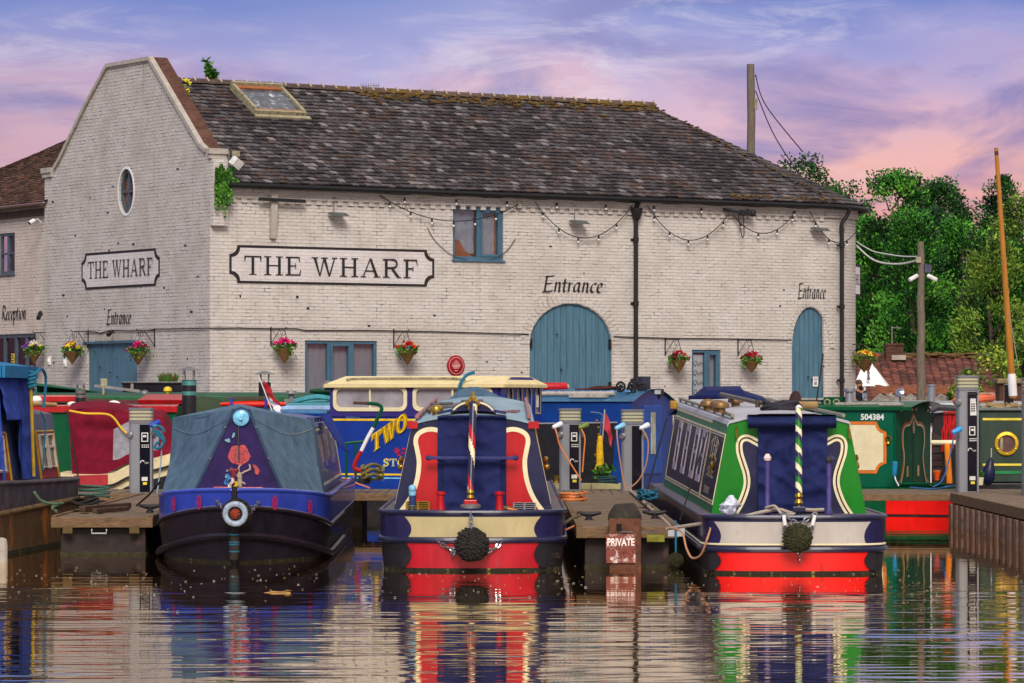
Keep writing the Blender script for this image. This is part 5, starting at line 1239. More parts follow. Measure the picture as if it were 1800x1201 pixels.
# canvas over the doors with its roll
cx0, zt0 = fr(1333, 752, 1.0); cx1, zb0 = fr(1455, 900, 1.0)
b = canvas_sheet(lambda i, j: (cx0 + (cx1 - cx0) * i, 1.0 + .05 * j, zb0 + (zt0 - zb0) * j), 40, 56, .055, 5.5, 8); cv = b.build('door_canvas', M_navyc, C, 60)
rx0, rz1 = fr(1313, 729, .92); rx1, rz0 = fr(1472, 753, .92)
b = canvas_sheet(lambda i, j: (rx0 + .01 + (rx1 - rx0 - .02) * i, .93 + .1 * (1 - math.sin(math.pi * min(1, .25 + .75 * j))) - .03 * math.sin(math.pi * j), rz0 + (rz1 - rz0) * j), 30, 10, .012, 9, 5); b.grid(lambda i, j: (rx0 + .01 + (rx1 - rx0 - .02) * i, .94 + .3 * j, rz1 + .01), 8, 2); b.build('canvas_roll', M_navyk, cv, 60)
# roof clutter
for (px, py, y) in ((1293, 712, 6.2), (1245, 729, 3.6), (1262, 735, 2.9), (1267, 741, 2.3)):
    x, z = fr(px, py, y); vent(C, x, y, cab.z(y) + .085, mat('vent_bronze', S(150, 118, 74), .45, .5), .10)
b = MB(); b.bar((-.62, 8.2, cab.z(8) + .18), (-.25, 7.8, cab.z(8) + .2), .5, .05); b.build('folded_plank', M_navyc, C, 0, .01)
b = MB(); b.tube([(-.45, 6.6, cab.z(6.6) + .24), (-.05, 4.4, cab.z(4.4) + .15)], .028, 10); b.tube([(-.3, 6.2, cab.z(6) + .2), (-.3, 6.2, cab.z(6) + .02)], .03, 8); b.tube([(-.12, 4.6, cab.z(4.6) + .2), (-.12, 4.6, cab.z(4.6) + .02)], .03, 8); b.build('search_lamp', mat('lamp_bronze', S(120, 104, 84), .35, .6), C)
b = MB(); b.tube([(-.15, 3.2, cab.z(3) + .16), (.5, 3.3, cab.z(3) + .16)], .045, 10); b.tube([(-.18, 3.0, cab.z(3) + .13), (.3, 3.0, cab.z(3) + .12)], .03, 8); b.build('boat_pole', mat('pole_varnish', S(166, 134, 84), .5, var=.3, vs=12), C)
b = MB()
for k in range(5): b.tube([(.02 + (.15 + .02 * (k % 3)) * math.cos(a) * 1.2, 2.6 + .22 * math.sin(a), cab.z(2.6) + .1 + .022 * k + .02 * math.sin(3 * a + k)) for a in [R(20 * q) for q in range(18)]], .022, 6, True)
b.build('rope_coil', mat('rope_charcoal', S(66, 64, 72), .95, var=.4, vs=40, bump=.8, bs=90), C)
b = MB(); b.lathe([(.13, 0), (.13, .015), (.02, .02)], (.72, 9.5, cab.z(9.5) + .12), (-.8, -.5, .1), 20); b.tube([(.73, 9.6, cab.z(9.5) + .12), (.8, 9.7, cab.z(9.5))], .02, 6); b.build('round_disc', mat('disc_bronze', S(96, 68, 58), .4, .4), C)
b = MB(); b.tube([(.95, 9, cab.z(9) + .05), (1.05, 9, cab.z(9) + .75)], .01, 5); b.build('radio_aerial', M_black, C)
HD = [fr(*p, 15) for p in ((1168, 724), (1190, 711), (1215, 698), (1224, 693), (1236, 681), (1296, 680), (1303, 688), (1335, 698), (1365, 712))]
b = MB(); f0 = [(x, 13.9, z - .05) for x, z in HD]; b.loft([f0, [(x, 14.4, z + .01) for x, z in HD], [(x, 15.9, z - .03) for x, z in HD]]); b.add(f0, [tuple(range(len(f0)))]); b.build('pram_hood', M_navyc, gb, 0)
# tiller, dollies, ropes
tx0, tz0 = fr(1404, 868, .1); tx1, tz1 = fr(1404, 719, .55)
M_stripg = M_green
striped_pole(gb, (tx0, .1, tz0), (tx1, .55, tz1), .038, .036, [M_green, M_navy, M_cream], 4.5)
b = MB(); b.blob((tx1, .552, tz1 + .01), .037, 10, 6); b.build('tiller_cap', M_white, gb)
b = MB(); b.lathe([(.03, 0), (.05, .03), (.03, .07), (.05, .1), (.03, .14)], (tx0, .1, tz0 - .13), (0, 0, 1), 14); b.build('tiller_collar', M_brass, gb)
b = MB(); b.tube([(tx0, .1, tz0 - .13), (tx0, .1, tz0 - .3)], .035, 10); b.b2((tx0 - .07, .04, tz0 - .2), (tx0 + .07, .16, tz0 - .14)); b.build('rudder_stock', M_navy, gb, 0, .008)
for px, tp, mm in ((1349, 805, mat('knob_pale', S(214, 186, 182), .6)), (1457, 809, mat('knob_dark', S(60, 56, 60), .6))):
    x, z = fr(px, 905, .35); zt = fr(px, tp, .35)[1]; b = MB(); b.lathe([(.045, 0), (.05, .02), (.026, .08), (.027, zt - z - .12), (.025, zt - z - .02)], (x, .35, z), (0, 0, 1), 12); pl_ = b.build('stern_post', mat('post_violet', S(84, 76, 140), .4, var=.3, vs=10), gb); b = MB(); b.lathe([(.036, 0), (.045, .03), (.02, .075)], (x, .35, zt - .03), (0, 0, 1), 12); b.build('post_knob', mm, pl_)
fx, fz = fr(1402, 946, -.16); ft = thing('rope_fender', 'round mossy rope fender hung over the white and red stern of the green boat', 'fender', (GX + fx, GY - .16, fz), 0, 'round rope fenders')
knit_ball(.15).build('fender_ball', M_weave2, ft)
q = lambda px, py, dy: (fr(px, py, dy)[0] - fx, dy + .16, fr(px, py, dy)[1] - fz)
c = MB(); chain_part(ft, [q(1374, 903, -.02), q(1390, 914, -.08), q(1400, 920, -.1)]); chain_part(ft, [q(1435, 903, -.02), q(1418, 913, -.08), q(1406, 920, -.1)]); chain_part(ft, [q(1379, 925, -.05), q(1381, 940, -.05), q(1390, 960, -.06)]); chain_part(ft, [q(1427, 925, -.05), q(1425, 938, -.05), q(1416, 958, -.06)]); chain_part(ft, [q(1405, 968, -.1), q(1406, 990, -.04)]);
b = MB(); b.tube([q(1378, 906, -.04), q(1380, 924, -.06)], .022, 8); b.tube([q(1432, 906, -.04), q(1428, 924, -.06)], .022, 8); b.build('chain_sleeve', M_white, ft)
def rope(name, path, r, label, m, cat='rope'):
    b = MB(); b.tube(path, r, 7); return tag(b.build(name, m), label, cat)
W_ = lambda px, py, Y: P(px, py, Y)
rope('mooring_rope', smooth_pts([W_(1172, 930, 41.6), W_(1230, 921, 41.0), W_(1290, 912, 40.6), W_(1345, 899, 40.75), W_(1370, 896, 40.7), W_(1392, 902, 40.6), W_(1408, 896, 40.62), W_(1430, 897, 40.7), W_(1447, 896, 40.8)], 5), .02, 'thick pale mooring rope from the middle jetty across the stern of the green boat', M_rope)
rope('mooring_rope', smooth_pts([W_(1346, 893, 40.78), W_(1362, 890, 40.65), W_(1374, 903, 40.6), W_(1392, 905, 40.55), W_(1400, 896, 40.6)], 5), .016, 'short pale rope looped around the tiller post of the green boat', M_rope)
rope('hose', smooth_pts([W_(1176, 928, 41.5), W_(1198, 935, 41.2), W_(1207, 965, 41.0), W_(1217, 981, 40.85), W_(1232, 975, 40.7), W_(1243, 948, 40.6), W_(1251, 922, 40.75)], 6), .012, 'thin tan hose hanging in a loop beside the green boat and the middle jetty', M_hosep, 'hose')
# plastic bag on the gunwale
t = thing('plastic_bag', 'crumpled clear plastic bag on the gunwale by the green stern panel', 'bag', P(1281, 905, 41.35)); b = MB()
def bagf(i, j):
    a = 2 * math.pi * i; h = j; r_ = .10 * (math.sin(math.pi * min(.92, h * .75 + .2))) * (1 + .5 * noise.noise(Vector((math.cos(a) * 2, math.sin(a) * 2, h * 5)))); return (r_ * math.cos(a) + .03 * h, r_ * math.sin(a), .22 * h)
b.grid(bagf, 22, 10); b.build('bag_film', mat('clear_plastic', S(196, 200, 214), .15, var=.4, vs=14, bump=.6, bs=16), t)

# ======== purple boat with the rose, bow towards us
ZP = (250, 640, 3.245)
PX_, PY_ = -3.235, 43.1
fr = Fr(PX_, PY_)
pb = thing('narrowboat', 'narrowboat with blue bow, slate canvas tent and red rose painted on purple', 'narrowboat', (PX_, PY_, 0), R(.8), 'narrowboats moored stern or bow to the camera')
BW = [(0, .03), (.2, .2), (.5, .43), (.8, .64), (1.1, .82), (1.4, .95), (1.75, 1.02), (2.2, 1.045), (3, 1.05), (5, 1.05), (8, 1.05), (12.5, 1.05)]
BWs = smooth_pts(BW, 3)
def bow_loop(): return [(-w, y) for y, w in BWs[::-1]] + [(w, y) for y, w in BWs]
def shp(y, a, b_, Lq): 
    f = min(1, y / Lq); f = f * f * (3 - 2 * f); return a + (b_ - a) * f
ztop = lambda y: shp(y, .85, .735, 2.2) ; zmid = lambda y: shp(y, .645, .385, 2.3); zlow = lambda y: shp(y, .32, .045, 2.1)
bl = bow_loop(); h = MB()
M_bowblue = mat('bow_blue', S(62, 86, 206), .25, var=.22, vs=2.5, coat=.5, stain=(S(48, 60, 150), .6, 3))
levs = [(lambda y: -.3, 0, .90), (lambda y: .03, 1, .95), (zmid, 2, 1.0), (ztop, None, 1.0)]
def ringb(zf, k): return [(x * k, y + (.10 * (1 - k) * 8 if y < 2 else 0) * 0, zf(y)) for x, y in bl]
rngs = [(ringb(l[0], l[2]), l[1]) for l in levs]
for (A, mi), (B, _) in zip(rngs[:-1], rngs[1:]):
    h.mi = mi
    for i in range(len(A) - 1): h.add([A[i], A[i + 1], B[i + 1], B[i]], [(0, 1, 2, 3)])
M_purplehull = mat('hull_black_purple', S(42, 36, 46), .35, var=.35, vs=4, bump=.2, bs=10, stain=[(S(96, 72, 58), .66, 4), (S(74, 68, 72), .66, 9)], coat=.2)
h.build('hull', [M_slime, M_purplehull, M_bowblue], pb, 50)
for zf, r_, m in ((zmid, .026, M_purplehull), (zlow, .045, M_purplehull)):
    s = MB(); s.tube([(x, y, zf(y)) for x, y in bl if y < 8], r_, 8); s.build('rubbing_strake', m, pb)
s = MB(); s.tube([(x, y, zmid(y) + .026) for x, y in bl], .007, 5); s.build('strake_highlight', mat('strake_pale', S(150, 140, 160), .4), pb)
s = MB(); s.tube([(x * .985, y + .015, ztop(y) + .005) for x, y in bl], .028, 8); s.build('gunwale_rim', M_bowblue, pb)
b = MB(); b.add([(x * .98, y, ztop(y) - .03) for x, y in bl], [tuple(range(len(bl)))]); b.build('deck', mat('deck_purple', S(70, 50, 100), .5), pb, 0)
s = MB(); s.tube([(0, -.02, -.2), (0, -.03, .5), (0, -.02, .9)], .035, 8); s.build('stem_post', M_purplehull, pb)
M_rosedab = mat('rose_dab', S(196, 50, 110), .5, var=.3, vs=20)
for px, py in ((308, 886), (358, 883), (479, 884), (536, 891)):    # roses painted along the bow
    b = MB(); tx_ = abs((px - 415) / 150); y = next(yy for yy, w in BWs if w >= min(1.0, abs(fr(px, py, .8)[0]))); x, z = fr(px, py, y); sg = -1 if x < 0 else 1
    i = [k for k, (yy, w) in enumerate(BWs) if yy >= y][0]; x = sg * BWs[i][1]; y = BWs[i][0]; tg = Vector((BWs[i + 1][1] - BWs[i][1], BWs[i + 1][0] - BWs[i][0])).normalized(); nx, ny = tg.y * sg, -tg.x
    for (r_, wd) in ((.07, .035), (.025, .03)):
        n_ = 20; vs = []
        for k in range(n_):
            a = 2 * math.pi * k / n_
            for q_ in (r_ - wd / 2, r_ + wd / 2): vs.append((x + tg.x * sg * q_ * math.cos(a) * .6 + nx * .02, y + tg.y * q_ * math.cos(a) * .6 + ny * .02 - .012, z + q_ * math.sin(a)))
        b.add(vs, [(2 * k, 2 * k + 1, 2 * ((k + 1) % n_) + 1, 2 * ((k + 1) % n_)) for k in range(n_)])
    b.build('painted_rose', M_rosedab, pb, 0)
# cabin
cab = Cab(3.4, 11.2, .90, .76, .72, 1.59, .0, .11)
M_purpside = mat('cabin_purple', S(70, 56, 110), .3, var=.45, vs=3, coat=.3, stain=(S(150, 140, 160), .66, 5))
cab.build(pb, M_purpside, mat('roof_blue', S(60, 76, 150), .4, var=.3), M_purpside); C = cab.cab
cab.rail(mat('rail_blue', S(50, 70, 160), .5), .022)
for sg in (-1, 1):
    for y in (4.6, 6.2, 8.6): cab.win(y, y + .8, .35, .84, sg, M_chrome)
    cab.frame('coach_line', M_cream, 3.6, 11, .1, .94, sg, .03, .005)
# cratch board: triangle with the rose
T = lambda zx, zy, dy: (fr(250 + zx / 3.245, 640 + zy / 3.245, dy)[0], dy, fr(250 + zx / 3.245, 640 + zy / 3.245, dy)[1])
dT, dB = 1.55, 1.25
def tri(zx, zy):    # board leans back a little towards its top
    f = (745 - zy) / 500; return T(zx, zy, dB + (dT - dB) * f)
M_purple = mat('board_purple', S(44, 26, 84), .6, var=.4, vs=5, bump=.2, bs=18, stain=(S(62, 30, 84), .6, 4), spec=.1)
b = MB(); b.add([tri(298, 748), tri(818, 748), tri(615, 262), tri(535, 262)], [(0, 1, 2, 3)]); bd = b.build('cratch_board', M_purple, pb, 0)
def off(p, o): return (p[0], p[1] - o, p[2])
def paint(mb, pts, o): mb.add([off(tri(*p), o) for p in pts], [tuple(t_) for t_ in tessellate_polygon([[Vector((p[0], -p[1], 0)) for p in pts]])])
def stroke(mb, pts, w, o):
    pts = smooth_pts(pts, 5); L_, R_ = [], []
    for i in range(len(pts)):
        a, c = pts[max(i - 1, 0)], pts[min(i + 1, len(pts) - 1)]; d = Vector((c[0] - a[0], c[1] - a[1])).normalized(); ww = w * (.45 + .55 * math.sin(math.pi * (i + .5) / len(pts)))
        L_.append((pts[i][0] - d.y * ww / 2, pts[i][1] + d.x * ww / 2)); R_.append((pts[i][0] + d.y * ww / 2, pts[i][1] - d.x * ww / 2))
    n = len(L_); mb.add([off(tri(*p), o) for p in L_ + R_], [(i, i + 1, n + i + 1, n + i) for i in range(n - 1)])
rose = MB(); cx, cy = 562, 518
k = 0
random.seed(21)
rose.mi = 0; k += 1; paint(rose, [(cx + (58 + 7 * math.sin(5 * t_ + .6) + 3 * math.sin(11 * t_)) * math.cos(t_), cy + (56 + 7 * math.sin(5 * t_ + .6)) * math.sin(t_)) for t_ in [R(8 * q_) for q_ in range(45)]], .006)
for rr_, a0, a1_, wd in ((54, 118, 205, 17), (52, 212, 268, 15), (55, 276, 330, 16), (53, 338, 425, 17), (50, 72, 112, 14), (37, 150, 236, 13), (36, 250, 318, 12), (38, 330, 398, 13), (34, 48, 132, 14), (21, 190, 330, 10), (20, 350, 470, 9), (8, 60, 300, 8)):
    rose.mi = 1; k += 1; stroke(rose, [(cx + rr_ * (1 + .08 * math.sin(q_ * 3)) * math.cos(R(a0 + (a1_ - a0) * q_ / 5)), cy + 2 + rr_ * .96 * math.sin(R(a0 + (a1_ - a0) * q_ / 5))) for q_ in range(6)], wd, .006 + .0006 * k)
for i in range(4): k += 1; rose.mi = i % 2; stroke(rose, [(640 + 6 * i, 575 + 9 * i), (660, 590 + 10 * i), (676 - 2 * i, 615 + 5 * i)], 15, .006 + .0006 * k)
rose.mi = 0; stroke(rose, [(516, 590), (524, 604), (534, 612)], 12, .02)
rose.mi = 2
for pts in ([(560, 700), (562, 640), (560, 590), (575, 575)], [(562, 640), (590, 615), (630, 600)], [(560, 650), (540, 625), (515, 620)], [(562, 660), (590, 680), (596, 686)], [(618, 605), (625, 585), (618, 572)]): k += 1; stroke(rose, pts, 9, .006 + .0006 * k)
rose.mi = 3
for pts in ([(490, 605), (498, 612)], [(484, 650), (492, 636), (500, 630)], [(520, 628), (526, 640), (524, 650)], [(525, 420), (532, 405), (534, 392)], [(482, 432), (500, 440), (512, 442)], [(500, 425), (506, 440)]): k += 1; stroke(rose, pts, 14, .006 + .0006 * k)
rose.build('painted_rose', [mat('rose_red', S(150, 14, 30), .5, var=.3, vs=20), mat('rose_scarlet', S(196, 36, 42), .5, var=.3, vs=20), mat('stem_pale', S(196, 164, 150), .6), mat('rose_leaf', S(110, 160, 170), .6), mat('rose_dark', S(84, 20, 60), .5)], bd, 0)
b = MB(); b.add([T(985, 300, 8.3), T(1160, 500, 6.6), T(1110, 520, 6.6), T(1070, 330, 8.2)], [(0, 1, 2, 3)]) if 0 else b.add([(.80, 5.4, 1.7), (.84, 7.6, 1.72), (1.12, 7.4, 1.18), (1.02, 6.0, 1.3)], [(0, 1, 2, 3)]); b.build('side_sheet', mat('canvas_side_blue', S(34, 66, 170), .8, var=.2), pb, 0, 0, .01)
# round lamp at the apex
px_ = tri(575, 308); b = MB(); b.lathe([(.11, 0), (.115, .03), (.09, .06)], px_, (0, -1, 0), 24); lm = b.build('bow_lamp', mat('lamp_rim', S(96, 140, 190), .2, .7), pb); b = MB(); b.lathe([(.095, .062), (.07, .075), (.0, .08)], px_, (0, -1, 0), 24); b.lathe([(.03, .08), (.025, .11)], px_, (0, -1, 0), 12); b.build('lens', mat('lamp_blue_glass', S(120, 190, 226), .1, var=.4, vs=20), lm)
b = MB(); b.lathe([(.13, -.01), (.13, .012)], px_, (0, -1, 0), 24); b.tube([off(tri(562, 345), .02), off(tri(560, 380), .02), off(tri(561, 560), .02)], .008, 6); b.build('lamp_bracket', M_black, pb)
# canvas sides from the board back to the cabin
ridge0, ridge1 = tri(575, 250), T(575, 232, 3.5)
for sg in (-1, 1):
    A = [tri(298 if sg < 0 else 818, 748), tri(420 if sg < 0 else 712, 498), tri(532 if sg < 0 else 618, 258)]
    B = [T(122, 748, 2.3), T(175, 560, 3.0), T(196, 306, 3.35)] if sg < 0 else [T(1058, 778, 2.5), T(1018, 560, 3.0), T(985, 318, 3.35)]
    Bs = smooth_pts(B, 6); As = smooth_pts(A, 6)
    # front sheet between the board edge and the cabin corner
    def sheet(i, j):
        q = j * (len(As) - 1); k_ = min(int(q), len(As) - 2); f = q - k_; a = Vector(As[k_]).lerp(Vector(As[k_ + 1]), f); c_ = Vector(Bs[k_]).lerp(Vector(Bs[k_ + 1]), f)
        p = a.lerp(c_, i); p.y += .10 * math.sin(math.pi * i) * math.sin(math.pi * j) - (.06 * noise.noise(Vector((i * 3, j * 4, sg))) + .035 * noise.noise(Vector((i * 9 + j * 5, j * 7, sg * 3)))) * math.sin(math.pi * i); return p
    b = MB(); b.grid(sheet, 28, 30); cvx = b.build('cratch_canvas', M_slatec, pb, 80)
    b = MB(); b.grid(lambda i, j: Vector(As[-1]).lerp(Vector(Bs[-1]), i).lerp(Vector(ridge0).lerp(Vector((ridge1[0], 3.45, 1.86)), i), j) - Vector((0, 0, .045 * math.sin(math.pi * i) * (1 - j))), 14, 4); b.build('canvas_top', M_slatec, cvx, 80)
    b = MB()   # return to the gunwale along the side
    b.grid(lambda i, j: Vector(Bs[int(j * (len(Bs) - 1))]).lerp(Vector((sg * (.93 - .14 * j), 3.5, .74 + .95 * j)), i), 4, len(Bs) - 1); b.build('canvas_return', M_slatec, cvx, 80)
    e = MB(); e.tube([off(p, .005) for p in As], .022, 6); e.build('canvas_edge', M_slatecd, cvx)
    st = MB(); [st.blob(off(As[i_], .025), .016, 8, 5) for i_ in (1, 5, 9)]; st.tube([sheet(i / 12, .86 - .12 * math.sin(math.pi * i / 12)) - Vector((0, .012, 0)) for i in range(13)], .004, 4); st.build('press_stud', M_chrome, cvx)
# bow fittings: T stud, red bar, bow fender
b = MB(); b.bar((fr(377, 860, .8)[0], .8, fr(377, 860, .8)[1]), (fr(464, 860, .8)[0], .8, fr(464, 861, .8)[1]), .05, .06); b.build('bow_bar', M_red, pb, 0, .008)
b = MB(); b.b2((-.06, .3, .82), (.0, .4, 1.08)); b.b2((-.09, .3, 1.06), (.03, .4, 1.1)); b.build('stem_stud', mat('stud_maroon', S(130, 30, 40), .5), pb, 0, .01)
b = MB(); b.b2((.02, .26, .84), (.07, .34, 1.06)); b.build('stem_stud', M_creamW, pb, 0, .01)
t = thing('cloth_rag', 'blue white and yellow rag tied to the stem of the purple boat', 'rag', P(404, 852, 43.3))
b = MB(); 
for k_, m_ in enumerate(range(3)): b.mi = k_; b.grid(lambda i, j: (-.05 + .045 * k_ + .04 * i + .02 * math.sin(j * 6), .02 * math.sin(9 * i + 5 * j), .12 - .08 * k_ * .5 - .12 * j), 4, 6)
b.build('cloth', [mat('rag_blue', S(70, 150, 210), .8), M_white, FLW['yellow']], t)
fx, fz = fr(415, 903, -.2); ft = thing('bow_fender', 'black rope bow fender with a pale blue ring and red centre on the purple boat', 'fender', (PX_ + fx, PY_ - .2, fz))
knit_ball(.16).build('fender_ball', M_weave, ft)
b = MB(); b.tube([(.115 * math.cos(a), -.13, .115 * math.sin(a)) for a in [R(15 * k) for k in range(24)]], .034, 8, True); b.build('fender_ring', mat('ring_paleblue', S(170, 186, 204), .6, var=.4, vs=14, stain=(S(70, 90, 130), .58, 8)), ft)
b = MB(); b.lathe([(.06, 0), (.03, .02)], (0, -.13, 0), (0, -1, 0), 14); b.build('fender_core', mat('core_rust', S(150, 52, 30), .8, var=.5, vs=30), ft)
c = MB(); q = lambda px, py, dy: (fr(px, py, dy)[0] - fx, dy + .2, fr(px, py, dy)[1] - fz)
for a, c_ in (((395, 898), (379, 878)), ((440, 902), (457, 880))): chain_part(ft, [q(*a, -.1), q(*c_, .25)], .06, .009)
t = thing('rope_fender_column', 'hanging column fender of rope bound with blue cord below the ring fender', 'fender', P(412, 930, 42.98)); zl = P(412, 984, 42.98).z - P(412, 930, 42.98).z
b = MB(); b.tube([(0, 0, 0), (.005, -.02, zl * .5), (-.005, -.03, zl)], [.05, .06, .05], 12); b.build('rope_column', M_ropedark, t)
b = MB(); [b.lathe([(.062, 0), (.064, .015)], (0, -.02, zl * f), (0, 0, 1), 12) for f in (.2, .45, .52, .75)]; b.build('cord_binding', M_ropeb, t)
# ---------------------------------------------------------------- jetties
M_deckw = mat('deck_boards', S(138, 118, 98), .85, var=.4, vs=8, bump=.6, bs=30, stretch=(.4, 6, 1), stain=[(S(70, 62, 56), .56, 4), (S(150, 140, 130), .68, 9)])
M_fascia = mat('fascia_weathered', S(132, 104, 76), .85, var=.4, vs=8, bump=.5, bs=30, stretch=(1, 1, 4), stain=[(S(70, 80, 40), .6, 5), (S(60, 48, 40), .6, 7)])
M_float = mat('pontoon_black', S(52, 42, 40), .7, var=.4, vs=5, bump=.3, stain=[(S(84, 60, 50), .58, 4)])
M_algae = mat('algae_line', S(64, 60, 42), .9, var=.4, vs=14, bump=.6)
DZ = .47
def jetty(name, label, x0, x1, y0, y1, boards='x', pont=True, fz=.13):
    t = thing(name, label, 'jetty', ((x0 + x1) / 2, y0, 0)); w = (x1 - x0) / 2; L_ = y1 - y0; d = MB()
    if boards == 'x':
        n = int(L_ / .145)
        for k in range(n): d.box((ru(-.008, .008), L_ * (k + .5) / n, DZ - .015 + ru(-.004, .004)), (2 * w - .12, L_ / n - .012, .03))
    else:
        n = int(2 * w / .145)
        for k in range(n): d.box((-w + 2 * w * (k + .5) / n, L_ / 2, DZ - .015 + ru(-.003, .003)), (2 * w / n - .012, L_ - .1, .03))
    d.build('deck', M_deckw, t, 0, .004)
    f = MB(); f.b2((-w, -.02, DZ - fz), (w, .05, DZ - .005)); f.b2((-w, .052, DZ - fz), (-w + .06, L_, DZ + .02)); f.b2((w - .06, .052, DZ - fz), (w, L_, DZ + .02)); f.b2((-w + .062, L_ - .05, DZ - fz), (w - .062, L_, DZ - .01)); f.build('fascia', M_fascia, t, 0, .008)
    if pont:
        p = MB(); k = 0
        yy = .12
        while yy < L_ - .3:
            e = min(yy + 2.4, L_ - .1); p.mi = 0; p.b2((-w + .1, yy, -.3), (w - .1, e, DZ - fz - .012)); p.mi = 1; p.b2((-w + .095, yy - .006, -.02), (w - .095, e + .006, .035)); yy = e + .5
        p.build('float', [M_float, M_algae], t, 0, .01)
    return t
jt = jetty('jetty', 'short weathered timber jetty between the rusty blue boat and the purple boat', -5.66, -4.41, 45.4, 56.4)
for x in (-.42, .40): b = MB(); b.b2((x - .06, -.03, DZ - .2), (x + .06, .0, DZ - .11)); b.build('bracket', mat('bracket_yellow', S(104, 84, 46), .7, var=.4), jt, 0)
b = MB(); b.tube([(-.12, -.03, DZ - .15), (-.12, -.05, DZ - .2), (.06, -.05, DZ - .2), (.06, -.03, DZ - .15)], .012, 6); b.build('handle', M_galv, jt)
jm = jetty('jetty', 'middle timber jetty with a rusty painted pile between the red and green boats', .73, 1.89, 42.0, 56.4)
for x in (-.08, .55): b = MB(); b.b2((x - .09, -.026, DZ - .11), (x + .1, -.021, DZ - .01)); b.build('plate', mat('plate_pale', S(196, 200, 204), .5, var=.2, vs=20), jm, 0)
b = MB(); b.b2((.22, -.06, DZ - .17), (.42, -.03, DZ - .09)); b.build('bracket', mat('bracket_lime', S(150, 150, 50), .7), jm, 0)
walk = jetty('walkway', 'long timber walkway running across behind the front row of boats', -14, 12, 56.5, 59.4, 'y', False, .11)
for x in (-13, -9.2, -5, -2.3, -1.4, 3.2, 5.35, 8.4, 10.6): b = MB(); b.b2((x + .6, .5, -.4), (x + 1.0, 2.3, DZ - .13)); b.build('float', M_float, walk, 0, .02)
jr = jetty('jetty', 'timber jetty with dark sheet piling along its side at the far right', 6.68, 8.4, 20, 56.38)
sp = MB()
for k in range(110):
    y = .4 + k * .33
    sp.b2((-.84 + (.05 if k % 2 else -.05), y, -.4), (-.80 + (.05 if k % 2 else -.05), y + .30, DZ - .15)); 
sp.build('sheet_piling', mat('piling_brown', S(146, 112, 94), .7, var=.4, vs=5, bump=.4, stain=[(S(46, 38, 34), .56, 3), (S(150, 110, 100), .68, 6)]), jr, 0, .01)
rope('rope_hank', [P(150, 890, 47.5) + Vector((.16 * math.cos(a * .9) * (1 - a / 60), .35 * math.sin(a) * 1.0, .02 + .02 * math.sin(2 * a) + .004 * a)) for a in [k * .35 for k in range(60)]], .02, 'dark coiled rope lying on the short jetty by the rusty boat', M_ropedark)
b = MB(); b.bar((-5.42, 46.6, .53), (-5.0, 48.2, .53), .09, .08); b.bar((-5.25, 46.5, .51), (-4.95, 47.6, .51), .06, .06); tag(b.build('timber_offcut', mat('offcut_brown', S(96, 70, 56), .8, var=.4), None, 0, .01), 'dark timber lengths lying on the short jetty', 'timber')
rope('rope_hank', [P(166, 877, 50) + Vector((.2 * math.cos(a), .3 * math.sin(a), .02 + .01 * a)) for a in [k * .4 for k in range(40)]], .016, 'green rope loops beside the timber lengths on the short jetty', mat('rope_teal', S(80, 120, 104), .9, var=.4, vs=50, bump=.7))
rope('mooring_rope', [P(283, 845, 45.6), P(262, 870, 46.5), P(240, 889, 47.2)], .012, 'thin dark mooring rope from the purple bow to the short jetty cleat', M_ropedark)
rope('mooring_rope', smooth_pts([P(60, 865, 45.5), P(72, 880, 45.6), P(92, 886, 45.8), P(110, 885, 46.2), P(92, 892, 46), P(100, 900, 45.9)], 5), .018, 'green mooring rope knotted from the rusty boat to the short jetty', mat('rope_green', S(110, 140, 110), .9, var=.4, vs=50, bump=.7))
def cleat(pos, label, m=None):
    t = thing('mooring_cleat', label, 'cleat', pos); b = MB(); b.lathe([(.06, 0), (.035, .03), (.035, .07)], (0, 0, 0), (0, 0, 1), 10); b.tube([(-.14, .03, .09), (-.05, 0, .075), (.05, 0, .075), (.14, -.03, .09)], [.018, .03, .03, .018], 8); b.build('horn', m or M_black, t)
cleat((-4.62, 47.2, DZ), 'black cleat on the short jetty beside the purple boat')
cleat((.92, 44.2, DZ), 'black cleat on the middle jetty beside the red boat')
cleat((1.72, 44.6, DZ), 'black cleat on the middle jetty beside the green boat')
rope('mooring_rope', smooth_pts([P(885, 893, 41.55), P(905, 897, 41.6), P(940, 918, 42.0), P(985, 922, 43.2), P(1005, 912, 44.1), P(1020, 905, 44.2)], 5), .022, 'olive mooring rope from the red dolly to the middle jetty', mat('rope_olive', S(110, 104, 76), .9, var=.4, vs=50, bump=.8))
rope('hose', smooth_pts([P(892, 894, 41.5), P(925, 904, 41.45), P(950, 928, 41.6), P(985, 934, 42.2), P(1010, 925, 43), P(1030, 918, 44)], 6), .013, 'orange cable sagging from the red stern to the middle jetty', M_hose, 'hose')
rope('hose', [P(1005, 884, 46.6) + Vector((.17 * math.cos(a) * (1 + .2 * math.sin(a * .37)), .5 * math.sin(a), .02 + .006 * a)) for a in [k * .4 for k in range(50)]], .014, 'orange cable coiled on the left edge of the middle jetty', M_hose, 'hose')
rope('rope_hank', [P(1138, 880, 49) + Vector((.1 * math.cos(a * 1.1) + .03 * math.sin(3 * a), .3 * math.sin(a), .05 + .05 * math.sin(1.7 * a) + .002 * a)) for a in [k * .4 for k in range(60)]], .018, 'bright blue rope tangle on the middle jetty beside the green boat', M_ropeb)
rope('mooring_rope', smooth_pts([P(1107, 862, 57), P(1125, 877, 52), P(1150, 900, 46.5), P(1165, 912, 44.3), P(1180, 927, 42.3)], 5), .02, 'pale rope lying along the green boat side of the middle jetty', M_rope)
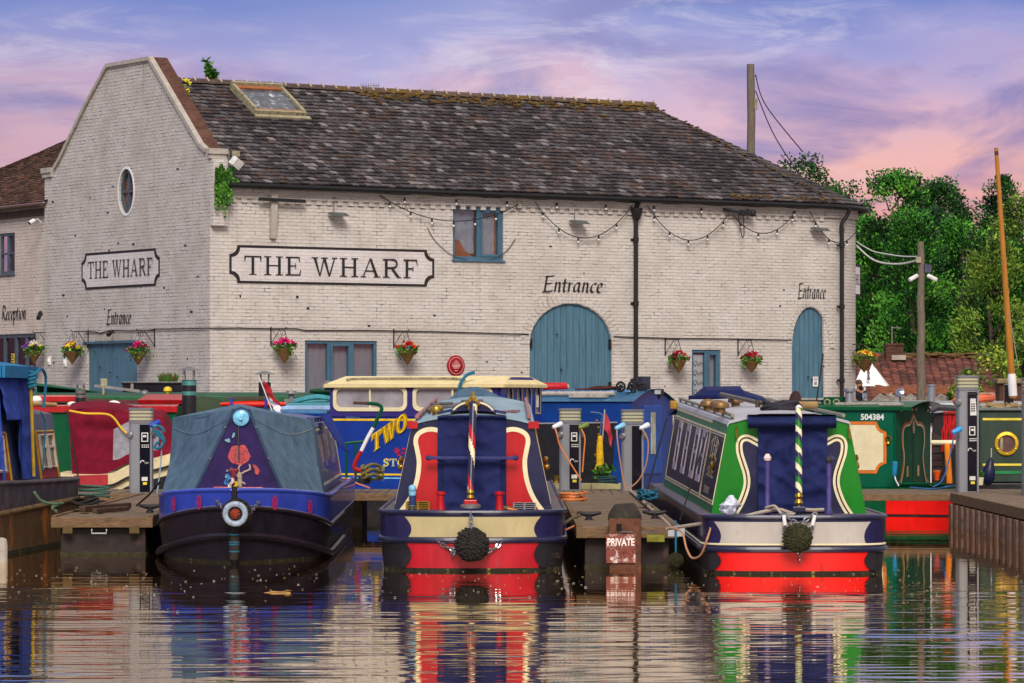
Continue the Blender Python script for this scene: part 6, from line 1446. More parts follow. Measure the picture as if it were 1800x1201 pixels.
# mooring lines from the green boat's side down to the jetty
rope('mooring_rope', [P(1243, 760, 42.8), P(1195, 915, 42.6)], .009, 'thin black line down the near end of the green boat side', M_black)
rope('mooring_rope', [P(1172, 735, 54), P(1138, 860, 53)], .012, 'thin black line down the far end of the green boat side', M_black)
# rusty pile with PRIVATE painted on it
px0 = P(1067, 1000, 41.55); t = thing('mooring_pile', 'rusty steel pile at the middle jetty end with private painted on its board', 'pile', (1.265, 41.75, 0))
M_rust = mat('rust_brown', S(112, 70, 50), .8, var=.5, vs=7, bump=.5, bs=30, stain=[(S(70, 44, 36), .54, 5), (S(150, 104, 84), .66, 9)])
z0, z1 = -.4, P(0, 912, 41.6).z
b = MB(); b.b2((-.17, -.088, z0), (.19, .14, z1)); b.build('steel_post', M_rust, t, 0, .006)
b = MB(); b.box((-.06, -.09, z1 - .1), (.06, .01, .08)); b.build('bolt_hole', M_darkin, t, 0)
b = MB(); b.add([(-.18, -.08, z1 - .02), (.2, -.08, z1 - .02), (.2, .2, z1 - .02), (-.18, .2, z1 - .02), (-.17, -.07, z1 + .05), (.19, -.07, z1 + .05), (.19, .19, z1 + .05), (-.17, .19, z1 + .05), (-.1, -.02, z1 + .16), (.12, -.02, z1 + .17), (.12, .15, z1 + .17), (-.1, .15, z1 + .16)],
   [(0, 1, 5, 4), (1, 2, 6, 5), (2, 3, 7, 6), (3, 0, 4, 7), (4, 5, 9, 8), (5, 6, 10, 9), (6, 7, 11, 10), (7, 4, 8, 11), (8, 9, 10, 11)]); b.build('timber_cap', mat('cap_dark', S(56, 50, 44), .9, var=.5, vs=8, bump=.8, stain=(S(110, 104, 60), .62, 8)), t, 0, .02)
zb, zt = P(0, 990, 41.6).z, P(0, 939, 41.6).z
b = MB(); b.b2((-.205, -.115, zb), (.125, -.092, zt)); bd_ = b.build('board', mat('board_redrust', S(150, 80, 66), .7, var=.4, vs=6, bump=.3, stain=[(S(214, 198, 188), .52, 14), (S(196, 130, 50), .6, 9), (S(100, 36, 32), .52, 22)]), t, 0)
b = MB(); text_mb(b, 'PRIVATE', -.195, zt - .13, .115, -.117, sx=.72, offset=.004); b.build('painted_word', mat('white_brushed', S(226, 214, 208), .7, var=.3, vs=30), bd_, 0)
t = thing('rope_fender_column', 'small green weedy rope fender hanging at the jetty corner beside the pile', 'fender', P(1188, 985, 41.9)); knit_ball(.085, 14, 10).build('fender_ball', M_weave2, t); b = MB(); b.tube([(0, 0, .08), (0, .05, .45)], .012, 6); b.build('hanging_cord', M_ropeb, t)
b = MB(); b.bar(P(1090, 935, 41.6), P(1160, 936, 41.85), .025, .015); tag(b.build('flat_bar', M_galv, None, 0), 'pale flat metal bar from the pile to the jetty end', 'metal bar')

# ---------------------------------------------------------------- service posts
M_postblk = mat('post_black_panel', S(24, 25, 36), .15, var=.2, vs=4, coat=.5)
M_postcap = mat('post_cap', S(150, 152, 158), .35, .5, var=.1); M_diff = mat('post_light_band', S(206, 200, 160), .4, var=.1)
def service_post(px0, px1, ptop, pbase, Y, label, display=True, keypad=False, plugs=(1, 1), rz=0.0):
    a, c = P(px0, pbase, Y), P(px1, ptop, Y); w = c.x - a.x; z0 = DZ; H = c.z - z0; t = thing('service_post', label, 'service post', ((a.x + c.x) / 2, Y, z0), rz, 'shore power posts on the walkway'); h = w / 2
    def prof(zz0, zz1, g=0.0):
        q = rrect(-h - g, -.13 - g, h + g, .13 + g, .05); return [[(x, y, zz0) for x, y in q], [(x, y, zz1) for x, y in q]]
    b = MB(); b.loft(prof(.0, H - .24), True, True); b.build('body', M_steel, t, 40)
    b = MB(); b.b2((-.01, -.142, .02), (h - .035, -.128, H - .25)); pnl = b.build('panel', M_postblk, t, 0, .004)
    b = MB(); b.b2((h - .03, -.146, .0), (h - .004, -.125, H - .24)); b.b2((-.028, -.146, .0), (-.014, -.125, H - .24)); b.build('edge_trim', M_steel, t, 0)
    b = MB(); b.mi = 0; b.loft(prof(H - .236, H - .19, .008), True, True); b.loft(prof(H - .03, H, .012), True, True)
    for k in range(3):
        b.mi = 1; b.loft(prof(H - .186 + k * .053, H - .148 + k * .053, .0), True, True); b.mi = 0; b.loft(prof(H - .146 + k * .053, H - .136 + k * .053, .008), True, True)
    b.build('light_head', [M_postcap, M_diff], t, 40)
    if display:
        b = MB(); zz = H - .42 if not keypad else H * .42; zz = H - .45 if not keypad else H - .86
        b.mi = 1; b.b2((.015, -.149, zz - .07), (h - .06, -.143, zz + .07)); b.mi = 0; b.b2((.03, -.153, zz - .055), (h - .075, -.15, zz + .055)); b.mi = 1; b.b2((.04, -.156, zz), (.09, -.154, zz + .03)); b.build('meter', [M_postblk, M_camw], t, 0)
        b = MB(); [b.b2((.02 + .03 * (k % 4), -.148, zz - .16 + .03 * (k // 4)), (.04 + .03 * (k % 4), -.1425, zz - .145 + .03 * (k // 4))) for k in range(8)]; b.build('meter_label', M_camw, t, 0)
        b = MB(); b.ribbon([(.03 + .03 * math.cos(R(200 - 22 * k)), H * .36 + .03 * math.sin(R(200 - 22 * k))) for k in range(9)], .014, -.145); text_mb(b, 'aqua', .065, H * .36 - .015, .045, -.145, sx=.7); b.build('emblem', M_camw, t, 0)
        b = MB(); b.mi = 0; b.b2((.02, -.148, .19), (.11, -.1425, .25)); b.mi = 1; b.b2((.04, -.1485, .13), (.1, -.1425, .17)); b.build('sticker', [M_camw, FLW['yellow']], t, 0)
    if keypad:
        b = MB(); b.mi = 0; b.add([(.03, -.146, H - .62), (.13, -.146, H - .62), (.115, -.146, H - .36), (.03, -.146, H - .36)], [(0, 1, 2, 3)]); b.mi = 1; [b.b2((.045 + .022 * (k % 3), -.152, H - .56 + .035 * (k // 3)), (.06 + .022 * (k % 3), -.147, H - .54 + .035 * (k // 3))) for k in range(12)]; b.build('keypad', [M_camw, M_ink], t, 0)
        b = MB(); b.b2((-.01, -.16, H - .3), (h - .02, -.14, H - .27)); b.b2((-.012, -.16, H - .68), (-.002, -.14, H - .3)); b.build('keypad_hood', M_black, t, 0)
    b = MB()
    for s_, on in zip((-1, 1), plugs):
        if on: b.lathe([(.05, 0), (.055, .03), (.035, .045)], (s_ * (h + (-.02 if s_ < 0 else 0)), -.05 if s_ > 0 else -.12, H - .42), (s_ * .4, -1 if s_ < 0 else -.3, 0), 12)
    b.build('socket', M_galv, t)
    return t
p1 = service_post(228, 269, 717, 866, 56.9, 'aluminium service post with meter on the short jetty by the maroon covered boat')
p2 = service_post(983, 1021, 718, 857, 58.6, 'service post with meter display on the walkway just right of the red boat')
p3 = service_post(1092, 1131, 720, 860, 58.1, 'service post with a plain black panel on the walkway just left of the green boat', False)
p4 = service_post(1681, 1719, 660, 853, 57.4, 'tall service post with keypad standing by the dark green porthole boat', True, True, (1, 0))
p5 = service_post(1797, 1836, 664, 872, 55.2, 'service post cut off by the photo edge beyond the brass porthole', True, True, (0, 0))
# plugs and power cables in the posts
def plug_cable(a, pts, Y, label, body, cab_, r=.012):
    A = P(a[0], a[1], Y); t = thing('power_lead', label, 'power lead', A); b = MB(); b.lathe([(.02, -.1), (.035, -.08), (.038, .0), (.045, .02), (.045, .08)], (0, 0, 0), (.7, .5, .3), 12); b.build('plug', body, t)
    b = MB(); q = smooth_pts([(-.05, -.04, -.03)] + [tuple(P(x, y, Y - .1 - .01 * k) - A) for k, (x, y) in enumerate(pts)], 6); b.tube(q, r, 6); b.build('lead', cab_, t)
M_plugw = mat('plug_white', S(214, 220, 226), .4)
plug_cable((980, 748), [(978, 760), (985, 785), (1003, 815), (1022, 845)], 58.35, 'orange power lead plugged in the left socket of the post by the red boat', M_plugw, M_hose)
plug_cable((1026, 749), [(1028, 770), (1026, 800), (1024, 830)], 58.4, 'orange power lead in the right socket of the post by the red boat', mat('plug_greenish', S(130, 150, 70), .4), M_hose)
plug_cable((1090, 750), [(1085, 770), (1090, 810), (1097, 850), (1100, 862)], 57.85, 'pale blue plug and tan lead on the left of the plain panel post', M_plug, M_hosep)
plug_cable((1133, 750), [(1139, 775), (1136, 815), (1122, 845), (1103, 860)], 57.9, 'tan power lead curving from the right of the plain panel post', M_plugw, M_hosep)
plug_cable((1682, 757), [(1676, 770), (1668, 810), (1656, 845), (1640, 856)], 57.1, 'blue power lead hanging from the keypad post', mat('plug_skyblue', S(60, 150, 210), .4), mat('lead_blue', S(50, 110, 170), .5))
plug_cable((272, 745), [(282, 752), (284, 790), (281, 830), (276, 868)], 56.6, 'blue and white plug with a pale lead on the post by the maroon covered boat', mat('plug_royal', S(40, 80, 190), .4), mat('lead_paleblue', S(150, 180, 200), .5))
rope('blue_rag', [P(280, 760, 56.4) + Vector((.07 * math.cos(a * 1.3), .03, .10 * math.sin(a) - .003 * a * a * .4)) for a in [k * .4 for k in range(34)]], .022, 'bright blue rope bundle hanging beside the post by the maroon covered boat', M_ropeb)

# ---------------------------------------------------------------- rusty blue boat on the left edge
BX, BY = -5.83, 50.0
t = thing('narrowboat', 'rusty hulled narrowboat with blue canvas hood and red window panels at the photo edge', 'narrowboat', (BX, BY, 0), R(-4.6), 'narrowboats moored stern or bow to the camera')
lb = t
M_rusthull = mat('hull_rust', S(116, 84, 50), .7, var=.5, vs=3.5, bump=.4, bs=16, stain=[(S(176, 104, 36), .54, 2.5), (S(56, 46, 48), .56, 3.5), (S(196, 140, 48), .66, 6)], stretch=(1, .6, .5))
M_rusttop = mat('hull_top_rust', S(82, 74, 84), .6, var=.5, vs=4, bump=.3, stain=[(S(130, 86, 60), .56, 4), (S(170, 160, 160), .7, 9)])
ol = [(-2.1, 0), (-1.9, .12)] ; 
zt_ = lambda y: .84 + .004 * max(0, -y) ** 1.6; zm_ = lambda y: .58 - .012 * max(0, -y) ; h = MB()
plan = [(-2.08, -9), (-2.08, -.3), (-1.9, .0), (-.25, 0), (0, -.35), (0, -2), (0, -4), (0, -6), (0, -9)]
plan = smooth_pts([(p[0], p[1]) for p in plan], 4); 
for mi, za, zb in ((0, lambda y: -.3, lambda y: .05), (1, lambda y: .05, zm_), (2, zm_, zt_)):
    h.mi = mi
    for a, c in zip(plan[:-1], plan[1:]): h.add([(a[0], a[1], za(a[1])), (c[0], c[1], za(c[1])), (c[0], c[1], zb(c[1])), (a[0], a[1], zb(a[1]))], [(0, 1, 2, 3)])
h.build('hull', [M_slime, M_rusthull, M_rusttop], t, 50)
s = MB(); s.tube([(x, y, zm_(y)) for x, y in plan], .035, 8); s.build('rubbing_strake', mat('strake_ochre', S(132, 104, 60), .7, var=.4, vs=8, bump=.4), t)
s = MB(); s.tube([(x, y, zt_(y)) for x, y in plan], .03, 8); s.build('gunwale_rim', M_rusttop, t)
b = MB(); b.add([(x, y, zt_(y) - .01) for x, y in plan], [tuple(range(len(plan)))]); b.build('deck', M_rusttop, t, 0)
cab = Cab(-9, -.5, .86, .74, .84, 1.72, .0, .1); 
class Sh: pass
cb_ = bpy.data.objects.new('cabin', None)
c = MB(MB and Matrix.Translation((-1.04, 0, 0))); A, B = cabin_ring(-9, .86, .74, .84, 1.72, .1), cabin_ring(-.45, .86, .74, .84, 1.72, .1)
c.loft([A, B], False, True); C = c.build('cabin', mat('cabin_darkblue', S(60, 74, 112), .4, var=.4, vs=4, stain=(S(120, 110, 120), .62, 6)), t, 0)
def rside(y, f, o=0.0): return (-1.04 + .86 - .12 * f + o, y, .84 + .88 * f + o * .1)
M_redp = mat('panel_red_worn', S(176, 34, 24), .45, var=.25, vs=4, stain=(S(120, 30, 24), .6, 5))
for (ya, yb) in ((-1.75, -.62), (-5.6, -3.55)):
    b = MB(); b.add([rside(ya, .04, .006), rside(yb, .04, .006), rside(yb, .74, .006), rside(ya, .74, .006)], [(0, 1, 2, 3)]); pn = b.build('side_panel', M_redp, C, 0)
    b = MB(); b.tube([rside(ya, .04, .01), rside(ya, .74, .01), rside(yb, .74, .01), rside(yb, .04, .01)], .018, 6); b.build('panel_line', mat('line_yellow', S(206, 160, 40), .5), pn)
    n = 2; 
    for k in range(n):
        y0 = ya + (yb - ya) * (.14 + .42 * k); y1 = y0 + (yb - ya) * .32; b = MB()
        b.tube([rside(y0, .2, .02), rside(y1, .2, .02), rside(y1, .68, .02), rside(y0, .68, .02)], .028, 6, True); b.tube([rside(y0, .5, .02), rside(y1, .5, .02)], .02, 6); w = b.build('window', mat('frame_greycream', S(190, 178, 160), .5), C)
        b = MB(); b.add([rside(y0, .2, .012), rside(y1, .2, .012), rside(y1, .68, .012), rside(y0, .68, .012)], [(0, 1, 2, 3)]); b.build('pane', M_glassd, w, 0)
b = MB(); b.add([rside(-2.35, .1, .012), rside(-2.0, .1, .012), rside(-2.0, .8, .012), rside(-2.35, .8, .012)], [(0, 1, 2, 3)]); b.build('registration_board', mat('board_skyblue', S(90, 140, 190), .5, stain=(S(220, 214, 210), .6, 9)), C, 0)
# tall canvas hood
M_bluec = mat('canvas_royal', S(58, 84, 178), .85, var=.35, vs=6, bump=.7, bs=14); M_cyanc = mat('canvas_cyan', S(50, 130, 180), .8, var=.25, vs=8, bump=.3)
HZ = P(0, 652, 48).z; ya, yb = -4.1, -2.3
def hoodside(i, j): y = ya + (yb - ya) * i; zl = 1.66 if i < .5 else .9; return (-.13 - .1 * j + .02 * math.sin(i * 19) * (1 - j), y, zl + (HZ - zl) * j)
b = canvas_sheet(hoodside, 30, 30, .035, 3.5, 2, (1, 0, 0)); b.grid(lambda i, j: (-.13 - .1 * j - 1.7 * i, yb + .02 * math.sin(i * 17), .9 + (HZ - .9) * j), 16, 8); b.grid(lambda i, j: (-.13 - .1 * j - 1.7 * i, ya + .02 * math.sin(i * 17), .9 + (HZ - .9) * j), 16, 8); hd = b.build('canvas_hood', M_bluec, t, 60)
b = MB(); b.grid(lambda i, j: (-.12 - 1.86 * i, ya - .08 + (yb - ya + .16) * j, HZ + .10 * math.sin(math.pi * i) + .04), 14, 4); b.build('hood_roof', M_cyanc, hd, 40)
b = MB(); b.b2((-.16, ya - .08, HZ - .10), (-.12, yb + .08, HZ + .05)); b.b2((-2.0, yb + .05, HZ - .1), (-.17, yb + .08, HZ + .05)); b.b2((-2.0, ya - .08, HZ - .1), (-.17, ya - .05, HZ + .05)); b.build('hood_valance', M_cyanc, hd, 0)
b = MB(); b.tube([(-.06, -2.75, .93), (-.1, -2.75, 2.05)], .022, 8); b.build('yellow_pole', mat('pole_mustard', S(196, 160, 40), .5, var=.3, vs=12), t)
b = MB(); [b.tube([(-.09 + .05 * math.cos(a + k), -2.75 + .05 * math.sin(a + k), 2.02 + .06 * k + .012 * a) for a in [R(40 * q_) for q_ in range(10)]], .022, 6) for k in range(4)]; b.tube(smooth_pts([(-.08, -2.75, 2.1), (0, -2.7, 2.3), (.02, -2.4, 2.2), (0, -2.45, 1.8)], 5), .02, 6); b.build('blue_rope_knot', M_ropeb, t)
b = MB(); b.tube(smooth_pts([(-.1, -2.15, 1.75), (-.05, -2.1, 1.6), (-.06, -2.12, 1.3), (-.06, -2.2, 1.0)], 5), .012, 6); b.build('blue_cord', M_ropeb, t)
# clutter and a lamp on its roof
b = MB(); b.tube([(-.7, -1.6, 1.86), (-.2, -.7, 1.84)], .03, 8); b.tube([(-.75, -1.3, 1.88), (-.25, -.8, 1.85)], .025, 8); b.build('roof_poles', mat('poles_mixed', S(180, 140, 90), .6, var=.4, vs=8), C)
b = MB(); b.blob((-.42, -.9, 1.9), .08, 10, 6, (1, 1, .8)); b.build('roof_lamp', M_white, C)
wp = thing('white_fender', 'weathered white post fender standing in the water beside the rusty boat', 'fender', P(3, 990, 43.5)); b = MB(); b.lathe([(.07, -.3), (.07, .2), (.06, .28), (.02, .3)], (0, 0, 0), (0, 0, 1), 14); b.build('fender_body', M_woodw, wp)

# ---------------------------------------------------------------- second row of boats
def sbox(mb, x0, x1, y0, y1, z0, z1): return mb.b2((x0, y0, z0), (x1, y1, z1))
GR2 = 'boats moored in the row behind the walkway'
# maroon covered boat
mb_ = thing('canal_boat', 'canal boat under a maroon canvas cover with cream and black bow', 'canal boat', (P(118, 0, 59.8).x, 59.8, 0), R(2), GR2)
M_mar = mat('canvas_maroon', S(128, 22, 46), .85, var=.3, vs=5, bump=.9, bs=11)
frm = Fr(P(118, 0, 59.8).x, 59.8)
XZ = lambda px, py: frm(px, py, 0)
top = [XZ(118, 722), XZ(150, 718), XZ(195, 721), XZ(230, 727), XZ(262, 733), XZ(281, 735), XZ(290, 748), XZ(303, 775)]
bot = [XZ(127, 838), XZ(150, 836), XZ(188, 832), XZ(228, 814), XZ(262, 806), XZ(281, 803), XZ(292, 800), XZ(305, 797)]
tp, bt = smooth_pts(top, 4), smooth_pts(bot, 4); n = len(tp)
def mc(i, j):
    k = min(int(i * (n - 1)), n - 2); f = i * (n - 1) - k; a = Vector(bt[k]).lerp(Vector(bt[k + 1]), f); c_ = Vector(tp[k]).lerp(Vector(tp[k + 1]), f); p = a.lerp(c_, j); return (p.x, .25 * j, p.y)
b = canvas_sheet(mc, 50, 26, .05, 4, 6); b.grid(lambda i, j: (mc(i, 1)[0], .25 + 1.5 * j, mc(i, 1)[2] + .12 * math.sin(math.pi * j)), 30, 6); b.build('canvas_cover', M_mar, mb_, 60)
b = MB(); pts = [XZ(199, 755), XZ(226, 741), XZ(280, 762), XZ(276, 800), XZ(198, 809)]; b.flat(pts, .03); b.build('cover_window', mat('clear_vinyl', S(170, 168, 178), .2, var=.35, vs=6, bump=.6, bs=9), mb_, 0)
b = MB(); b.tube([(x, -.04, z) for x, z in smooth_pts([XZ(122, 722), XZ(150, 727), XZ(185, 728), XZ(200, 735), XZ(215, 755), XZ(232, 768), XZ(245, 772)], 5)], .018, 6); b.build('yellow_rope', mat('rope_yellow', S(222, 178, 40), .7, var=.2), mb_)
bow = smooth_pts([XZ(100, 832), XZ(188, 833), XZ(230, 816), XZ(300, 797), XZ(330, 780)], 5); 
b = MB(); b.mi = 0; b.loft([[(x, -.06 + .0 * x, z) for x, z in bow], [(x, -.03, z - .34 + .0 * x) for x, z in bow]]); b.mi = 1; b.loft([[(x, -.04, z - .338) for x, z in bow], [(x, .0, -.3) for x, z in bow]]); b.mi = 0; b.loft([[(x, -.06, z) for x, z in bow], [(x, 2, z) for x, z in bow]])
b.build('hull', [mat('hull_cream', S(220, 204, 160), .5, var=.15, stain=(S(170, 150, 116), .64, 4)), M_hullblk], mb_, 40)
b = MB(); b.flat([XZ(130, 836), XZ(190, 834), XZ(190, 853), XZ(130, 853)], -.066); b.build('bow_flash', mat('flash_red', S(196, 50, 60), .5), mb_, 0)
b = MB(); b.tube([(x, -.09, z - .20) for x, z in bow], .02, 6); b.build('rubbing_strake', M_hullblk, mb_)
b = MB(); b.tube([(XZ(118, 722)[0], -.05, XZ(118, 722)[1]), (XZ(140, 850)[0], -.1, XZ(140, 850)[1])], .012, 6); b.build('cover_cord', M_black, mb_)

# long boat with red roof edges
def roof_boat(label, xa, xb, Y, ztop, zlow, rz, m_top, m_edge, m_side, depth=2.0, camb=.05):
    t = thing('canal_boat', label, 'canal boat', ((xa + xb) / 2, Y, 0), rz, GR2); w = (xb - xa) / 2; b = MB()
    N = 10; ring = lambda x: [(x, -.02 + .02, zlow)] + [(x, depth * k / N, ztop + camb * math.sin(math.pi * k / N)) for k in range(N + 1)] + [(x, depth, zlow)]
    b.loft([ring(-w)[1:-1], ring(w)[1:-1]]); rf = b.build('roof', m_top, t, 40)
    b = MB(); b.b2((-w, -.05, ztop - .10), (w, -.005, ztop + .02)); b.build('roof_edge', m_edge, rf, 0, .01)
    b = MB(); b.b2((-w + .03, .0, .5), (w - .03, depth, ztop - .01)); cbn = b.build('cabin', m_side, t, 0)
    b = MB(); b.b2((-w - 1.0, -.14, -.3), (w + 1.0, depth + .14, .5)); b.b2((-w - 1.02, -.18, .36), (w + 1.02, -.142, .43)); b.build('hull', M_hullblk, t, 0, .03)
    return t, cbn
rr, rc = roof_boat('long canal boat with dusty maroon roof and bright red roof edges', P(66, 0, 64).x, P(316, 0, 64).x, 63.5, P(0, 719, 63.5).z + .04, 1.2, R(1.5), mat('roof_dustyred', S(140, 104, 100), .7, var=.25, vs=4, stain=(S(110, 56, 60), .58, 3)), M_red, M_greend)
b = MB(); w0 = 1.23
b.b2((-w0, .5, 1.86), (-.45, 1.6, 1.98)); b.build('roof_locker', M_red, rr, 0, .02)
b = MB(); b.add([(.55, .6, 1.82), (1.25, .6, 1.82), (1.25, 1.6, 1.84), (.55, 1.6, 1.84), (.5, .55, 1.9), (1.3, .55, 1.9), (1.25, 1.6, 2.0), (.6, 1.6, 2.0)], [(0, 1, 5, 4), (1, 2, 6, 5), (2, 3, 7, 6), (3, 0, 4, 7), (4, 5, 6, 7)]); b.build('roof_hatch', M_red, rr, 0, .01)
b = MB(); b.b2((-.3, .9, 1.84), (.5, 1.3, 1.9)); b.bar((-.35, .7, 1.9), (.0, .72, 1.9), .05, .03); b.build('roof_plank', mat('plank_maroon', S(110, 50, 56), .7, var=.3), rr, 0)
for x in (-.6, .12): b = MB(); b.blob((x, .3, 1.82), .09 if x < 0 else .12, 10, 6, (1, 1, .6)); b.build('roof_dome', M_white, rr)
def chimney(root, x, y, z0, z1, r, bands, m=M_black, cowl='lantern', lab=None):
    b = MB(); b.lathe([(r * 1.1, 0), (r * 1.1, .05), (r, .06), (r, z1 - z0)], (x, y, z0), (0, 0, 1), 18); c = b.build('chimney', m, root)
    if bands: b = MB(); [b.lathe([(r * 1.03, 0), (r * 1.03, h_)], (x, y, z0 + (z1 - z0) * f), (0, 0, 1), 18) for f, h_ in ((.66, .05), (.88, .06))]; b.build('chimney_band', bands, c)
    b = MB(); 
    for k in range(4): a = R(45 + 90 * k); b.bar((x + r * .85 * math.cos(a), y + r * .85 * math.sin(a), z1), (x + r * .95 * math.cos(a), y + r * .95 * math.sin(a), z1 + r * 1.3), .02)
    b.lathe([(r * 1.75, 0), (r * 1.0, r * .32), (.01, r * .6)], (x, y, z1 + r * 1.3), (0, 0, 1), 18); b.build('chimney_cowl', M_galv, c); return c
chimney(rr, P(142, 0, 63.6).x - rr.location.x, .1, 1.72, P(0, 688, 63.6).z, .085, mat('band_pewter', S(150, 146, 140), .4, .6))
chimney(pb, P(341, 0, 47.5).x - PX_, 47.5 - PY_, 1.58, P(0, 668, 47.5).z, .092, mat('band_teal', S(100, 170, 160), .4, .4))
# green roofed boat behind
M_grnroof = mat('roof_green', S(36, 92, 66), .6, var=.25, vs=4, stain=(S(80, 110, 90), .62, 3))
g2, gc = roof_boat('long canal boat with dull green roof close under the warehouse wall', P(60, 0, 69).x, P(575, 0, 69).x, 68.5, P(0, 699, 68.5).z, 1.3, R(1.0), M_grnroof, mat('roof_edge_green', S(30, 110, 62), .5), mat('cabin_green', S(26, 70, 46), .5), 2.0, .1)
Wg = g2.location.x
b = MB(); b.grid(lambda i, j: (-2.75 + 1.55 * i, .8 + .8 * j, 1.96 + .26 * math.sin(math.pi * min(1, j + .3)) * (1 - .8 * i)), 14, 6); b.build('tarpaulin', mat('tarp_green', S(30, 96, 66), .7, var=.3, vs=5, bump=.5, bs=9), g2, 40)
b = MB(); b.bar((P(163, 0, 69).x - Wg, 1, P(0, 678, 69).z), (P(245, 0, 69).x - Wg, .8, P(0, 688, 69).z), .05, .05); b.bar((P(230, 0, 69).x - Wg, .9, 1.95), (P(230, 0, 69).x - Wg, .9, 2.2), .05); b.build('boat_pole', mat('pole_silver', S(180, 174, 170), .4, .4), g2, 0)
b = MB(); x = P(175, 0, 68).x - Wg; b.b2((x - .06, .3, P(0, 679, 68).z), (x + .06, .33, P(0, 665, 68).z)); b.b2((x - .03, .3, P(0, 694, 68).z), (x + .01, .34, P(0, 680, 68).z)); b.build('card_on_stick', M_creamW, g2, 0)
vent(g2, P(295, 0, 69).x - Wg, .6, P(0, 693, 69).z, mat('vent_yellow', S(222, 190, 40), .4), .08); vent(g2, P(255, 0, 69).x - Wg, .5, P(0, 699, 69).z, M_galv, .08)
bk = thing('planter_box', 'long black planter box with reddish heather behind the green roofed boat', 'planter', P(280, 690, 73)); b = MB(); b.b2((-.72, -.1, -.05), (.62, .15, .20)); b.b2((-.74, -.12, .16), (.64, .17, .21)); b.build('box', M_blackgloss, bk, 0, .01)
b = MB(); 
for k in range(160): b.mi = k % 2; b.leaf((ru(.0, .35), ru(-.08, .12), .2), (ru(-.4, .4), ru(-.3, .3), 1), ru(.08, .22), .03)
b.build('heather', [mat('heather_red', S(120, 70, 50), .8), LEAF[1]], bk, 0)
# olive cover between
ol_ = thing('canal_boat', 'low canal boat under an olive green tarpaulin behind the purple boat', 'canal boat', (P(440, 0, 66).x, 65.6, 0), 0, GR2)
b = canvas_sheet(lambda i, j: (-1.35 + 2.7 * i, .9 * j, 1.45 + (.42 + .09 * math.sin(i * 9)) * math.sin(math.pi / 2 * j)), 40, 12, .03, 4, 9); b.build('tarpaulin', mat('tarp_olive', S(66, 80, 58), .8, var=.3, vs=4, bump=.6, bs=9), ol_, 60)
b = MB(); b.b2((-1.5, .05, -.3), (1.5, 1.9, 1.46)); b.build('hull', M_hullblk, ol_, 0, .03)
b = MB(); b.tube(smooth_pts([(-1.3, -.02, 1.49), (-.6, -.02, 1.5), (.6, -.02, 1.47), (1.3, -.02, 1.49)], 4), .02, 6); b.build('tarpaulin_hem', M_ropedark, ol_)
# red kayak, flag and chimney cluster on the roof of the purple boat
t = thing('kayak', 'bright red kayak lying on a roof behind the purple boat tent', 'kayak', P(462, 711, 50.5)); b = MB(); n = 14
b.loft([[((-.58 + .9 * k / n), .11 * math.sin(math.pi * (.06 + .88 * k / n)) ** .6 * math.cos(a), .052 * math.sin(math.pi * (.06 + .88 * k / n)) ** .6 * math.sin(a)) for a in [R(30 * q_) for q_ in range(12)]] for k in range(n + 1)], True, True); b.build('kayak_hull', mat('kayak_red', S(226, 40, 22), .35, coat=.3), t)
b = MB(); [b.b2((x - .018, -.12, -.08), (x + .018, .12, .09)) for x in (-.42, .05)]; b.build('kayak_cradle', mat('cradle_blue', S(50, 70, 170), .5), t, 0)
b = MB(); b.b2((-.5, -.04, .055), (.16, .04, .11)); b.build('storage_crate', mat('crate_olive', S(80, 82, 60), .7, var=.3), t, 0, .008)
t = thing('flag', 'red and white flag drooping from a slanting staff behind the purple boat', 'flag', P(455, 662, 50)); b = MB(); dn_ = P(478, 722, 50) - P(455, 662, 50); b.tube([(0, 0, 0), tuple(dn_)], .008, 6); b.build('flag_staff', M_white, t)
b = MB()
for part in range(2):
    b.mi = part
    b.grid(lambda i, j: tuple(Vector(dn_) * (j * .62 + .03) + Vector((.02 + (.10 + .06 * j) * i + .015 * math.sin(j * 9), -.03 * math.sin(5 * i + 6 * j), -.10 * i)) if part == 0 else Vector(dn_) * (.58 + j * .36) + Vector((.02 + .15 * i + .015 * math.sin(j * 9), -.03 * math.sin(5 * i + 6 * j) - .004, -.12 * i))), 6, 12)
b.build('flag_cloth', [mat('flag_red', S(196, 40, 50), .8, var=.15, vs=9), mat('flag_white', S(226, 220, 220), .8)], t, 60)
chimney(ol_, P(462, 0, 66).x - ol_.location.x, .9, 1.75, P(0, 672, 66).z, .11, None)
b = MB(); x = P(516, 0, 66).x - ol_.location.x; b.b2((x - .18, .6, 1.8), (x + .18, .9, P(0, 701, 66).z)); b.lathe([(.05, 0), (.05, .08), (.12, .09), (.09, .14), (.01, .15)], (x - .06, .75, P(0, 701, 66).z), (0, 0, 1), 14); b.build('roof_locker', M_galv, ol_, 0)
# TWO ... wheelhouse boat
TWY = 61.0; TP = P(880, 700, TWY); TR_ = R(-20)
tb = thing('canal_boat', 'blue wheelhouse boat with cream roof and yellow lettering on its side', 'canal boat', (TP.x, TWY, 0), TR_, GR2)
WT = Wall((TP.x, TWY, 0), TR_); th = lambda px, py: WT.hit(px, py)
M_two = mat('boat_blue', S(20, 62, 160), .3, var=.2, vs=3, coat=.4, stain=(S(18, 44, 120), .62, 3)); M_twop = mat('boat_violet', S(60, 52, 136), .35, var=.2, vs=3, coat=.3)
zE, zR = th(700, 676)[1], th(700, 661)[1]; zM = th(700, 728)[1]; XL = th(580, 700)[0]; DPT = 2.0
b = MB(); b.b2((XL - 2.2, .02, .3), (-.02, DPT, 1.62)); b.build('cabin', M_two, tb, 0, .02)
wins = [(th(588, 0)[0], th(714, 0)[0]), (th(728, 0)[0], th(864, 0)[0])]; wz0, wz1 = th(700, 721)[1], th(700, 680)[1]
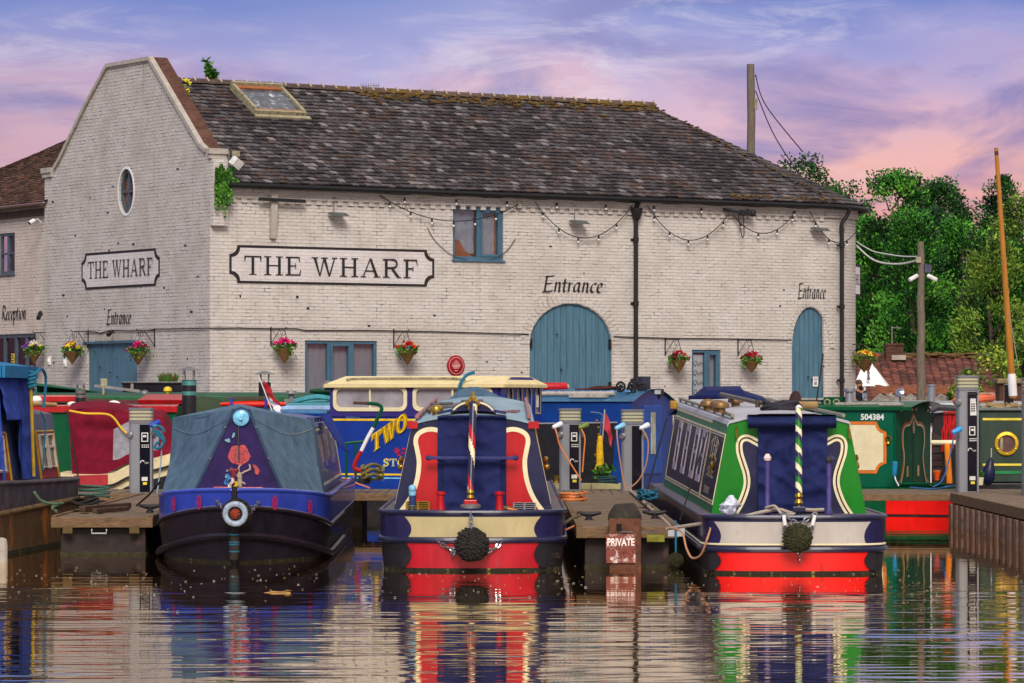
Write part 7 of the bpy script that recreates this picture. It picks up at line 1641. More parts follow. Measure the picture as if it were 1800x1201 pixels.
b = MB(); hl = [rrect(a, wz0, c, wz1, .1) for a, c in wins]; b.plate([(XL, 1.621), (0, 1.621), (0, zE), (XL, zE)], 0, .05, hl)
b.add([(0, 0, .3), (0, DPT, .3), (0, DPT, 1.62), (0, 0, 1.62)], [(0, 1, 2, 3)])
b.build('wheelhouse_side', M_twop, tb, 0)
for (a, c) in wins:
    f = MB(); f.plate(rrect(a - .02, wz0 - .02, c + .02, wz1 + .02, .12), -.022, .02, [rrect(a + .04, wz0 + .045, c - .04, wz1 - .045, .08)]); m_ = (a + c) / 2; f.b2((m_ - .015, -.018, wz0 + .04), (m_ + .015, .02, wz1 - .04)); w = f.build('window', M_cream, tb, 0)
    p = MB(); p.flat(rrect(a, wz0, c, wz1, .09), .03); p.build('pane', mat('boat_pane_painted_light', S(172, 168, 174), .12, var=.3, vs=2.2, spec=.5), w, 0)  # opaque pane painted pale in place of a bright interior behind glass
b = MB(); b.b2((XL + .05, 1.1, 1.3), (-.1, 1.15, zE)); b.build('far_lining', mat('lining_grey', S(206, 202, 206), .8, var=.2), tb, 0)
b = MB()
for x in (-2.6, -1.9, -1.1, -.5): b.blob((x, .55, 1.78), .26, 12, 8, (1, .6, 1.1))
b.build('seat_backs', mat('seat_grey', S(214, 210, 216), .8, var=.15), tb)
# end wall with arched windows
ME = Matrix.Rotation(R(90), 4, 'Z'); e = MB(ME); hs = []
for px in (892, 912, 930, 950):
    pass
zs0, zs1 = th(880, 725)[1] - .02, th(880, 682)[1] + .03
for k in range(4):
    u = .3 + k * .46; hs.append(arch_pts(u, u + .24, zs0, zs1 - .12, zs1, 10)[::1])
e.plate([(0, 1.3), (DPT, 1.3), (DPT, zE), (DPT - .55, zR - .02), (.55, zR - .02), (0, zE)], -.01, .05, hs); e.build('wheelhouse_end', M_two, tb, 0)
for k, hh_ in enumerate(hs):
    f = MB(ME); f.ribbon(hh_, .05, -.018, True); w = f.build('window', mat('frame_bronze', S(168, 140, 108), .5), tb, 0); p = MB(ME); p.flat(hh_, .02); p.build('pane', mat('boat_pane_painted_light', S(172, 168, 174)), w, 0)  # end panes too: interior brightness painted into an opaque colour
b = MB(ME); b.b2((1.72, .0, zs0 + .1), (1.88, .015, zs1 - .15)); b.build('window_sticker', M_white, tb, 0)
# roof
b = MB(); ov_ = .08
b.add([(XL - ov_, -ov_, zE), (ov_, -ov_, zE), (ov_, DPT + ov_, zE), (XL - ov_, DPT + ov_, zE), (XL + .1, .45, zR), (-.05, .5, zR), (-.05, DPT - .5, zR), (XL + .1, DPT - .45, zR)], [(0, 1, 5, 4), (1, 2, 6, 5), (2, 3, 7, 6), (3, 0, 4, 7), (4, 5, 6, 7), (0, 3, 2, 1)])
b.b2((XL - ov_, -ov_ - .005, zE - .05), (ov_, -ov_ + .03, zE - .002)); b.b2((ov_ - .03, -ov_ + .032, zE - .05), (ov_ + .004, DPT + ov_, zE - .002)); rf = b.build('roof', mat('roof_cream', S(224, 206, 150), .5, var=.12, vs=4, stain=(S(180, 158, 106), .64, 4)), tb, 0)
b = MB(); q_ = [(XL + .3, .12, zE + .07), (XL + .4, .2, zE + .10), (-.9, .2, zE + .10), (-.7, .1, zE + .05)]; b.tube(smooth_pts(q_, 4), .02, 6); b.build('grab_rail', M_creamW, rf)
b = MB(); b.tube(smooth_pts([(-.7, -.1, zE - .25), (-.66, -.14, zE), (-.6, .0, zE + .15), (-.5, .1, zE + .2)], 4), .03, 6); b.build('rope_tie', M_ropeb, rf)
b = MB(); b.bar((XL - .14, .1, zE - .06), (XL - .05, .1, zE + .03), .25, .1); b.build('roof_corner', M_galv, rf, 0)
# coach lines and lettering
M_yel = mat('line_gold', S(236, 190, 30), .4); M_lblue = mat('lettering_shadow', S(110, 190, 230), .4)
z1_, z2_ = th(640, 738)[1], th(640, 834)[1]; xa = th(600, 0)[0]
b = MB(); b.ribbon([(XL - .4, z1_ - .12), (XL - .08, z1_ - .11), (XL + .0, z1_ - .06), (XL + .04, z1_), (-.06, z1_)], .035, .012); b.ribbon([(XL - 2, z2_), (-.06, z2_)], .03, .012); b.build('coach_line', M_yel, tb, 0)
b = MB(); b.ribbon([(XL - 2, z2_ - .06), (-.06, z2_ - .06)], .02, .012); b.build('coach_line', M_lblue, tb, 0)
def arc_fn(cx, cz, rad):
    def fn(a, b_): an = (a - cx) / rad; return (cx + (rad + b_ - cz) * math.sin(an), cz - rad + (rad + b_ - cz) * math.cos(an))
    return fn
xa, za = th(655, 785); xb, zb_ = th(714, 745)
for dx, dz, y, m in ((-.022, -.022, .010, M_lblue), (0, 0, .004, M_yel)):
    b = MB(); fn = lambda a, c_: (a + dx, c_ + dz + ((a - xa) / (xb - xa)) * (zb_ - za) - .10 * ((a - xb) / (xb - xa)) ** 2 * 0)
    for ex in ((-.028, -.014, .014, .028, 0) if m is M_yel else (0,)): slab_text(b, 'TWO', xa + ex, xb + ex, za - .1, za + .2, y, fn=fn); b.build('name_lettering', m, tb, 0)
    b = MB(); x0, z0 = th(674, 819); x1, _ = th(800, 818); slab_text(b, 'STOURPORT', x0 + dx * .6, x0 + (x1 - x0) * .98 + dx * .6, z0 + dz * .6, z0 + .12 + dz * .6, y); slab_text(b, 'STOURPORT', x0 + .008 + dx * .6, x0 + (x1 - x0) * .98 + .008 + dx * .6, z0 + dz * .6, z0 + .12 + dz * .6, y); b.build('port_lettering', m, tb, 0)
b = MB(); x0, z0 = th(608, 734); text_mb(b, '502031', x0, z0, .085, .012, offset=.002); b.ribbon([(x0 - .06 + .035 * math.cos(R(180 - 20 * k)), z0 + .02 + .03 * math.sin(R(180 - 20 * k))) for k in range(10)], .025, .012); b.build('registration_number', mat('number_sky', S(120, 190, 230), .5), tb, 0)
b = MB(); rx_, rz_ = th(700, 792)
for k in range(9): a = k * 2.4; b.flat(ell(rx_ + .07 * math.cos(a) * (k % 3) / 1.4, rz_ + .06 * math.sin(a) * (k % 3) / 1.6, .035, .022, 8), .012 - .0004 * k)
b.build('painted_rose', mat('rose_crimson', S(190, 30, 80), .5), tb, 0)
b = MB(); b.b2((XL - 2.4, -.12, -.3), (.25, DPT + .1, .32)); b.b2((XL - 2.4, -.16, .25), (.25, -.122, .31)); b.build('hull', M_hullblk, tb, 0, .03)
b = MB(); b.b2((XL - 2.2, .1, 1.66), (XL - .1, 1.7, 1.72)); b.build('cabin_roof', mat('roof_skyblue', S(80, 140, 190), .5), tb, 0, .02)
# canoe and teal cloth beside it
t = thing('canoe', 'upturned dark green canoe beside the wheelhouse boat', 'canoe', P(572, 688, 65)); b = MB(); n = 14
b.loft([[((-.28 + 1.2 * k / n), .22 * math.sin(math.pi * (.05 + .6 * k / n)) ** .6 * math.cos(a), .105 * math.sin(math.pi * (.05 + .6 * k / n)) ** .6 * math.sin(a)) for a in [R(30 * q_) for q_ in range(12)]] for k in range(n + 1)], True, True); b.build('canoe_hull', mat('canoe_green', S(20, 84, 44), .4, coat=.2), t)
b = MB(); b.tube([(-.27, -.23, .0), (.6, -.23, .0)], .012, 6); b.build('gunwale_rim', mat('rim_dark_green', S(14, 56, 34), .5), t)
t = thing('canal_boat', 'low blue and turquoise boat roof left of the wheelhouse boat', 'canal boat', (P(548, 0, 64.5).x, 64.2, 0), R(-6), GR2); b = MB(); b.b2((-.55, 0, -.2), (.6, 1.6, P(0, 712, 64.2).z)); b.build('cabin', M_two, t, 0, .02); b = MB(); zz = P(0, 712, 64.2).z; b.add([(-.6, -.06, zz), (.62, -.06, zz), (.62, 1.6, zz + .1), (-.3, 1.6, zz + .08)], [(0, 1, 2, 3)]); b.tube(smooth_pts([(-.4, .7, zz + .06), (0, .6, zz + .14), (.35, .7, zz + .1), (.6, .8, zz + .14)], 4), .045, 6); b.build('roof_cover', mat('cloth_turquoise', S(80, 170, 180), .7, var=.3, vs=9, bump=.4), t, 0); b = MB(); b.b2((-.6, -.08, zz - .08), (.62, -.03, zz - .005)); b.build('roof_edge', mat('edge_paleblue', S(150, 180, 210), .5), t, 0)
# windlass handle (red, white, green) standing by the walkway
t = thing('pump_handle', 'tall bent red white and green tiller bar in front of the wheelhouse boat', 'tiller bar', P(640, 832, 57.5)); q = lambda px, py: tuple(P(px, py, 57.5) - P(640, 832, 57.5))
rd = MB(); rd.mi = 0; rd.tube(smooth_pts([q(646, 827), q(632, 827), q(623, 823), q(625, 812), q(635, 793)], 5), .032, 10); rd.mi = 1; rd.tube([q(635, 793), q(646, 770), q(656, 752)], .03, 10); rd.mi = 2; rd.tube(smooth_pts([q(656, 752), q(667, 728), q(671, 718), q(664, 711), q(645, 709)], 5), .029, 10); rd.mi = 3; rd.tube([q(645, 709), q(621, 708)], .024, 10)
rd.build('bar', [M_red, M_white, M_greend, mat('grip_wood', S(96, 70, 56), .6)], t); b = MB(); b.lathe([(.11, -.12), (.09, -.02), (.05, 0)], q(640, 837), (0, 0, 1), 14); b.build('bar_socket', M_black, t)
t = thing('stern_rail', 'dark green metal stern rail beside the blue wheelhouse boat', 'rail', P(614, 845, 57.9)); b = MB(); q = lambda px, py: tuple(P(px, py, 57.9) - P(614, 845, 57.9)); b.tube([q(600, 780), q(640, 776)], .02, 8); [b.tube([q(x, 778), q(x, 850)], .02, 8) for x in (609, 625)]; b.build('rail_tubes', M_greend, t)
rope('rope_hank', [P(655, 845, 57.2) + Vector((.16 * math.cos(a), .3 * math.sin(a * 1.07), .02 + .012 * a + .03 * math.sin(3 * a))) for a in [k * .4 for k in range(46)]], .025, 'olive rope heap on the walkway beneath the lettered blue boat', mat('rope_mustard', S(130, 122, 76), .9, var=.4, vs=50, bump=.8))
rope('hose', smooth_pts([P(596, 842, 57.3), P(612, 842, 57), P(628, 850, 56.8), P(650, 858, 56.6)], 5), .012, 'orange cable on the walkway right of the purple boat', M_hose, 'hose')
# blue boat with wheels on its roof
BWY = 64.0; BPp = P(1108, 700, BWY); BR = R(-24); WB = Wall((BPp.x, BWY, 0), BR); bh = lambda px, py: WB.hit(px, py)
b2 = thing('canal_boat', 'royal blue canal boat with small cart wheels and pipes on its arched roof', 'canal boat', (BPp.x, BWY, 0), BR, GR2)
M_royal = mat('royal_blue', S(22, 68, 150), .35, var=.25, vs=3, coat=.3, stain=(S(60, 100, 150), .66, 4)); zT = bh(1040, 705)[1]; DP = 1.95
b = MB(); b.b2((-4.4, 0, .3), (-.02, DP, zT)); b.build('cabin', M_royal, b2, 0, .02)
b = MB(); N = 12; ring = lambda x: [(x, -.04 + (DP + .08) * k / N, zT - .01 + .22 * math.sin(math.pi * k / N)) for k in range(N + 1)]
b.loft([ring(-4.4), ring(.08)]); rf = b.build('roof', mat('roof_teal', S(60, 110, 146), .5, var=.25, vs=4, stain=(S(150, 180, 190), .62, 5)), b2, 40)
e = MB(ME); e.plate([(0, .3), (DP, .3)] + [(DP * (1 - k / N), zT - .02 + .2 * math.sin(math.pi * k / N)) for k in range(N + 1)], -.02, .03); e.build('bulkhead', M_royal, b2, 0)
e = MB(ME); e.b2((.55, -.04, .6), (1.4, -.021, zT - .08)); dr = e.build('door', mat('door_royal', S(26, 78, 160), .4, var=.2), b2, 0, .01); e = MB(ME); e.b2((.85, -.055, .95), (1.05, -.042, zT - .2)); e.build('pane', mat('pane_pale', S(196, 200, 180), .3, var=.3, vs=6), dr, 0)
b = MB(); b.tube([(-3.4, .25, zT + .12), (-.4, .25, zT + .13)], .04, 8); b.b2((-1.2, .1, zT + .06), (-.5, .5, zT + .13)); b.build('roof_planks', M_woodw, rf, 0)
b = MB(); 
for k in range(40): b.blob((ru(-2.6, -.2), ru(.35, .7), zT + .16), ru(.03, .06), 6, 4, (1.3, 1, .6), .5)
b.build('roof_clutter', mat('clutter_bluewhite', S(100, 150, 200), .5, var=.8, vs=12, stain=(S(30, 50, 110), .5, 9)), rf, 0)['kind'] = 'stuff'
def wheel(px, py, r, yy):
    u, z = WB.hit(px, py, -yy); t = thing('cart_wheel', 'small black spoked cart wheel on the blue boat roof, ' + {1091: 'leftmost of the group', 1110: 'in the middle at the front', 1112: 'in the middle and set back', 1129: 'rightmost beside the square chimney'}[px], 'wheel', WB.at(u, z, -yy), BR, 'cart wheels on the blue boat roof')
    b = MB(); b.tube([(r * math.cos(R(15 * k)), 0, r * math.sin(R(15 * k))) for k in range(24)], .02, 6, True); b.build('rim', M_black, t)
    b = MB(); [b.bar((0, 0, 0), (r * math.cos(R(45 * k)), 0, r * math.sin(R(45 * k))), .014) for k in range(8)]; b.lathe([(.03, -.03), (.03, .03)], (0, 0, 0), (0, 1, 0), 10); b.build('spokes', M_black, t)
wheel(1091, 680, .078, .5); wheel(1110, 684, .075, .45); wheel(1112, 679, .078, .9); wheel(1129, 682, .075, .6)
b = MB(); u, z = WB.hit(1132, 690, -.9); b.lathe([(.115, -.1), (.115, .28), (.12, .28)], (u, .9, z), (0, 0, 1), 18); b.build('chimney', mat('chimney_slate', S(70, 72, 90), .3, .3, var=.3), b2)
b = MB(); u, z = WB.hit(1160, 690, -.6); b.b2((u - .08, .5, z - .05), (u + .08, .6, z + .06)); b.b2((u - .03, .54, z - .12), (u + .03, .58, z - .05)); lm = b.build('roof_lamp', M_black, b2, 0, .01); b = MB(); b.b2((u - .055, .492, z - .03), (u + .06, .498, z + .04)); b.build('lens', M_lampw, lm, 0)
b = MB(); u, z = WB.hit(1060, 683, -.8); b.add([(u - .5, .8, z - .03), (u + .35, .8, z - .02), (u + .3, .8, z + .04), (u - .1, .8, z + .05)], [(0, 1, 2, 3)]); b.bar((u - .5, .75, z - .02), (u + .4, .75, z + .03), .08, .03); b.build('wooden_oar', mat('oar_brown', S(96, 50, 40), .5, var=.4), rf, 0)
b = MB(); b.b2((-4.6, -.12, -.3), (.6, DP + .1, .3)); b.build('hull', M_hullblk, b2, 0, .03)
t = thing('cylinder_fender', 'red cylindrical fender lying on the roof beside the wheelhouse end', 'fender', P(976, 680, 65.5)); b = MB(); b.lathe([(.02, -.23), (.07, -.21), (.075, -.15), (.075, .18), (.05, .22), (.02, .23)], (0, 0, 0), (1, .1, 0), 16); b.build('fender_body', mat('fender_red', S(206, 30, 44), .45), t); b = MB(); b.lathe([(.06, .205), (.03, .24)], (0, 0, 0), (1, .1, 0), 12); b.build('fender_end', M_cream, t)
# black canvas screens with a pale foot, in front of the blue boat
M_blkc = mat('canvas_black', S(42, 42, 46), .9, var=.3, vs=8, bump=.4)
t = thing('canvas_screen', 'black canvas side screen with pale top rail between the service posts', 'screen', P(1008, 850, 60.3)); q = lambda px, py, d=0: (P(px, py, 60.3 + d).x - t.location.x, d, P(px, py, 60.3 + d).z - t.location.z)
b = MB(); b.add([q(936, 746), q(1084, 744), q(1076, 830), q(1060, 853), q(936, 853)], [(0, 1, 2, 3, 4)]); b.build('canvas', M_blkc, t, 0); b = MB(); b.tube([q(936, 745), q(1085, 743)], .014, 6); b.build('top_rail', M_steel, t)
b = MB(); b.b2(q(950, 850, -.3), q(1090, 862, .05)); b.build('foot_board', mat('foot_cream', S(206, 196, 140), .6, var=.2), t, 0); b = MB(); text_mb(b, '3', q(1036, 0)[0], .0 - P(0, 850, 60.3).z + P(0, 859, 60).z, .09, -.304); b.build('berth_number', M_ink, t, 0)
for px in (978, 1074): b = MB(); x, _, z = q(px, 850, -.12); b.lathe([(.03, 0), (.04, .02), (.03, .06), (.045, .12), (.045, .13)], (x, -.12, z), (0, 0, 1), 12); b.build('brass_dolly', M_brass, t)
t = thing('ensign', 'small red ensign on a pale staff between the two walkway posts', 'flag', P(1062, 745, 59.3)); q = lambda px, py: tuple(P(px, py, 59.3) - P(1062, 745, 59.3)); b = MB(); b.tube([q(1063, 720), q(1060, 760), q(1056, 800)], .012, 6); b.build('flag_staff', M_woodw, t)
b = MB(); A = [Vector(q(1063, 724)), Vector(q(1060, 752))]; B = [Vector(q(1079, 768)), Vector(q(1076, 786))]; b.grid(lambda i, j: A[0].lerp(A[1], j).lerp(B[0].lerp(B[1], j), i) + Vector((.02 * math.sin(i * 5), .03 * math.sin(7 * i + 3 * j), .05 * i * (1 - i))), 12, 6); b.build('flag_cloth', mat('ensign_red', S(206, 60, 80), .8, var=.2), t, 60)
t = thing('furled_parasol', 'furled yellow parasol tied on a short pole with brass fittings on the walkway', 'parasol', P(1054, 800, 59.1)); q = lambda px, py: tuple(P(px, py, 59.1) - P(1054, 800, 59.1)); b = MB(); b.tube([q(1049, 826), q(1055, 815), q(1054, 790), q(1055, 766)], [.04, .06, .055, .035], 10); b.build('furled_cloth', mat('cloth_yellow', S(222, 176, 20), .8, var=.3, vs=12, bump=.8, bs=20), t); b = MB(); b.tube([q(1055, 766), q(1057, 740)], .014, 8); b.tube(smooth_pts([q(1057, 740), q(1059, 732), q(1054, 727), q(1038, 725)], 4), .016, 8); b.build('pole', mat('pole_bluebrown', S(70, 96, 150), .5), t); b = MB(); [b.blob(q(1050 + ru(-4, 3), 740 + k * 12), .024, 8, 5) for k in range(8)]; b.build('brass_fittings', M_brass, t)
sprig('pot_plant', P(1057, 848, 58.9), 'bright green leafy plant at the foot of the furled parasol', 7, .28, 12, .13, None, .9)
rope('rope_hank', [P(1068, 852, 58.6) + Vector((.16 * math.cos(a), .1 * math.sin(a * 1.1), .02 + .007 * a)) for a in [k * .4 for k in range(40)]], .014, 'dark teal rope coil at the foot of the furled parasol', mat('rope_darkteal', S(50, 84, 90), .9))
# green boat with cream panels and number
GY2 = 60.9; Gp = P(1572, 700, GY2); GRt = R(-24); WGn = Wall((Gp.x, GY2, 0), GRt); gh = lambda px, py: WGn.hit(px, py)
g3 = thing('canal_boat', 'dark green canal boat with cream side panel, white number and scrolled green end doors', 'canal boat', (Gp.x, GY2, 0), GRt, GR2)
zT = gh(1520, 716)[1]; DG = 1.9; M_g3 = mat('boat_green', S(10, 104, 74), .3, var=.2, vs=3, coat=.4, stain=(S(10, 80, 60), .62, 3))
b = MB(); b.b2((-2.4, 0, .45), (-.02, DG, zT)); b.build('cabin', M_g3, g3, 0, .015)
b = MB(); N = 10; ring = lambda x: [(x, -.03 + (DG + .06) * k / N, zT + .0 + .10 * math.sin(math.pi * k / N)) for k in range(N + 1)]; b.loft([ring(-2.4), ring(.3)]); b.b2((-2.4, -.05, zT - .05), (.3, -.02, zT + .005)); rf = b.build('roof', M_greend, g3, 40)
e = MB(ME); e.plate([(0.0, .45), (DG, .45)] + [(DG * (1 - k / N), zT - .01 + .09 * math.sin(math.pi * k / N)) for k in range(N + 1)], -.02, .03); bk_ = e.build('bulkhead', mat('boat_green_end', S(4, 92, 62), .5, var=.3, vs=4, spec=.06), g3, 0)
e = MB(ME); pk = smooth_pts([(.12, .5), (.28, .62), (.42, .95), (.34, 1.2), (.36, 1.42), (.52, 1.5), (.75, 1.52), (.95, 1.66)], 5); pk = pk + [(1.9 - x, z) for x, z in pk[::-1]]; e.ribbon(pk, .05, -.026); e.build('scroll_line', mat('scroll_orange', S(206, 110, 40), .5), bk_, 0); e = MB(ME); e.ribbon([(x * .94 + .057, z - .03) for x, z in pk], .025, -.03); e.build('scroll_line', M_cream, bk_, 0)
e = MB(ME); e.b2((.945, -.026, .5), (.955, -.0215, 1.6)); e.flat(ell(.95, 1.45, .06, .11, 20), -.027); e.build('door_seam', mat('seam_dark', S(6, 44, 34), .4), bk_, 0); e = MB(ME); [e.b2((x - .05, -.03, .62), (x + .05, -.0215, .8)) for x in (.62, 1.2)]; [e.b2((x - .04, -.04, z - .015), (x + .04, -.0215, z + .015)) for x, z in ((.25, 1.72), (.85, 1.74), (1.05, 1.74), (1.7, 1.72))]; e.build('brass_fitting', M_brass, bk_, 0); e = MB(ME); e.ribbon(ell(.95, 1.45, .05, .1, 20), .014, -.03, True); e.ribbon(ell(.95, 1.49, .025, .03, 12), .012, -.03, True); e.ribbon(ell(.95, 1.42, .025, .03, 12), .012, -.03, True); e.build('emblem', mat('emblem_rose', S(226, 196, 170), .5), bk_, 0)
def notch(x0, x1, z0, z1, r):
    out = []
    for cx, cz, s_ in ((x1, z1, 270), (x0, z1, 0), (x0, z0, 90), (x1, z0, 180)): out += [(cx + r * math.cos(R(s_ - 90 * k / 6)), cz + r * math.sin(R(s_ - 90 * k / 6))) for k in range(7)]
    return out
x1, z1 = gh(1556, 744); x0, z0 = gh(1440, 829); b = MB(); b.flat(notch(x0 - .1, x1 - .03, z0 + .03, z1 - .03, .13), -.006); b.build('side_panel', M_cream, g3, 0); b = MB(); b.ribbon(notch(x0 - .13, x1, z0, z1, .15), .05, -.008, True); b.build('coach_line', mat('line_orange', S(216, 116, 40), .5), g3, 0)
b = MB(); x, z = gh(1513, 738); text_mb(b, '504384', x, z, .135, -.008, offset=.004); b.build('registration_number', M_white, g3, 0)
b = MB(); x, z = gh(1562, 772); b.tube([(x + .05 * math.cos(R(30 * k)), -.02, z + .045 * math.sin(R(30 * k))) for k in range(12)], .012, 6, True); b.blob((x, -.02, z - .07), .03, 8, 5); b.build('brass_fitting', M_brass, g3)
hl_ = MB(); hl_.mi = 0; hl_.b2((-2.7, -.14, .27), (1.25, DG + .1, .45)); hl_.mi = 1; hl_.b2((-.1, -.141, .02), (1.25, DG + .1, .268)); hl_.mi = 0; hl_.b2((-2.7, -.14, -.3), (-.102, DG + .1, .268)); hl_.mi = 2; hl_.b2((-.1, -.13, -.3), (1.24, DG + .1, .018)); hl_.build('hull', [M_greend, M_redb, M_hullblk], g3, 0, .01)
for k, px in enumerate((1443, 1460)):
    pass
b = MB(); x, z = gh(1450, 712); b.add([(x - .16, .3, zT), (x + .17, .3, zT), (x + .2, .3, zT + .17), (x - .12, .3, zT + .17), (x - .16, .6, zT), (x + .17, .6, zT), (x + .2, .6, zT + .17), (x - .12, .6, zT + .17)], [(0, 1, 2, 3), (4, 5, 6, 7), (2, 3, 7, 6), (0, 3, 7, 4), (1, 2, 6, 5)]); pg = b.build('pigeon_box', M_greend, rf, 0); b = MB()
for dx in (-.06, .1): b.ribbon(ell(x + dx, zT + .085, .05, .045, 18), .022, .292, True)
b.build('pigeon_box_rings', M_creamW, pg, 0)
b = MB(); x, z = gh(1481, 700); b.lathe([(.075, 0), (.065, .22), (.08, .225), (.1, .23), (.1, .28), (.03, .3)], (x, .35, zT + .03), (0, 0, 1), 16); b.build('chimney', M_steel, rf)
b = MB(); x, z = gh(1410, 697); b.b2((x - .5, .4, zT + .03), (x + .2, 1.3, zT + .12)); b.b2((x - .55, .35, zT + .122), (x + .25, 1.35, zT + .15)); b.build('roof_hatch', M_woodw, rf, 0)
b = MB(); b.b2((-.3, .1, zT + .03), (.1, .2, zT + .07)); b.bar((-1.1, .25, zT + .06), (.0, .3, zT + .07), .06, .04); b.build('roof_plank', M_woodw, rf, 0)
b = MB(); b.b2((.06, -.06, .46), (.95, -.02, .5)); b.tube([(.1, -.1, .52), (.5, -.12, .53), (.9, -.1, .52)], .02, 6); b.build('deck_edge', M_greend, g3, 0)
t = thing('power_lead', 'blue plug and lead hung on the green doors of the numbered boat', 'power lead', P(1573, 822, 60.5)); b = MB(); b.lathe([(.025, -.14), (.04, -.1), (.045, .08), (.03, .1)], (0, 0, 0), (0.05, 0, 1), 12); b.build('plug', mat('plug_cyan', S(40, 150, 200), .4), t); b = MB(); b.tube(smooth_pts([(0, 0, -.13), (.01, -.03, -.2), (.06, -.05, -.3)], 4), .012, 6); b.build('lead', M_plugw, t)
t = thing('orange_cup', 'small orange buoy cup on the walkway beside the green doors', 'buoy', P(1647, 838, 59.2)); b = MB(); b.lathe([(.03, -.06), (.035, .0), (.06, .06), (.06, .09)], (0, 0, 0), (0, 0, 1), 14); b.build('cup', mat('buoy_orange', S(226, 84, 24), .5), t); b = MB(); b.lathe([(.063, .085), (.063, .1), (.05, .1)], (0, 0, 0), (0, 0, 1), 14); b.build('cup_rim', M_hose, t)
rope('hose', smooth_pts([P(1600, 857, 58.8), P(1640, 860, 58.4), P(1664, 856, 58.2), P(1690, 853, 58.4)], 5), .014, 'blue lead lying on the walkway below the green doors', mat('lead_blue', S(50, 110, 170), .5), 'hose')
# porthole boat at the right
HY2 = 60.6; Hx = P(1722, 0, HY2).x; hf = Fr(Hx, HY2)
hb = thing('canal_boat', 'dark olive green canal boat with brass porthole and yellow coach lines at the photo edge', 'canal boat', (Hx, HY2, 0), 0, GR2)
M_dg = mat('boat_olive', S(58, 78, 66), .4, var=.3, vs=3, coat=.2, stain=[(S(40, 60, 52), .58, 3), (S(100, 116, 96), .7, 5)], stretch=(1, 1, .4))
zT = hf(1760, 722, 0)[1]; b = MB(); b.b2((0, 0, .55), (4, 1.9, zT)); b.build('cabin', M_dg, hb, 0, .02)
b = MB(); b.b2((-.05, -.06, zT + .002), (4, 2, zT + .05)); rf = b.build('roof', mat('roof_greygreen', S(120, 130, 124), .6, var=.3), hb, 0, .01)
b = MB(); [b.b2((.05, -.012, hf(0, y, 0)[1] - .018), (4, -.003, hf(0, y, 0)[1] + .018)) for y in (737, 817)]; b.build('coach_line', mat('line_lemon', S(226, 206, 70), .5), hb, 0)
b = MB(); b.b2((.02, -.012, hf(0, 831, 0)[1] - .02), (4, -.003, hf(0, 829, 0)[1] + .01)); b.build('coach_line', mat('line_green', S(40, 150, 84), .5), hb, 0)
x, z = hf(1769, 780, 0); b = MB(); b.lathe([(.19, 0), (.2, .02), (.19, .04), (.145, .05), (.14, .01)], (x, 0, z), (0, -1, 0), 36, False); [b.blob((x + .168 * math.cos(R(60 * k + 30)), -.05, z + .168 * math.sin(R(60 * k + 30))), .014, 6, 4) for k in range(6)]; w = b.build('porthole', mat('porthole_brass', S(222, 180, 50), .35, .5), hb); b = MB(); b.lathe([(.142, .012), (.0, .014)], (x, 0, z), (0, -1, 0), 30); b.build('pane', mat('porthole_glass', S(110, 84, 80), .1, var=.3, vs=3), w); b = MB(); b.b2((x - .1, -.02, z - .1), (x - .06, -.0155, z + .1)); b.build('curtain', M_creamW, w, 0)
b = MB(); b.b2((-.3, -.1, -.3), (4.2, 2, .54)); b.build('hull', M_hullblk, hb, 0, .02)
# its dark stern: curved plank bulkhead and canopy
b = MB(); yy = .3; pts = [hf(x, y, yy) for x, y in ((1640, 856), (1640, 772), (1650, 762), (1662, 772), (1667, 800), (1658, 828), (1664, 856))]; 
M_plank = mat('plank_dark', S(74, 56, 54), .8, var=.4, vs=5, bump=.5, bs=20, stretch=(1, 1, 4))
b.plate([hf(1638, 857, yy), hf(1664, 857, yy), hf(1658, 830, yy), hf(1656, 800, yy), hf(1662, 780, yy), hf(1655, 768, yy), hf(1638, 760, yy)], yy, yy + .05); st = b.build('stern_planking', M_plank, hb, 0)
b = MB(); [b.b2((hf(1638, 0, yy)[0], yy - .012, hf(0, 772 + 12 * k, yy)[1]), (hf(1657, 0, yy)[0], yy - .002, hf(0, 773 + 12 * k, yy)[1])) for k in range(7)]; b.build('plank_joint', M_darkin, st, 0)
b = MB(); b.plate(smooth_pts([hf(1652, 857, .5), hf(1720, 857, .5), hf(1724, 770, .5), hf(1718, 748, .5), hf(1700, 735, .5), hf(1660, 725, .5), hf(1640, 745, .5)], 4, True), .5, .6); b.build('stern_canopy', mat('canopy_black', S(44, 36, 38), .7, var=.4, vs=4, bump=.3), hb, 0)
b = MB(); b.plate([hf(x, y, .2) for x, y in ((1716, 857), (1736, 857), (1734, 742), (1726, 737), (1718, 745))], .2, .26); b.b2((hf(1716, 0, .2)[0], .18, hf(0, 783, .2)[1]), (hf(1736, 0, .2)[0], .198, hf(0, 781, .2)[1])); b.build('stern_door', mat('door_umber', S(66, 52, 52), .6, var=.3), hb, 0, .02)
b = MB(); b.tube([hf(1636, 722, .4)[0:1] + (.4,) + hf(1636, 722, .4)[1:], (hf(1650, 716, .4)[0], .4, hf(1650, 716, .4)[1]), (hf(1725, 720, .4)[0], .4, hf(1725, 720, .4)[1])], .05, 8); b.build('canopy_roll', mat('roll_grey', S(86, 84, 90), .7, var=.3), hb)
t = thing('rope_bundle', 'bundle of bright red rope hanging on the dark stern left of the keypad post', 'rope', P(1669, 745, 60.2)); b = MB()
for k in range(16): x = -.09 + .012 * k + ru(-.02, .02); b.tube(smooth_pts([(x, ru(-.04, .0), .2), (x + ru(-.05, .05), ru(-.06, -.02), .05), (x + ru(-.04, .04), ru(-.06, -.02), -.15), (x + ru(-.02, .02), -.03, -.38 + ru(-.08, .08))], 4), .013, 5)
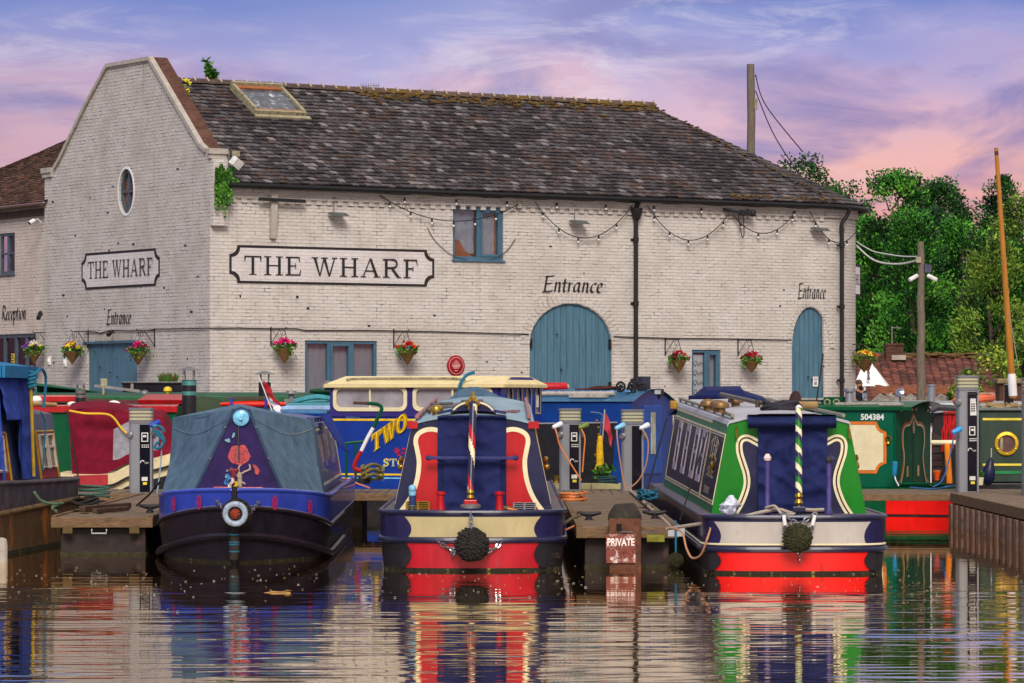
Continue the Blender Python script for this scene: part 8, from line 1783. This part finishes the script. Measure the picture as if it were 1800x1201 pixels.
b.build('rope_strands', mat('rope_red', S(206, 20, 24), .7, var=.3), t); b = MB(); b.tube([(-.1, -.06, .16), (.1, -.07, .16)], .014, 6); b.build('binding', mat('rope_red_dark', S(120, 20, 24), .7), t)
t = thing('cream_bar', 'cream fender bar on an orange post left of the keypad post', 'fender', P(1668, 778, 59.8)); b = MB(); b.lathe([(.02, -.3), (.04, -.27), (.04, .27), (.02, .3)], (0, 0, 0), (1, 0, 0), 12); b.build('bar', M_cream, t); b = MB(); b.tube([(-.03, 0, -.02), (.01, .0, -.66)], .05, 12); b.build('post', mat('post_orange', S(226, 130, 30), .4), t)
t = thing('planter_pot', 'little cream pot with a plant at the foot of the keypad post', 'plant pot', P(1722, 846, 57.6)); b = MB(); b.lathe([(.05, -.06), (.065, .04), (.07, .06)], (0, 0, 0), (0, 0, 1), 12); b.build('pot', M_cream, t); b = MB(); [b.leaf((0, 0, .05), (ru(-1, 1), ru(-1, .4), 1), .12, .05) for _ in range(24)]; b.build('leaves', LEAF[1], t, 0)
t = thing('blue_fender', 'dark blue teardrop fender leaning at the stern of the porthole boat', 'fender', P(1738, 832, 59.9)); b = MB(); b.lathe([(.01, .26), (.05, .2), (.10, .05), (.11, -.08), (.07, -.17), (.02, -.2)], (0, 0, 0), (.15, 0, 1), 16); b.build('fender_body', mat('fender_navy', S(28, 34, 70), .4), t); b = MB(); b.tube([(.04, 0, .25), (.05, .05, .4)], .01, 5); b.build('cord', M_rope, t)
# grey roofed cruiser behind, with life ring
gc_ = thing('cruiser', 'pale grey roofed cruiser lying behind the green and porthole boats', 'boat', (P(1690, 0, 66).x, 66, 0), 0, GR2); w = 1.4
b = MB(); zt2 = P(0, 706, 66).z; b.loft([[(-w + .25, 0, zt2 - .22), (w + 1, 0, zt2 - .12)], [(-w + .05, .2, zt2 - .1), (w + 1, .2, zt2 - .05)], [(-w + .3, .5, zt2), (w + 1, .5, zt2)], [(-w + .3, 1.8, zt2 + .02), (w + 1, 1.8, zt2)]]); b.build('roof', mat('roof_silvergrey', S(170, 168, 172), .5, var=.2, vs=4), gc_, 40)
b = MB(); b.b2((-w + .7, .02, zt2 - .12), (w + .4, .24, zt2 - .03)); b.build('roof_stripe', mat('stripe_mint', S(206, 228, 224), .5), gc_, 0); b = MB(); b.b2((-w + .2, .1, -.3), (w + 1, 1.8, zt2 - .2)); b.build('hull', M_white, gc_, 0, .02); b = MB(); b.b2((-w + .3, .0, zt2 - .38), (w + 1, .09, zt2 - .22)); b.build('window_band', M_glassd, gc_, 0)
x = P(1582, 0, 66.5).x - gc_.location.x; b = MB(); b.lathe([(.09, 0), (.08, .02), (.01, .05)], (x, .5, P(0, 690, 66.5).z), (-.4, -.8, .4), 18); b.tube([(x + .02, .55, zt2 - .2), (x, .52, P(0, 690, 66.5).z)], .02, 6); b.build('searchlight', M_chrome, gc_)
x = P(1639, 0, 66.5).x - gc_.location.x; b = MB(); b.lathe([(.075, 0), (.075, .3), (.09, .3), (.09, .33)], (x, .7, zt2 - .02), (0, 0, 1), 16); b.build('chimney', M_steel, gc_)
t = thing('life_ring', 'faded orange life ring lying on the grey cruiser roof', 'life ring', P(1712, 702, 65.5)); b = MB(); b.tube([(.30 * math.cos(R(15 * k)), .3 * math.sin(R(15 * k)), .03 * math.cos(R(15 * k))) for k in range(24)], .085, 10, True); b.build('ring', mat('ring_orange', S(226, 110, 76), .6, var=.2), t); b = MB(); b.tube([(.36 * math.cos(R(15 * k)) , .36 * math.sin(R(15 * k)) , .09 + .02 * math.sin(R(60 * k))) for k in range(24)], .012, 5, True); b.build('grab_line', M_rope, t)
t = thing('log_pile', 'heap of pale dry reeds and kindling on the porthole boat roof', 'kindling', P(1775, 719, 60.9)); b = MB(); [b.bar((ru(-.45, .5), ru(0, .5), ru(0, .08)), (ru(-.45, .6), ru(0, .5), ru(.0, .1)), .022, .022) for _ in range(60)]; b.build('sticks', mat('reed_dry', S(176, 152, 110), .9, var=.5, vs=12), t, 0)
# ---------------------------------------------------------------- behind the moorings, to the right of the warehouse
# tiled house
hx0, hx1 = P(1505, 0, 108).x, P(1745, 0, 108).x; hz = P(0, 626, 110).z
t = thing('tiled_house', 'low house with red brown pantile roof and brick chimney below the trees', 'house', ((hx0 + hx1) / 2, 106, 0)); w = (hx1 - hx0) / 2 + .2
b = MB(); b.b2((-w, .3, GZ - .1), (w, 6, 2.0)); b.build('wall', M_redbrick, t, 0)
b = MB(); b.add([(-w - .2, 0, 1.75), (w + .2, 0, 1.75), (w - .2, 3.5, hz - .02), (-w + .0, 3.5, hz - .02)], [(0, 1, 2, 3)]); b.add([(-w - .2, 7, 1.75), (w + .2, 7, 1.75), (w - .2, 3.5, hz - .02), (-w, 3.5, hz - .02)], [(0, 1, 2, 3)]); rf = b.build('roof', SLATE[2], t, 0)
PT = [mat('pantile_a', S(132, 80, 66), .85, var=.35, vs=8, bump=.4, stain=(S(90, 66, 56), .6, 5)), mat('pantile_b', S(110, 64, 54), .85, var=.35, vs=8, bump=.4, stain=(S(140, 120, 90), .68, 7)), mat('pantile_c', S(92, 58, 50), .85, var=.35, vs=8, bump=.4)]
b = MB(); nr = 15
for r in range(nr):
    f0, f1 = r / nr, min((r + 1.15) / nr, 1); n = int(2 * w / .24)
    for c in range(n):
        A = lambda u, f, h: Vector((-w + 2 * w * u, 3.5 * f, 1.75 + (hz - 1.75) * f)) + Vector((0, -.5, .85)) * h
        u0, u1 = (c + .02) / n, (c + .98) / n; um = (u0 + u1) / 2; h = .05 + ru(0, .02); b.mi = random.choice((0, 0, 1, 1, 2))
        vs = [A(u0, f0, h * .4), A(um - .3 / n, f0, h), A(um + .1 / n, f0, h * .7), A(u1, f0, h * .3), A(u1, f1, 0), A(um + .1 / n, f1, h * .5), A(um - .3 / n, f1, h * .7), A(u0, f1, .01)]
        b.add(vs, [(0, 1, 6, 7), (1, 2, 5, 6), (2, 3, 4, 5)]); b.add([vs[0], vs[1], vs[2], vs[3], A(u1, f0, -.02), A(u0, f0, -.02)], [(0, 1, 2, 3, 4, 5)])
b.build('roof_tiles', PT, rf, 0)
b = MB(); b.tube([(-w, 3.5, hz), (w - .2, 3.5, hz - .03)], .1, 8); b.build('ridge_tiles', M_ridge, rf); b = MB(); [b.blob((ru(-w, w), 3.45 + ru(-.2, .1), hz + ru(-.06, .08)), ru(.05, .14), 6, 4, (1.4, 1, .5), .6) for _ in range(50)]; b.build('moss_cushions', M_moss, rf, 0)['kind'] = 'stuff'
cx = P(1579, 0, 108).x - t.location.x; c0 = P(0, 627, 109.2).z; c1 = P(0, 604, 109.2).z
b = MB(); b.b2((cx - .25, 3.0, c0 - .3), (cx + .25, 3.6, c1 - .06)); b.b2((cx - .28, 2.97, c1 - .06), (cx + .28, 3.63, c1)); ch = b.build('chimney', M_redbrick, rf, 0); b = MB(); b.tube([(cx - .05, 3.3, c1), (cx - .05, 3.3, c1 + .5)], .02, 6); b.bar((cx - .08, 3.3, c1 + .47), (cx + .22, 3.3, c1 + .46), .03); [b.bar((cx + .0 + k * .05, 3.2, c1 + .465), (cx + .0 + k * .05, 3.4, c1 + .465), .012) for k in range(5)]; b.build('aerial', M_galv, ch, 0)
b = MB(); b.b2((cx - .1, 2.9, c0 - .1), (cx + .32, 3.0, c0 + .04)); b.build('flashing', M_mortar, ch, 0)
# corrugated shed in front of it
t = thing('corrugated_shed', 'long low shed with rusty ridge and streaky corrugated roof', 'shed', (P(1630, 0, 99).x, 97, 0)); sx0 = P(1510, 0, 98).x - t.location.x; sx1 = P(1765, 0, 98).x - t.location.x; zr, zm, ze = P(0, 677, 99).z, P(0, 692, 98).z, P(0, 718, 97).z
b = MB(); n = 90; b.grid(lambda i, j: (sx0 + (sx1 - sx0) * i + .55 * j, 1.2 * j, ze + (zm - ze) * j + .035 * math.sin(i * n)), n * 5, 3); rf = b.build('roof', mat('corrugated_grey', S(150, 140, 130), .7, var=.5, vs=5, stain=[(S(96, 70, 54), .54, 4), (S(60, 54, 50), .62, 9)]), t, 60)
b = MB(); b.grid(lambda i, j: (sx0 + (sx1 - sx0) * i + .5, 1.1 + .9 * j, zm - .01 + (zr - zm) * math.sin(math.pi / 2 * j) + .02 * math.sin(i * 60)), 160, 8); b.build('ridge_cover', mat('rust_cover', S(146, 84, 52), .85, var=.4, vs=6, bump=.5, stain=[(S(110, 58, 36), .56, 4), (S(170, 120, 80), .66, 8)]), t, 60)
b = MB(); b.b2((sx0 + .05, .2, GZ - .1), (sx1 - .05, 3, ze - .02)); b.build('wall', mat('shed_boards', S(74, 60, 50), .8, var=.4), t, 0)
# white gazebo
t = thing('gazebo', 'white pointed canvas gazebo roofs beside the warehouse corner', 'gazebo', P(1540, 690, 102)); b = MB(); gx = lambda px, py, d=0: (P(px, py, 102 + d).x - t.location.x, d, P(px, py, 102 + d).z - t.location.z)
for (a, p_, c, d) in (((1500, 680), (1517, 640), (1536, 668), 1.2), ((1518, 679), (1533, 639), (1560, 680), 0)):
    b.add([gx(a[0], a[1], d - .4), gx(c[0], a[1], d - .4), gx(c[0] + 4, a[1], d + 1), gx(a[0] + 4, a[1], d + 1), gx(*p_, d + .2)], [(0, 1, 4), (1, 2, 4), (2, 3, 4), (3, 0, 4)])
cvg = b.build('canopy', mat('gazebo_white', S(226, 224, 222), .7, var=.08), t, 0); b = MB(); b.flat([gx(1521, 668)[::2], gx(1527, 668)[::2], gx(1525.5, 660)[::2], gx(1526.5, 654)[::2], gx(1521, 654)[::2], gx(1522, 660)[::2]], -.46); b.build('painted_shape', mat('gazebo_grey', S(120, 118, 126), .7), cvg, 0)
b = MB(); [b.tube([gx(x, 679, d), gx(x, 760, d)], .03, 6) for x, d in ((1504, .8), (1559, -.35), (1520, -.35))]; b.build('pole', M_white, t)
# brick pier
t = thing('brick_pier', 'red brick pier with mossy stone cap behind the porthole boat', 'brick pier', P(1778, 720, 73)); b = MB(); x0, x1 = P(1757, 0, 73).x - t.location.x, P(1822, 0, 73).x - t.location.x; zt = P(0, 670, 73).z - t.location.z; b.b2((x0, 0, -1.2), (x1, .6, zt - .05)); b.build('brickwork', M_redbrick, t, 0); b = MB(); b.b2((x0 - .06, -.08, zt - .05), (x1 + .06, .68, zt + .05)); b.build('cap', mat('cap_stone', S(150, 130, 100), .9, var=.4, vs=9, bump=.6, stain=(S(120, 110, 50), .56, 7)), t, 0, .02)
b = MB(); b.box((0, 0, 0), (.16, .1, .5)); o = b.build('dark_post', M_blackgloss, None, 0, .01); o.location = P(1773, 700, 65); tag(o, 'short dark post beside the foot of the orange mast', 'post')
# person half hidden by the corner
def person(pos, rz, label):
    t = thing('person', label, 'person', pos, rz); H = 1.76
    J = {'pel': (0, 0, .95), 'sp': (0, .01, 1.18), 'ch': (0, .01, 1.38), 'nk': (0, .0, 1.50), 'hd': (0, -.02, 1.57), 'ht': (0, -.01, 1.68), 'sl': (-.19, .01, 1.42), 'el': (-.25, .03, 1.14), 'wl': (-.2, -.16, .98), 'hl': (-.17, -.23, .96),
         'sr': (.19, .01, 1.42), 'er': (.25, .02, 1.13), 'wr': (.21, -.2, 1.02), 'hr': (.18, -.28, 1.01), 'kl': (-.1, -.01, .5), 'al': (-.11, .03, .09), 'tl': (-.12, -.14, .04), 'pl': (-.09, 0, .88), 'pr': (.09, 0, .88), 'kr': (.1, -.02, .5), 'ar': (.11, .02, .09), 'tr': (.12, -.15, .04)}
    rad = {'pel': .145, 'sp': .15, 'ch': .165, 'nk': .06, 'hd': .075, 'ht': .085, 'sl': .07, 'el': .05, 'wl': .035, 'hl': .035, 'sr': .07, 'er': .05, 'wr': .035, 'hr': .035, 'pl': .1, 'pr': .1, 'kl': .065, 'kr': .065, 'al': .045, 'ar': .045, 'tl': .04, 'tr': .04}
    E = [('pel', 'sp'), ('sp', 'ch'), ('ch', 'nk'), ('nk', 'hd'), ('hd', 'ht'), ('ch', 'sl'), ('sl', 'el'), ('el', 'wl'), ('wl', 'hl'), ('ch', 'sr'), ('sr', 'er'), ('er', 'wr'), ('wr', 'hr'), ('pel', 'pl'), ('pl', 'kl'), ('kl', 'al'), ('al', 'tl'), ('pel', 'pr'), ('pr', 'kr'), ('kr', 'ar'), ('ar', 'tr')]
    # fingers: short chains rooted in each palm
    for s_, h_ in ((-1, 'hl'), (1, 'hr')):
        p = Vector(J[h_])
        for k, (dx, L_) in enumerate(((-.026, .055), (-.009, .068), (.009, .072), (.026, .06))):
            a, c = f'{h_}{k}a', f'{h_}{k}b'; J[a] = tuple(p + Vector((dx, -.045, 0))); J[c] = tuple(p + Vector((dx, -.045 - L_ * .6, -L_ * .6))); rad[a] = rad[c] = .0095; E += [(h_, a), (a, c)]
        a = f'{h_}t'; J[a] = tuple(p + Vector((-s_ * .05, -.01, .01))); rad[a] = .011; E += [(h_, a)]
    def skin(names, edges, scale, nm, m, par, sub=2, root='pel'):
        idx = {k: i for i, k in enumerate(names)}; me = bpy.data.meshes.new(nm); me.from_pydata([J[k] for k in names], [(idx[a], idx[c]) for a, c in edges], []); me.skin_vertices.new() if hasattr(me.skin_vertices, 'new') and not me.skin_vertices else None
        o = bpy.data.objects.new(nm, me); COL.objects.link(o); md = o.modifiers.new('skin', 'SKIN'); sv = me.skin_vertices[0].data
        for k, i in idx.items(): sv[i].radius = (rad[k] * scale[0] + scale[1],) * 2
        sv[idx[root]].use_root = True; md.use_smooth_shade = True; s2 = o.modifiers.new('sub', 'SUBSURF'); s2.levels = s2.render_levels = sub; me.materials.append(m); o.parent = par; return o
    skin(list(J), E, (1, 0), 'body', mat('skin', S(196, 140, 116), .55, var=.12), t)
    up = ['pel', 'sp', 'ch', 'sl', 'sr', 'el', 'er']
    J2 = dict(J); sv_ = (J['el'], J['er'])
    J['el'] = tuple(Vector(J['sl']).lerp(Vector(J['el']), .6)); J['er'] = tuple(Vector(J['sr']).lerp(Vector(J['er']), .6))
    skin(up, [('pel', 'sp'), ('sp', 'ch'), ('ch', 'sl'), ('ch', 'sr'), ('sl', 'el'), ('sr', 'er')], (1, .014), 'tshirt', mat('tshirt_black', S(36, 36, 44), .85, var=.2), t)
    b = MB(); b.box((.03, -.185, 1.32), (.16, .01, .2)); b.build('shirt_print', mat('print_pale', S(160, 170, 190), .8, var=.6, vs=20, stain=(S(36, 36, 44), .5, 16)), t, 0)
    J['el'], J['er'] = sv_
    skin(['pel', 'pl', 'kl', 'al', 'pr', 'kr', 'ar'], [('pel', 'pl'), ('pl', 'kl'), ('kl', 'al'), ('pel', 'pr'), ('pr', 'kr'), ('kr', 'ar')], (1, .014), 'trousers', mat('trousers_dark', S(40, 44, 60), .85), t)
    b = MB(); b.blob((0, -.06, 1.545), .075, 10, 8, (.85, .7, .9)); b.build('beard', mat('beard_dark', S(52, 36, 30), .95, var=.3), t)
    b = MB(); b.blob((0, .015, 1.68), .098, 12, 8, (.92, 1.0, .8)); b.build('hair', mat('hair_cropped', S(110, 82, 70), .9), t)
    b = MB(); b.blob((0, -.115, 1.625), .018, 8, 6, (.8, 1, 1.2)); [b.blob((s_ * .092, .0, 1.63), .025, 8, 6, (.4, .7, 1)) for s_ in (-1, 1)]; b.build('nose_and_ears', MATS['skin'], t); b = MB(); [b.blob((s_ * .034, -.096, 1.655), .012, 8, 6) for s_ in (-1, 1)]; b.build('eyes', M_darkin, t)
    for s_ in (-1, 1): b = MB(); b.blob((s_ * .115, -.06, .045), .06, 10, 6, (.8, 2.1, .75)); b.build('shoe', M_black, t)
pp = P(1510, 667, 93.6)
person((pp.x, 93.6, pp.z - 1.76), R(35), 'bearded person in a dark printed t-shirt standing half hidden by the warehouse corner')

# ---------------------------------------------------------------- trees
M_bark = mat('bark', S(96, 80, 66), .9, var=.4, vs=8, bump=.8, stretch=(1, 1, .3))
def leafset(nm, cols): return [mat(f'{nm}_{i}', S(*c), .55, var=.35, vs=1.5, spec=.25) for i, c in enumerate(cols)]
LS = {'bright': leafset('needle_bright', ((36, 86, 30), (62, 134, 40), (104, 170, 54), (20, 52, 22))),
      'deep': leafset('needle_deep', ((28, 66, 28), (44, 94, 38), (68, 116, 46), (16, 42, 22))),
      'olive': leafset('leaf_olive', ((84, 116, 40), (114, 148, 50), (146, 170, 64), (52, 80, 32))),
      'yel': leafset('leaf_yellowgreen', ((96, 130, 40), (136, 162, 50), (168, 182, 68), (62, 90, 32)))}
def tree(name, label, px, ytop, Y, rad, kind, pal, zb=.6, dens=1.0, cat='tree', group='trees behind the moorings', leaf=.13):
    zt = P(0, ytop, Y).z; X = P(px, 0, Y).x; H = zt - zb; t = thing(name, label, cat, (X, Y, zb), 0, group); k = MB()
    k.tube([(.1 * math.sin(z * .9), .08 * math.cos(z * 1.3), z) for z in [H * .92 * i / 10 for i in range(11)]], [max(.03, rad * .10 * (1 - i / 10.5)) for i in range(11)], 9)
    def prof(f):   # crown radius against height
        if kind == 'cone': return rad * (min(1, f / .12) ** .7) * (1 - f) ** .75 * 1.12 + .12
        return rad * math.sin(math.pi * min(1, (f * .86 + .12))) ** .55
    g = MB(); nb = int((95 if kind == 'cone' else 92) * dens * (H / 8) * (rad / 2) ** .8)
    for i in range(nb):
        f = ru(.03, 1) ** .9; a = ru(0, 6.283); q = prof(f) * ru(.55, 1.03) * (1 + .28 * noise.noise(Vector((a * 1.2, f * 5, px * .1)))); c = Vector((q * math.cos(a), q * math.sin(a), H * f)); d = Vector((math.cos(a), math.sin(a), .55 if kind == 'cone' else .3)).normalized()
        if i % 5 == 0: k.tube([(0, 0, max(.2, c.z - q * .6)), tuple(c * .55 + Vector((0, 0, c.z * .38))), tuple(c)], [.06, .04, .015], 5)
        base = random.choices((0, 1, 2, 3), (3, 4, 2, 2))[0]; cr = ru(.35, .75) * (rad / 2.2) ** .5; n = int(ru(150, 230))
        for _ in range(n):
            o = Vector([max(-1.5, min(1.5, random.gauss(0, w_))) for w_ in (1, 1, .8)]) * cr * .48; p = c + o
            if kind == 'cone': p += d * ru(0, .3); ld = d * 1.0 + Vector((ru(-.8, .8), ru(-.8, .8), ru(-.2, 1.1)))
            else: ld = Vector((ru(-1, 1), ru(-1, 1), ru(-.5, .8))) + d * .6
            g.mi = base if rnd() < .7 else random.randrange(4); L_ = leaf * ru(.6, 1.3); g.leaf(p, ld, L_, L_ * (.55 if kind == 'cone' else .7), .25)
    g.build('crown', LS[pal], t, 0); k.build('trunk', M_bark, t); return t
TG = 'conifers behind the moorings'
tree('conifer_tree', 'dark tree whose top shows above the hipped roof beside the tall utility pole', 1420, 288, 150, 2.2, 'round', 'deep', group=None)
tree('broadleaf_tree', 'small dark tree at the roof slope left of the main tree mass', 1478, 335, 147, 1.7, 'round', 'deep', group=None)
tree('broadleaf_tree', 'tall dark green tree standing just behind the short camera pole line', 1575, 312, 150, 2.3, 'round', 'bright', group=None)
tree('broadleaf_tree', 'rounded dull green tree top between the camera pole and the mast', 1652, 326, 152, 2.2, 'round', 'deep', group=None)
tree('conifer_tree', 'narrow dark tree peak directly behind the mast', 1757, 320, 154, 1.35, 'cone', 'deep', group=None)
tree('broadleaf_tree', 'yellow green tree rising at the photo edge behind the mast', 1806, 352, 140, 2.3, 'round', 'olive', group=None)
tree('conifer_tree', 'bright green conifer close beside the warehouse corner', 1535, 388, 132, 1.9, 'cone', 'bright', group=None, dens=1.25)
tree('conifer_tree', 'bright green conifer directly behind the loudspeaker on the short pole', 1606, 392, 129, 1.8, 'cone', 'bright', group=None, dens=1.25)
tree('conifer_tree', 'broad bright conifer between the short pole and the mast', 1690, 405, 131, 2.2, 'cone', 'bright', group=None, dens=1.25)
tree('conifer_tree', 'darker conifer in the gap behind the two broad conifers', 1648, 385, 140, 1.9, 'cone', 'deep', group=None)
tree('conifer_tree', 'lighter conifer just left of the mast', 1742, 430, 126, 1.5, 'cone', 'olive', group=None, dens=1.2)
tree('conifer_tree', 'green conifer to the right of the mast', 1795, 440, 127, 1.9, 'cone', 'bright', group=None, dens=1.2)
tree('conifer_tree', 'deep green conifer filling the space behind the white building corner', 1500, 400, 141, 2.0, 'cone', 'deep', group=None)
tree('bush', 'yellow green bush over the house roof end and shed', 1752, 632, 98, .95, 'round', 'yel', .6, 1.0, 'bush', None, .1)
tree('bush', 'taller olive bush beside the mast foot at the photo edge', 1797, 568, 100, 1.2, 'round', 'olive', .6, 1.0, 'bush', None, .1)
tree('bush', 'low leafy bush on the shed ridge right of the keypad post', 1700, 650, 97, .6, 'round', 'yel', .6, 1.5, 'bush', None, .11)
b = MB(); 
for k in range(60): 
    a = R(180 + k * 6); 
tree('hedge_tree', 'dark evergreen mass standing low behind the tiled house', 1640, 520, 136, 5.5, 'round', 'deep', .6, .8, 'tree', None, .18)
tree('hedge_tree', 'dark evergreen mass low behind the tiled house toward the warehouse', 1545, 530, 138, 3.5, 'round', 'deep', .6, .8, 'tree', None, .18)

# ---------------------------------------------------------------- ground, quay and water
gm = mat('wharf_paving', S(120, 112, 104), .9, var=.3, vs=2, bump=.3, bs=12, stain=(S(90, 84, 76), .6, 1.5))
me = MB(); QY = 75.0
me.add([(-1500, QY, GZ), (1500, QY, GZ), (1500, 3000, GZ), (-1500, 3000, GZ)], [(0, 1, 2, 3)]); me.add([(-1500, QY, -2), (1500, QY, -2), (1500, QY, GZ), (-1500, QY, GZ)], [(0, 1, 2, 3)])
structure(me.build('ground', gm, None, 0))
me = MB(); me.b2((-80, QY - .35, -1), (80, QY + .3, GZ + .05)); structure(me.build('quay_edge', mat('quay_stone', S(120, 108, 96), .85, var=.35, vs=5, bump=.5, stain=(S(70, 72, 50), .58, 3)), None, 0, .03))
me = MB(); me.add([(-1500, -3000, .4), (1500, -3000, .4), (1500, 8, .4), (-1500, 8, .4)], [(0, 1, 2, 3)]); me.add([(-1500, 8, -2), (1500, 8, -2), (1500, 8, .4), (-1500, 8, .4)], [(0, 1, 2, 3)]); structure(me.build('near_bank', gm, None, 0))
def water():
    rs = np.random.RandomState(5)
    ys = np.concatenate([[-2, 8, 14, 18, 20], np.arange(21.5, 34, .026), np.arange(34, 44, .035), np.arange(44, 62, .12), [63, 66, 70, 75.2]])
    xs = np.concatenate([[-300, -80, -30, -14], np.arange(-9.5, 9.51, .075), [14, 30, 80, 300]])
    X, Y = np.meshgrid(xs, ys); Z = np.zeros_like(X)
    # long-crested ripples running towards the camera, in patches
    for lam, rms, n, spread in ((.15, .0046, 16, 18), (.26, .0080, 26, 12), (.62, .0052, 16, 10), (1.25, .0036, 10, 12), (2.6, .0022, 6, 20)):
        for i in range(n):
            l = lam * rs.uniform(.75, 1.3); th = np.radians(rs.normal(0, spread)); k = 2 * np.pi / l; amp = rms * np.sqrt(2 / n) / k
            Z += amp * np.sin(k * (X * np.sin(th) + Y * np.cos(th)) + rs.uniform(0, 6.28))
    env = np.zeros_like(X)
    for i in range(8):
        a, c = rs.uniform(.2, .9), rs.uniform(.25, 1.1); env += np.sin(X * a * rs.choice([-1, 1]) + Y * c + rs.uniform(0, 6.28))
    calm = np.clip((41.5 - Y) / 9, 0, 1) * .85 + .20
    calm = np.where(Y > 47, .25, calm)
    Z *= calm * np.clip(1 + .32 * env / 2, .3, 1.9)
    ny, nx = X.shape; v = np.stack([X, Y, Z], -1).reshape(-1, 3)
    idx = np.arange(ny * nx).reshape(ny, nx); f = np.stack([idx[:-1, :-1], idx[:-1, 1:], idx[1:, 1:], idx[1:, :-1]], -1).reshape(-1, 4)
    m = bpy.data.meshes.new('water'); m.vertices.add(len(v)); m.vertices.foreach_set('co', v.ravel().astype(np.float32)); m.loops.add(f.size); m.loops.foreach_set('vertex_index', f.ravel().astype(np.int32))
    m.polygons.add(len(f)); m.polygons.foreach_set('loop_start', np.arange(0, f.size, 4, dtype=np.int32)); m.polygons.foreach_set('use_smooth', np.ones(len(f), dtype=bool)); m.update(calc_edges=True)
    o = bpy.data.objects.new('water', m); COL.objects.link(o); structure(o)
    w = bpy.data.materials.new('canal_water'); w.use_nodes = True; nt = w.node_tree; b = nt.nodes['Principled BSDF']
    b.inputs['Base Color'].default_value = (.06, .034, .015, 1); b.inputs['Roughness'].default_value = .015; b.inputs['IOR'].default_value = 1.9; b.inputs['Coat Weight'].default_value = 1; b.inputs['Coat Roughness'].default_value = .012; b.inputs['Specular Tint'].default_value = (1, .92, .80, 1)
    tc = nt.nodes.new('ShaderNodeTexCoord'); mp = nt.nodes.new('ShaderNodeMapping'); mp.inputs['Scale'].default_value = (1.2, 7, 1); nt.links.new(tc.outputs['Object'], mp.inputs[0])
    n = nt.nodes.new('ShaderNodeTexNoise'); n.inputs['Scale'].default_value = 2.6; n.inputs['Detail'].default_value = 3; nt.links.new(mp.outputs[0], n.inputs[0])
    bp = nt.nodes.new('ShaderNodeBump'); bp.inputs['Strength'].default_value = .05; bp.inputs['Distance'].default_value = .004; nt.links.new(n.outputs['Fac'], bp.inputs['Height']); nt.links.new(bp.outputs[0], b.inputs['Normal'])
    b.inputs['Coat Weight'].default_value = 0; b.inputs['IOR'].default_value = 1.33
    N = nt.nodes.new; L = nt.links.new; gl = N('ShaderNodeBsdfGlossy'); gl.inputs['Color'].default_value = (1, .90, .77, 1); gl.inputs['Roughness'].default_value = .012
    fz = N('ShaderNodeFresnel'); fz.inputs[0].default_value = 1.6; pw = N('ShaderNodeMath'); pw.operation = 'POWER'; pw.inputs[1].default_value = .55
    mx = N('ShaderNodeMixShader'); L(bp.outputs[0], gl.inputs['Normal']); L(bp.outputs[0], fz.inputs['Normal']); L(fz.outputs[0], pw.inputs[0]); L(pw.outputs[0], mx.inputs[0]); L(b.outputs[0], mx.inputs[1]); L(gl.outputs[0], mx.inputs[2]); L(mx.outputs[0], nt.nodes['Material Output'].inputs[0])
    m.materials.append(w)
water()
b = MB()
for k in range(380):
    Y = ru(33, 42.5) if k % 3 else ru(36, 41); x = ru(-6, 6) * Y / 40; s_ = ru(.003, .009); b.mi = 0 if rnd() < .75 else 1; b.blob((x, Y, .006), s_, 6, 3, (ru(1, 2.4), 1, .35), .4)
o = b.build('floating_debris', [mat('scum_pale', S(190, 184, 170), .8), mat('scum_leaf', S(150, 130, 80), .8)], None, 0); o['kind'] = 'stuff'; o['label'] = 'pale specks floating on the dark water by the bows'
b = MB(); c = P(457, 1045, 36.6); b.tube([c, c + Vector((.12, .1, .02)), c + Vector((.3, .02, .015))], .008, 5); b.tube([c + Vector((.12, .1, .02)), c + Vector((.08, .3, .03))], .006, 5); b.leaf(c + Vector((.2, .1, .02)), (1, .2, .1), .12, .04); tag(b.build('floating_twig', mat('twig_straw', S(190, 150, 90), .8), None, 0), 'straw coloured twig floating in front of the purple boat', 'twig')
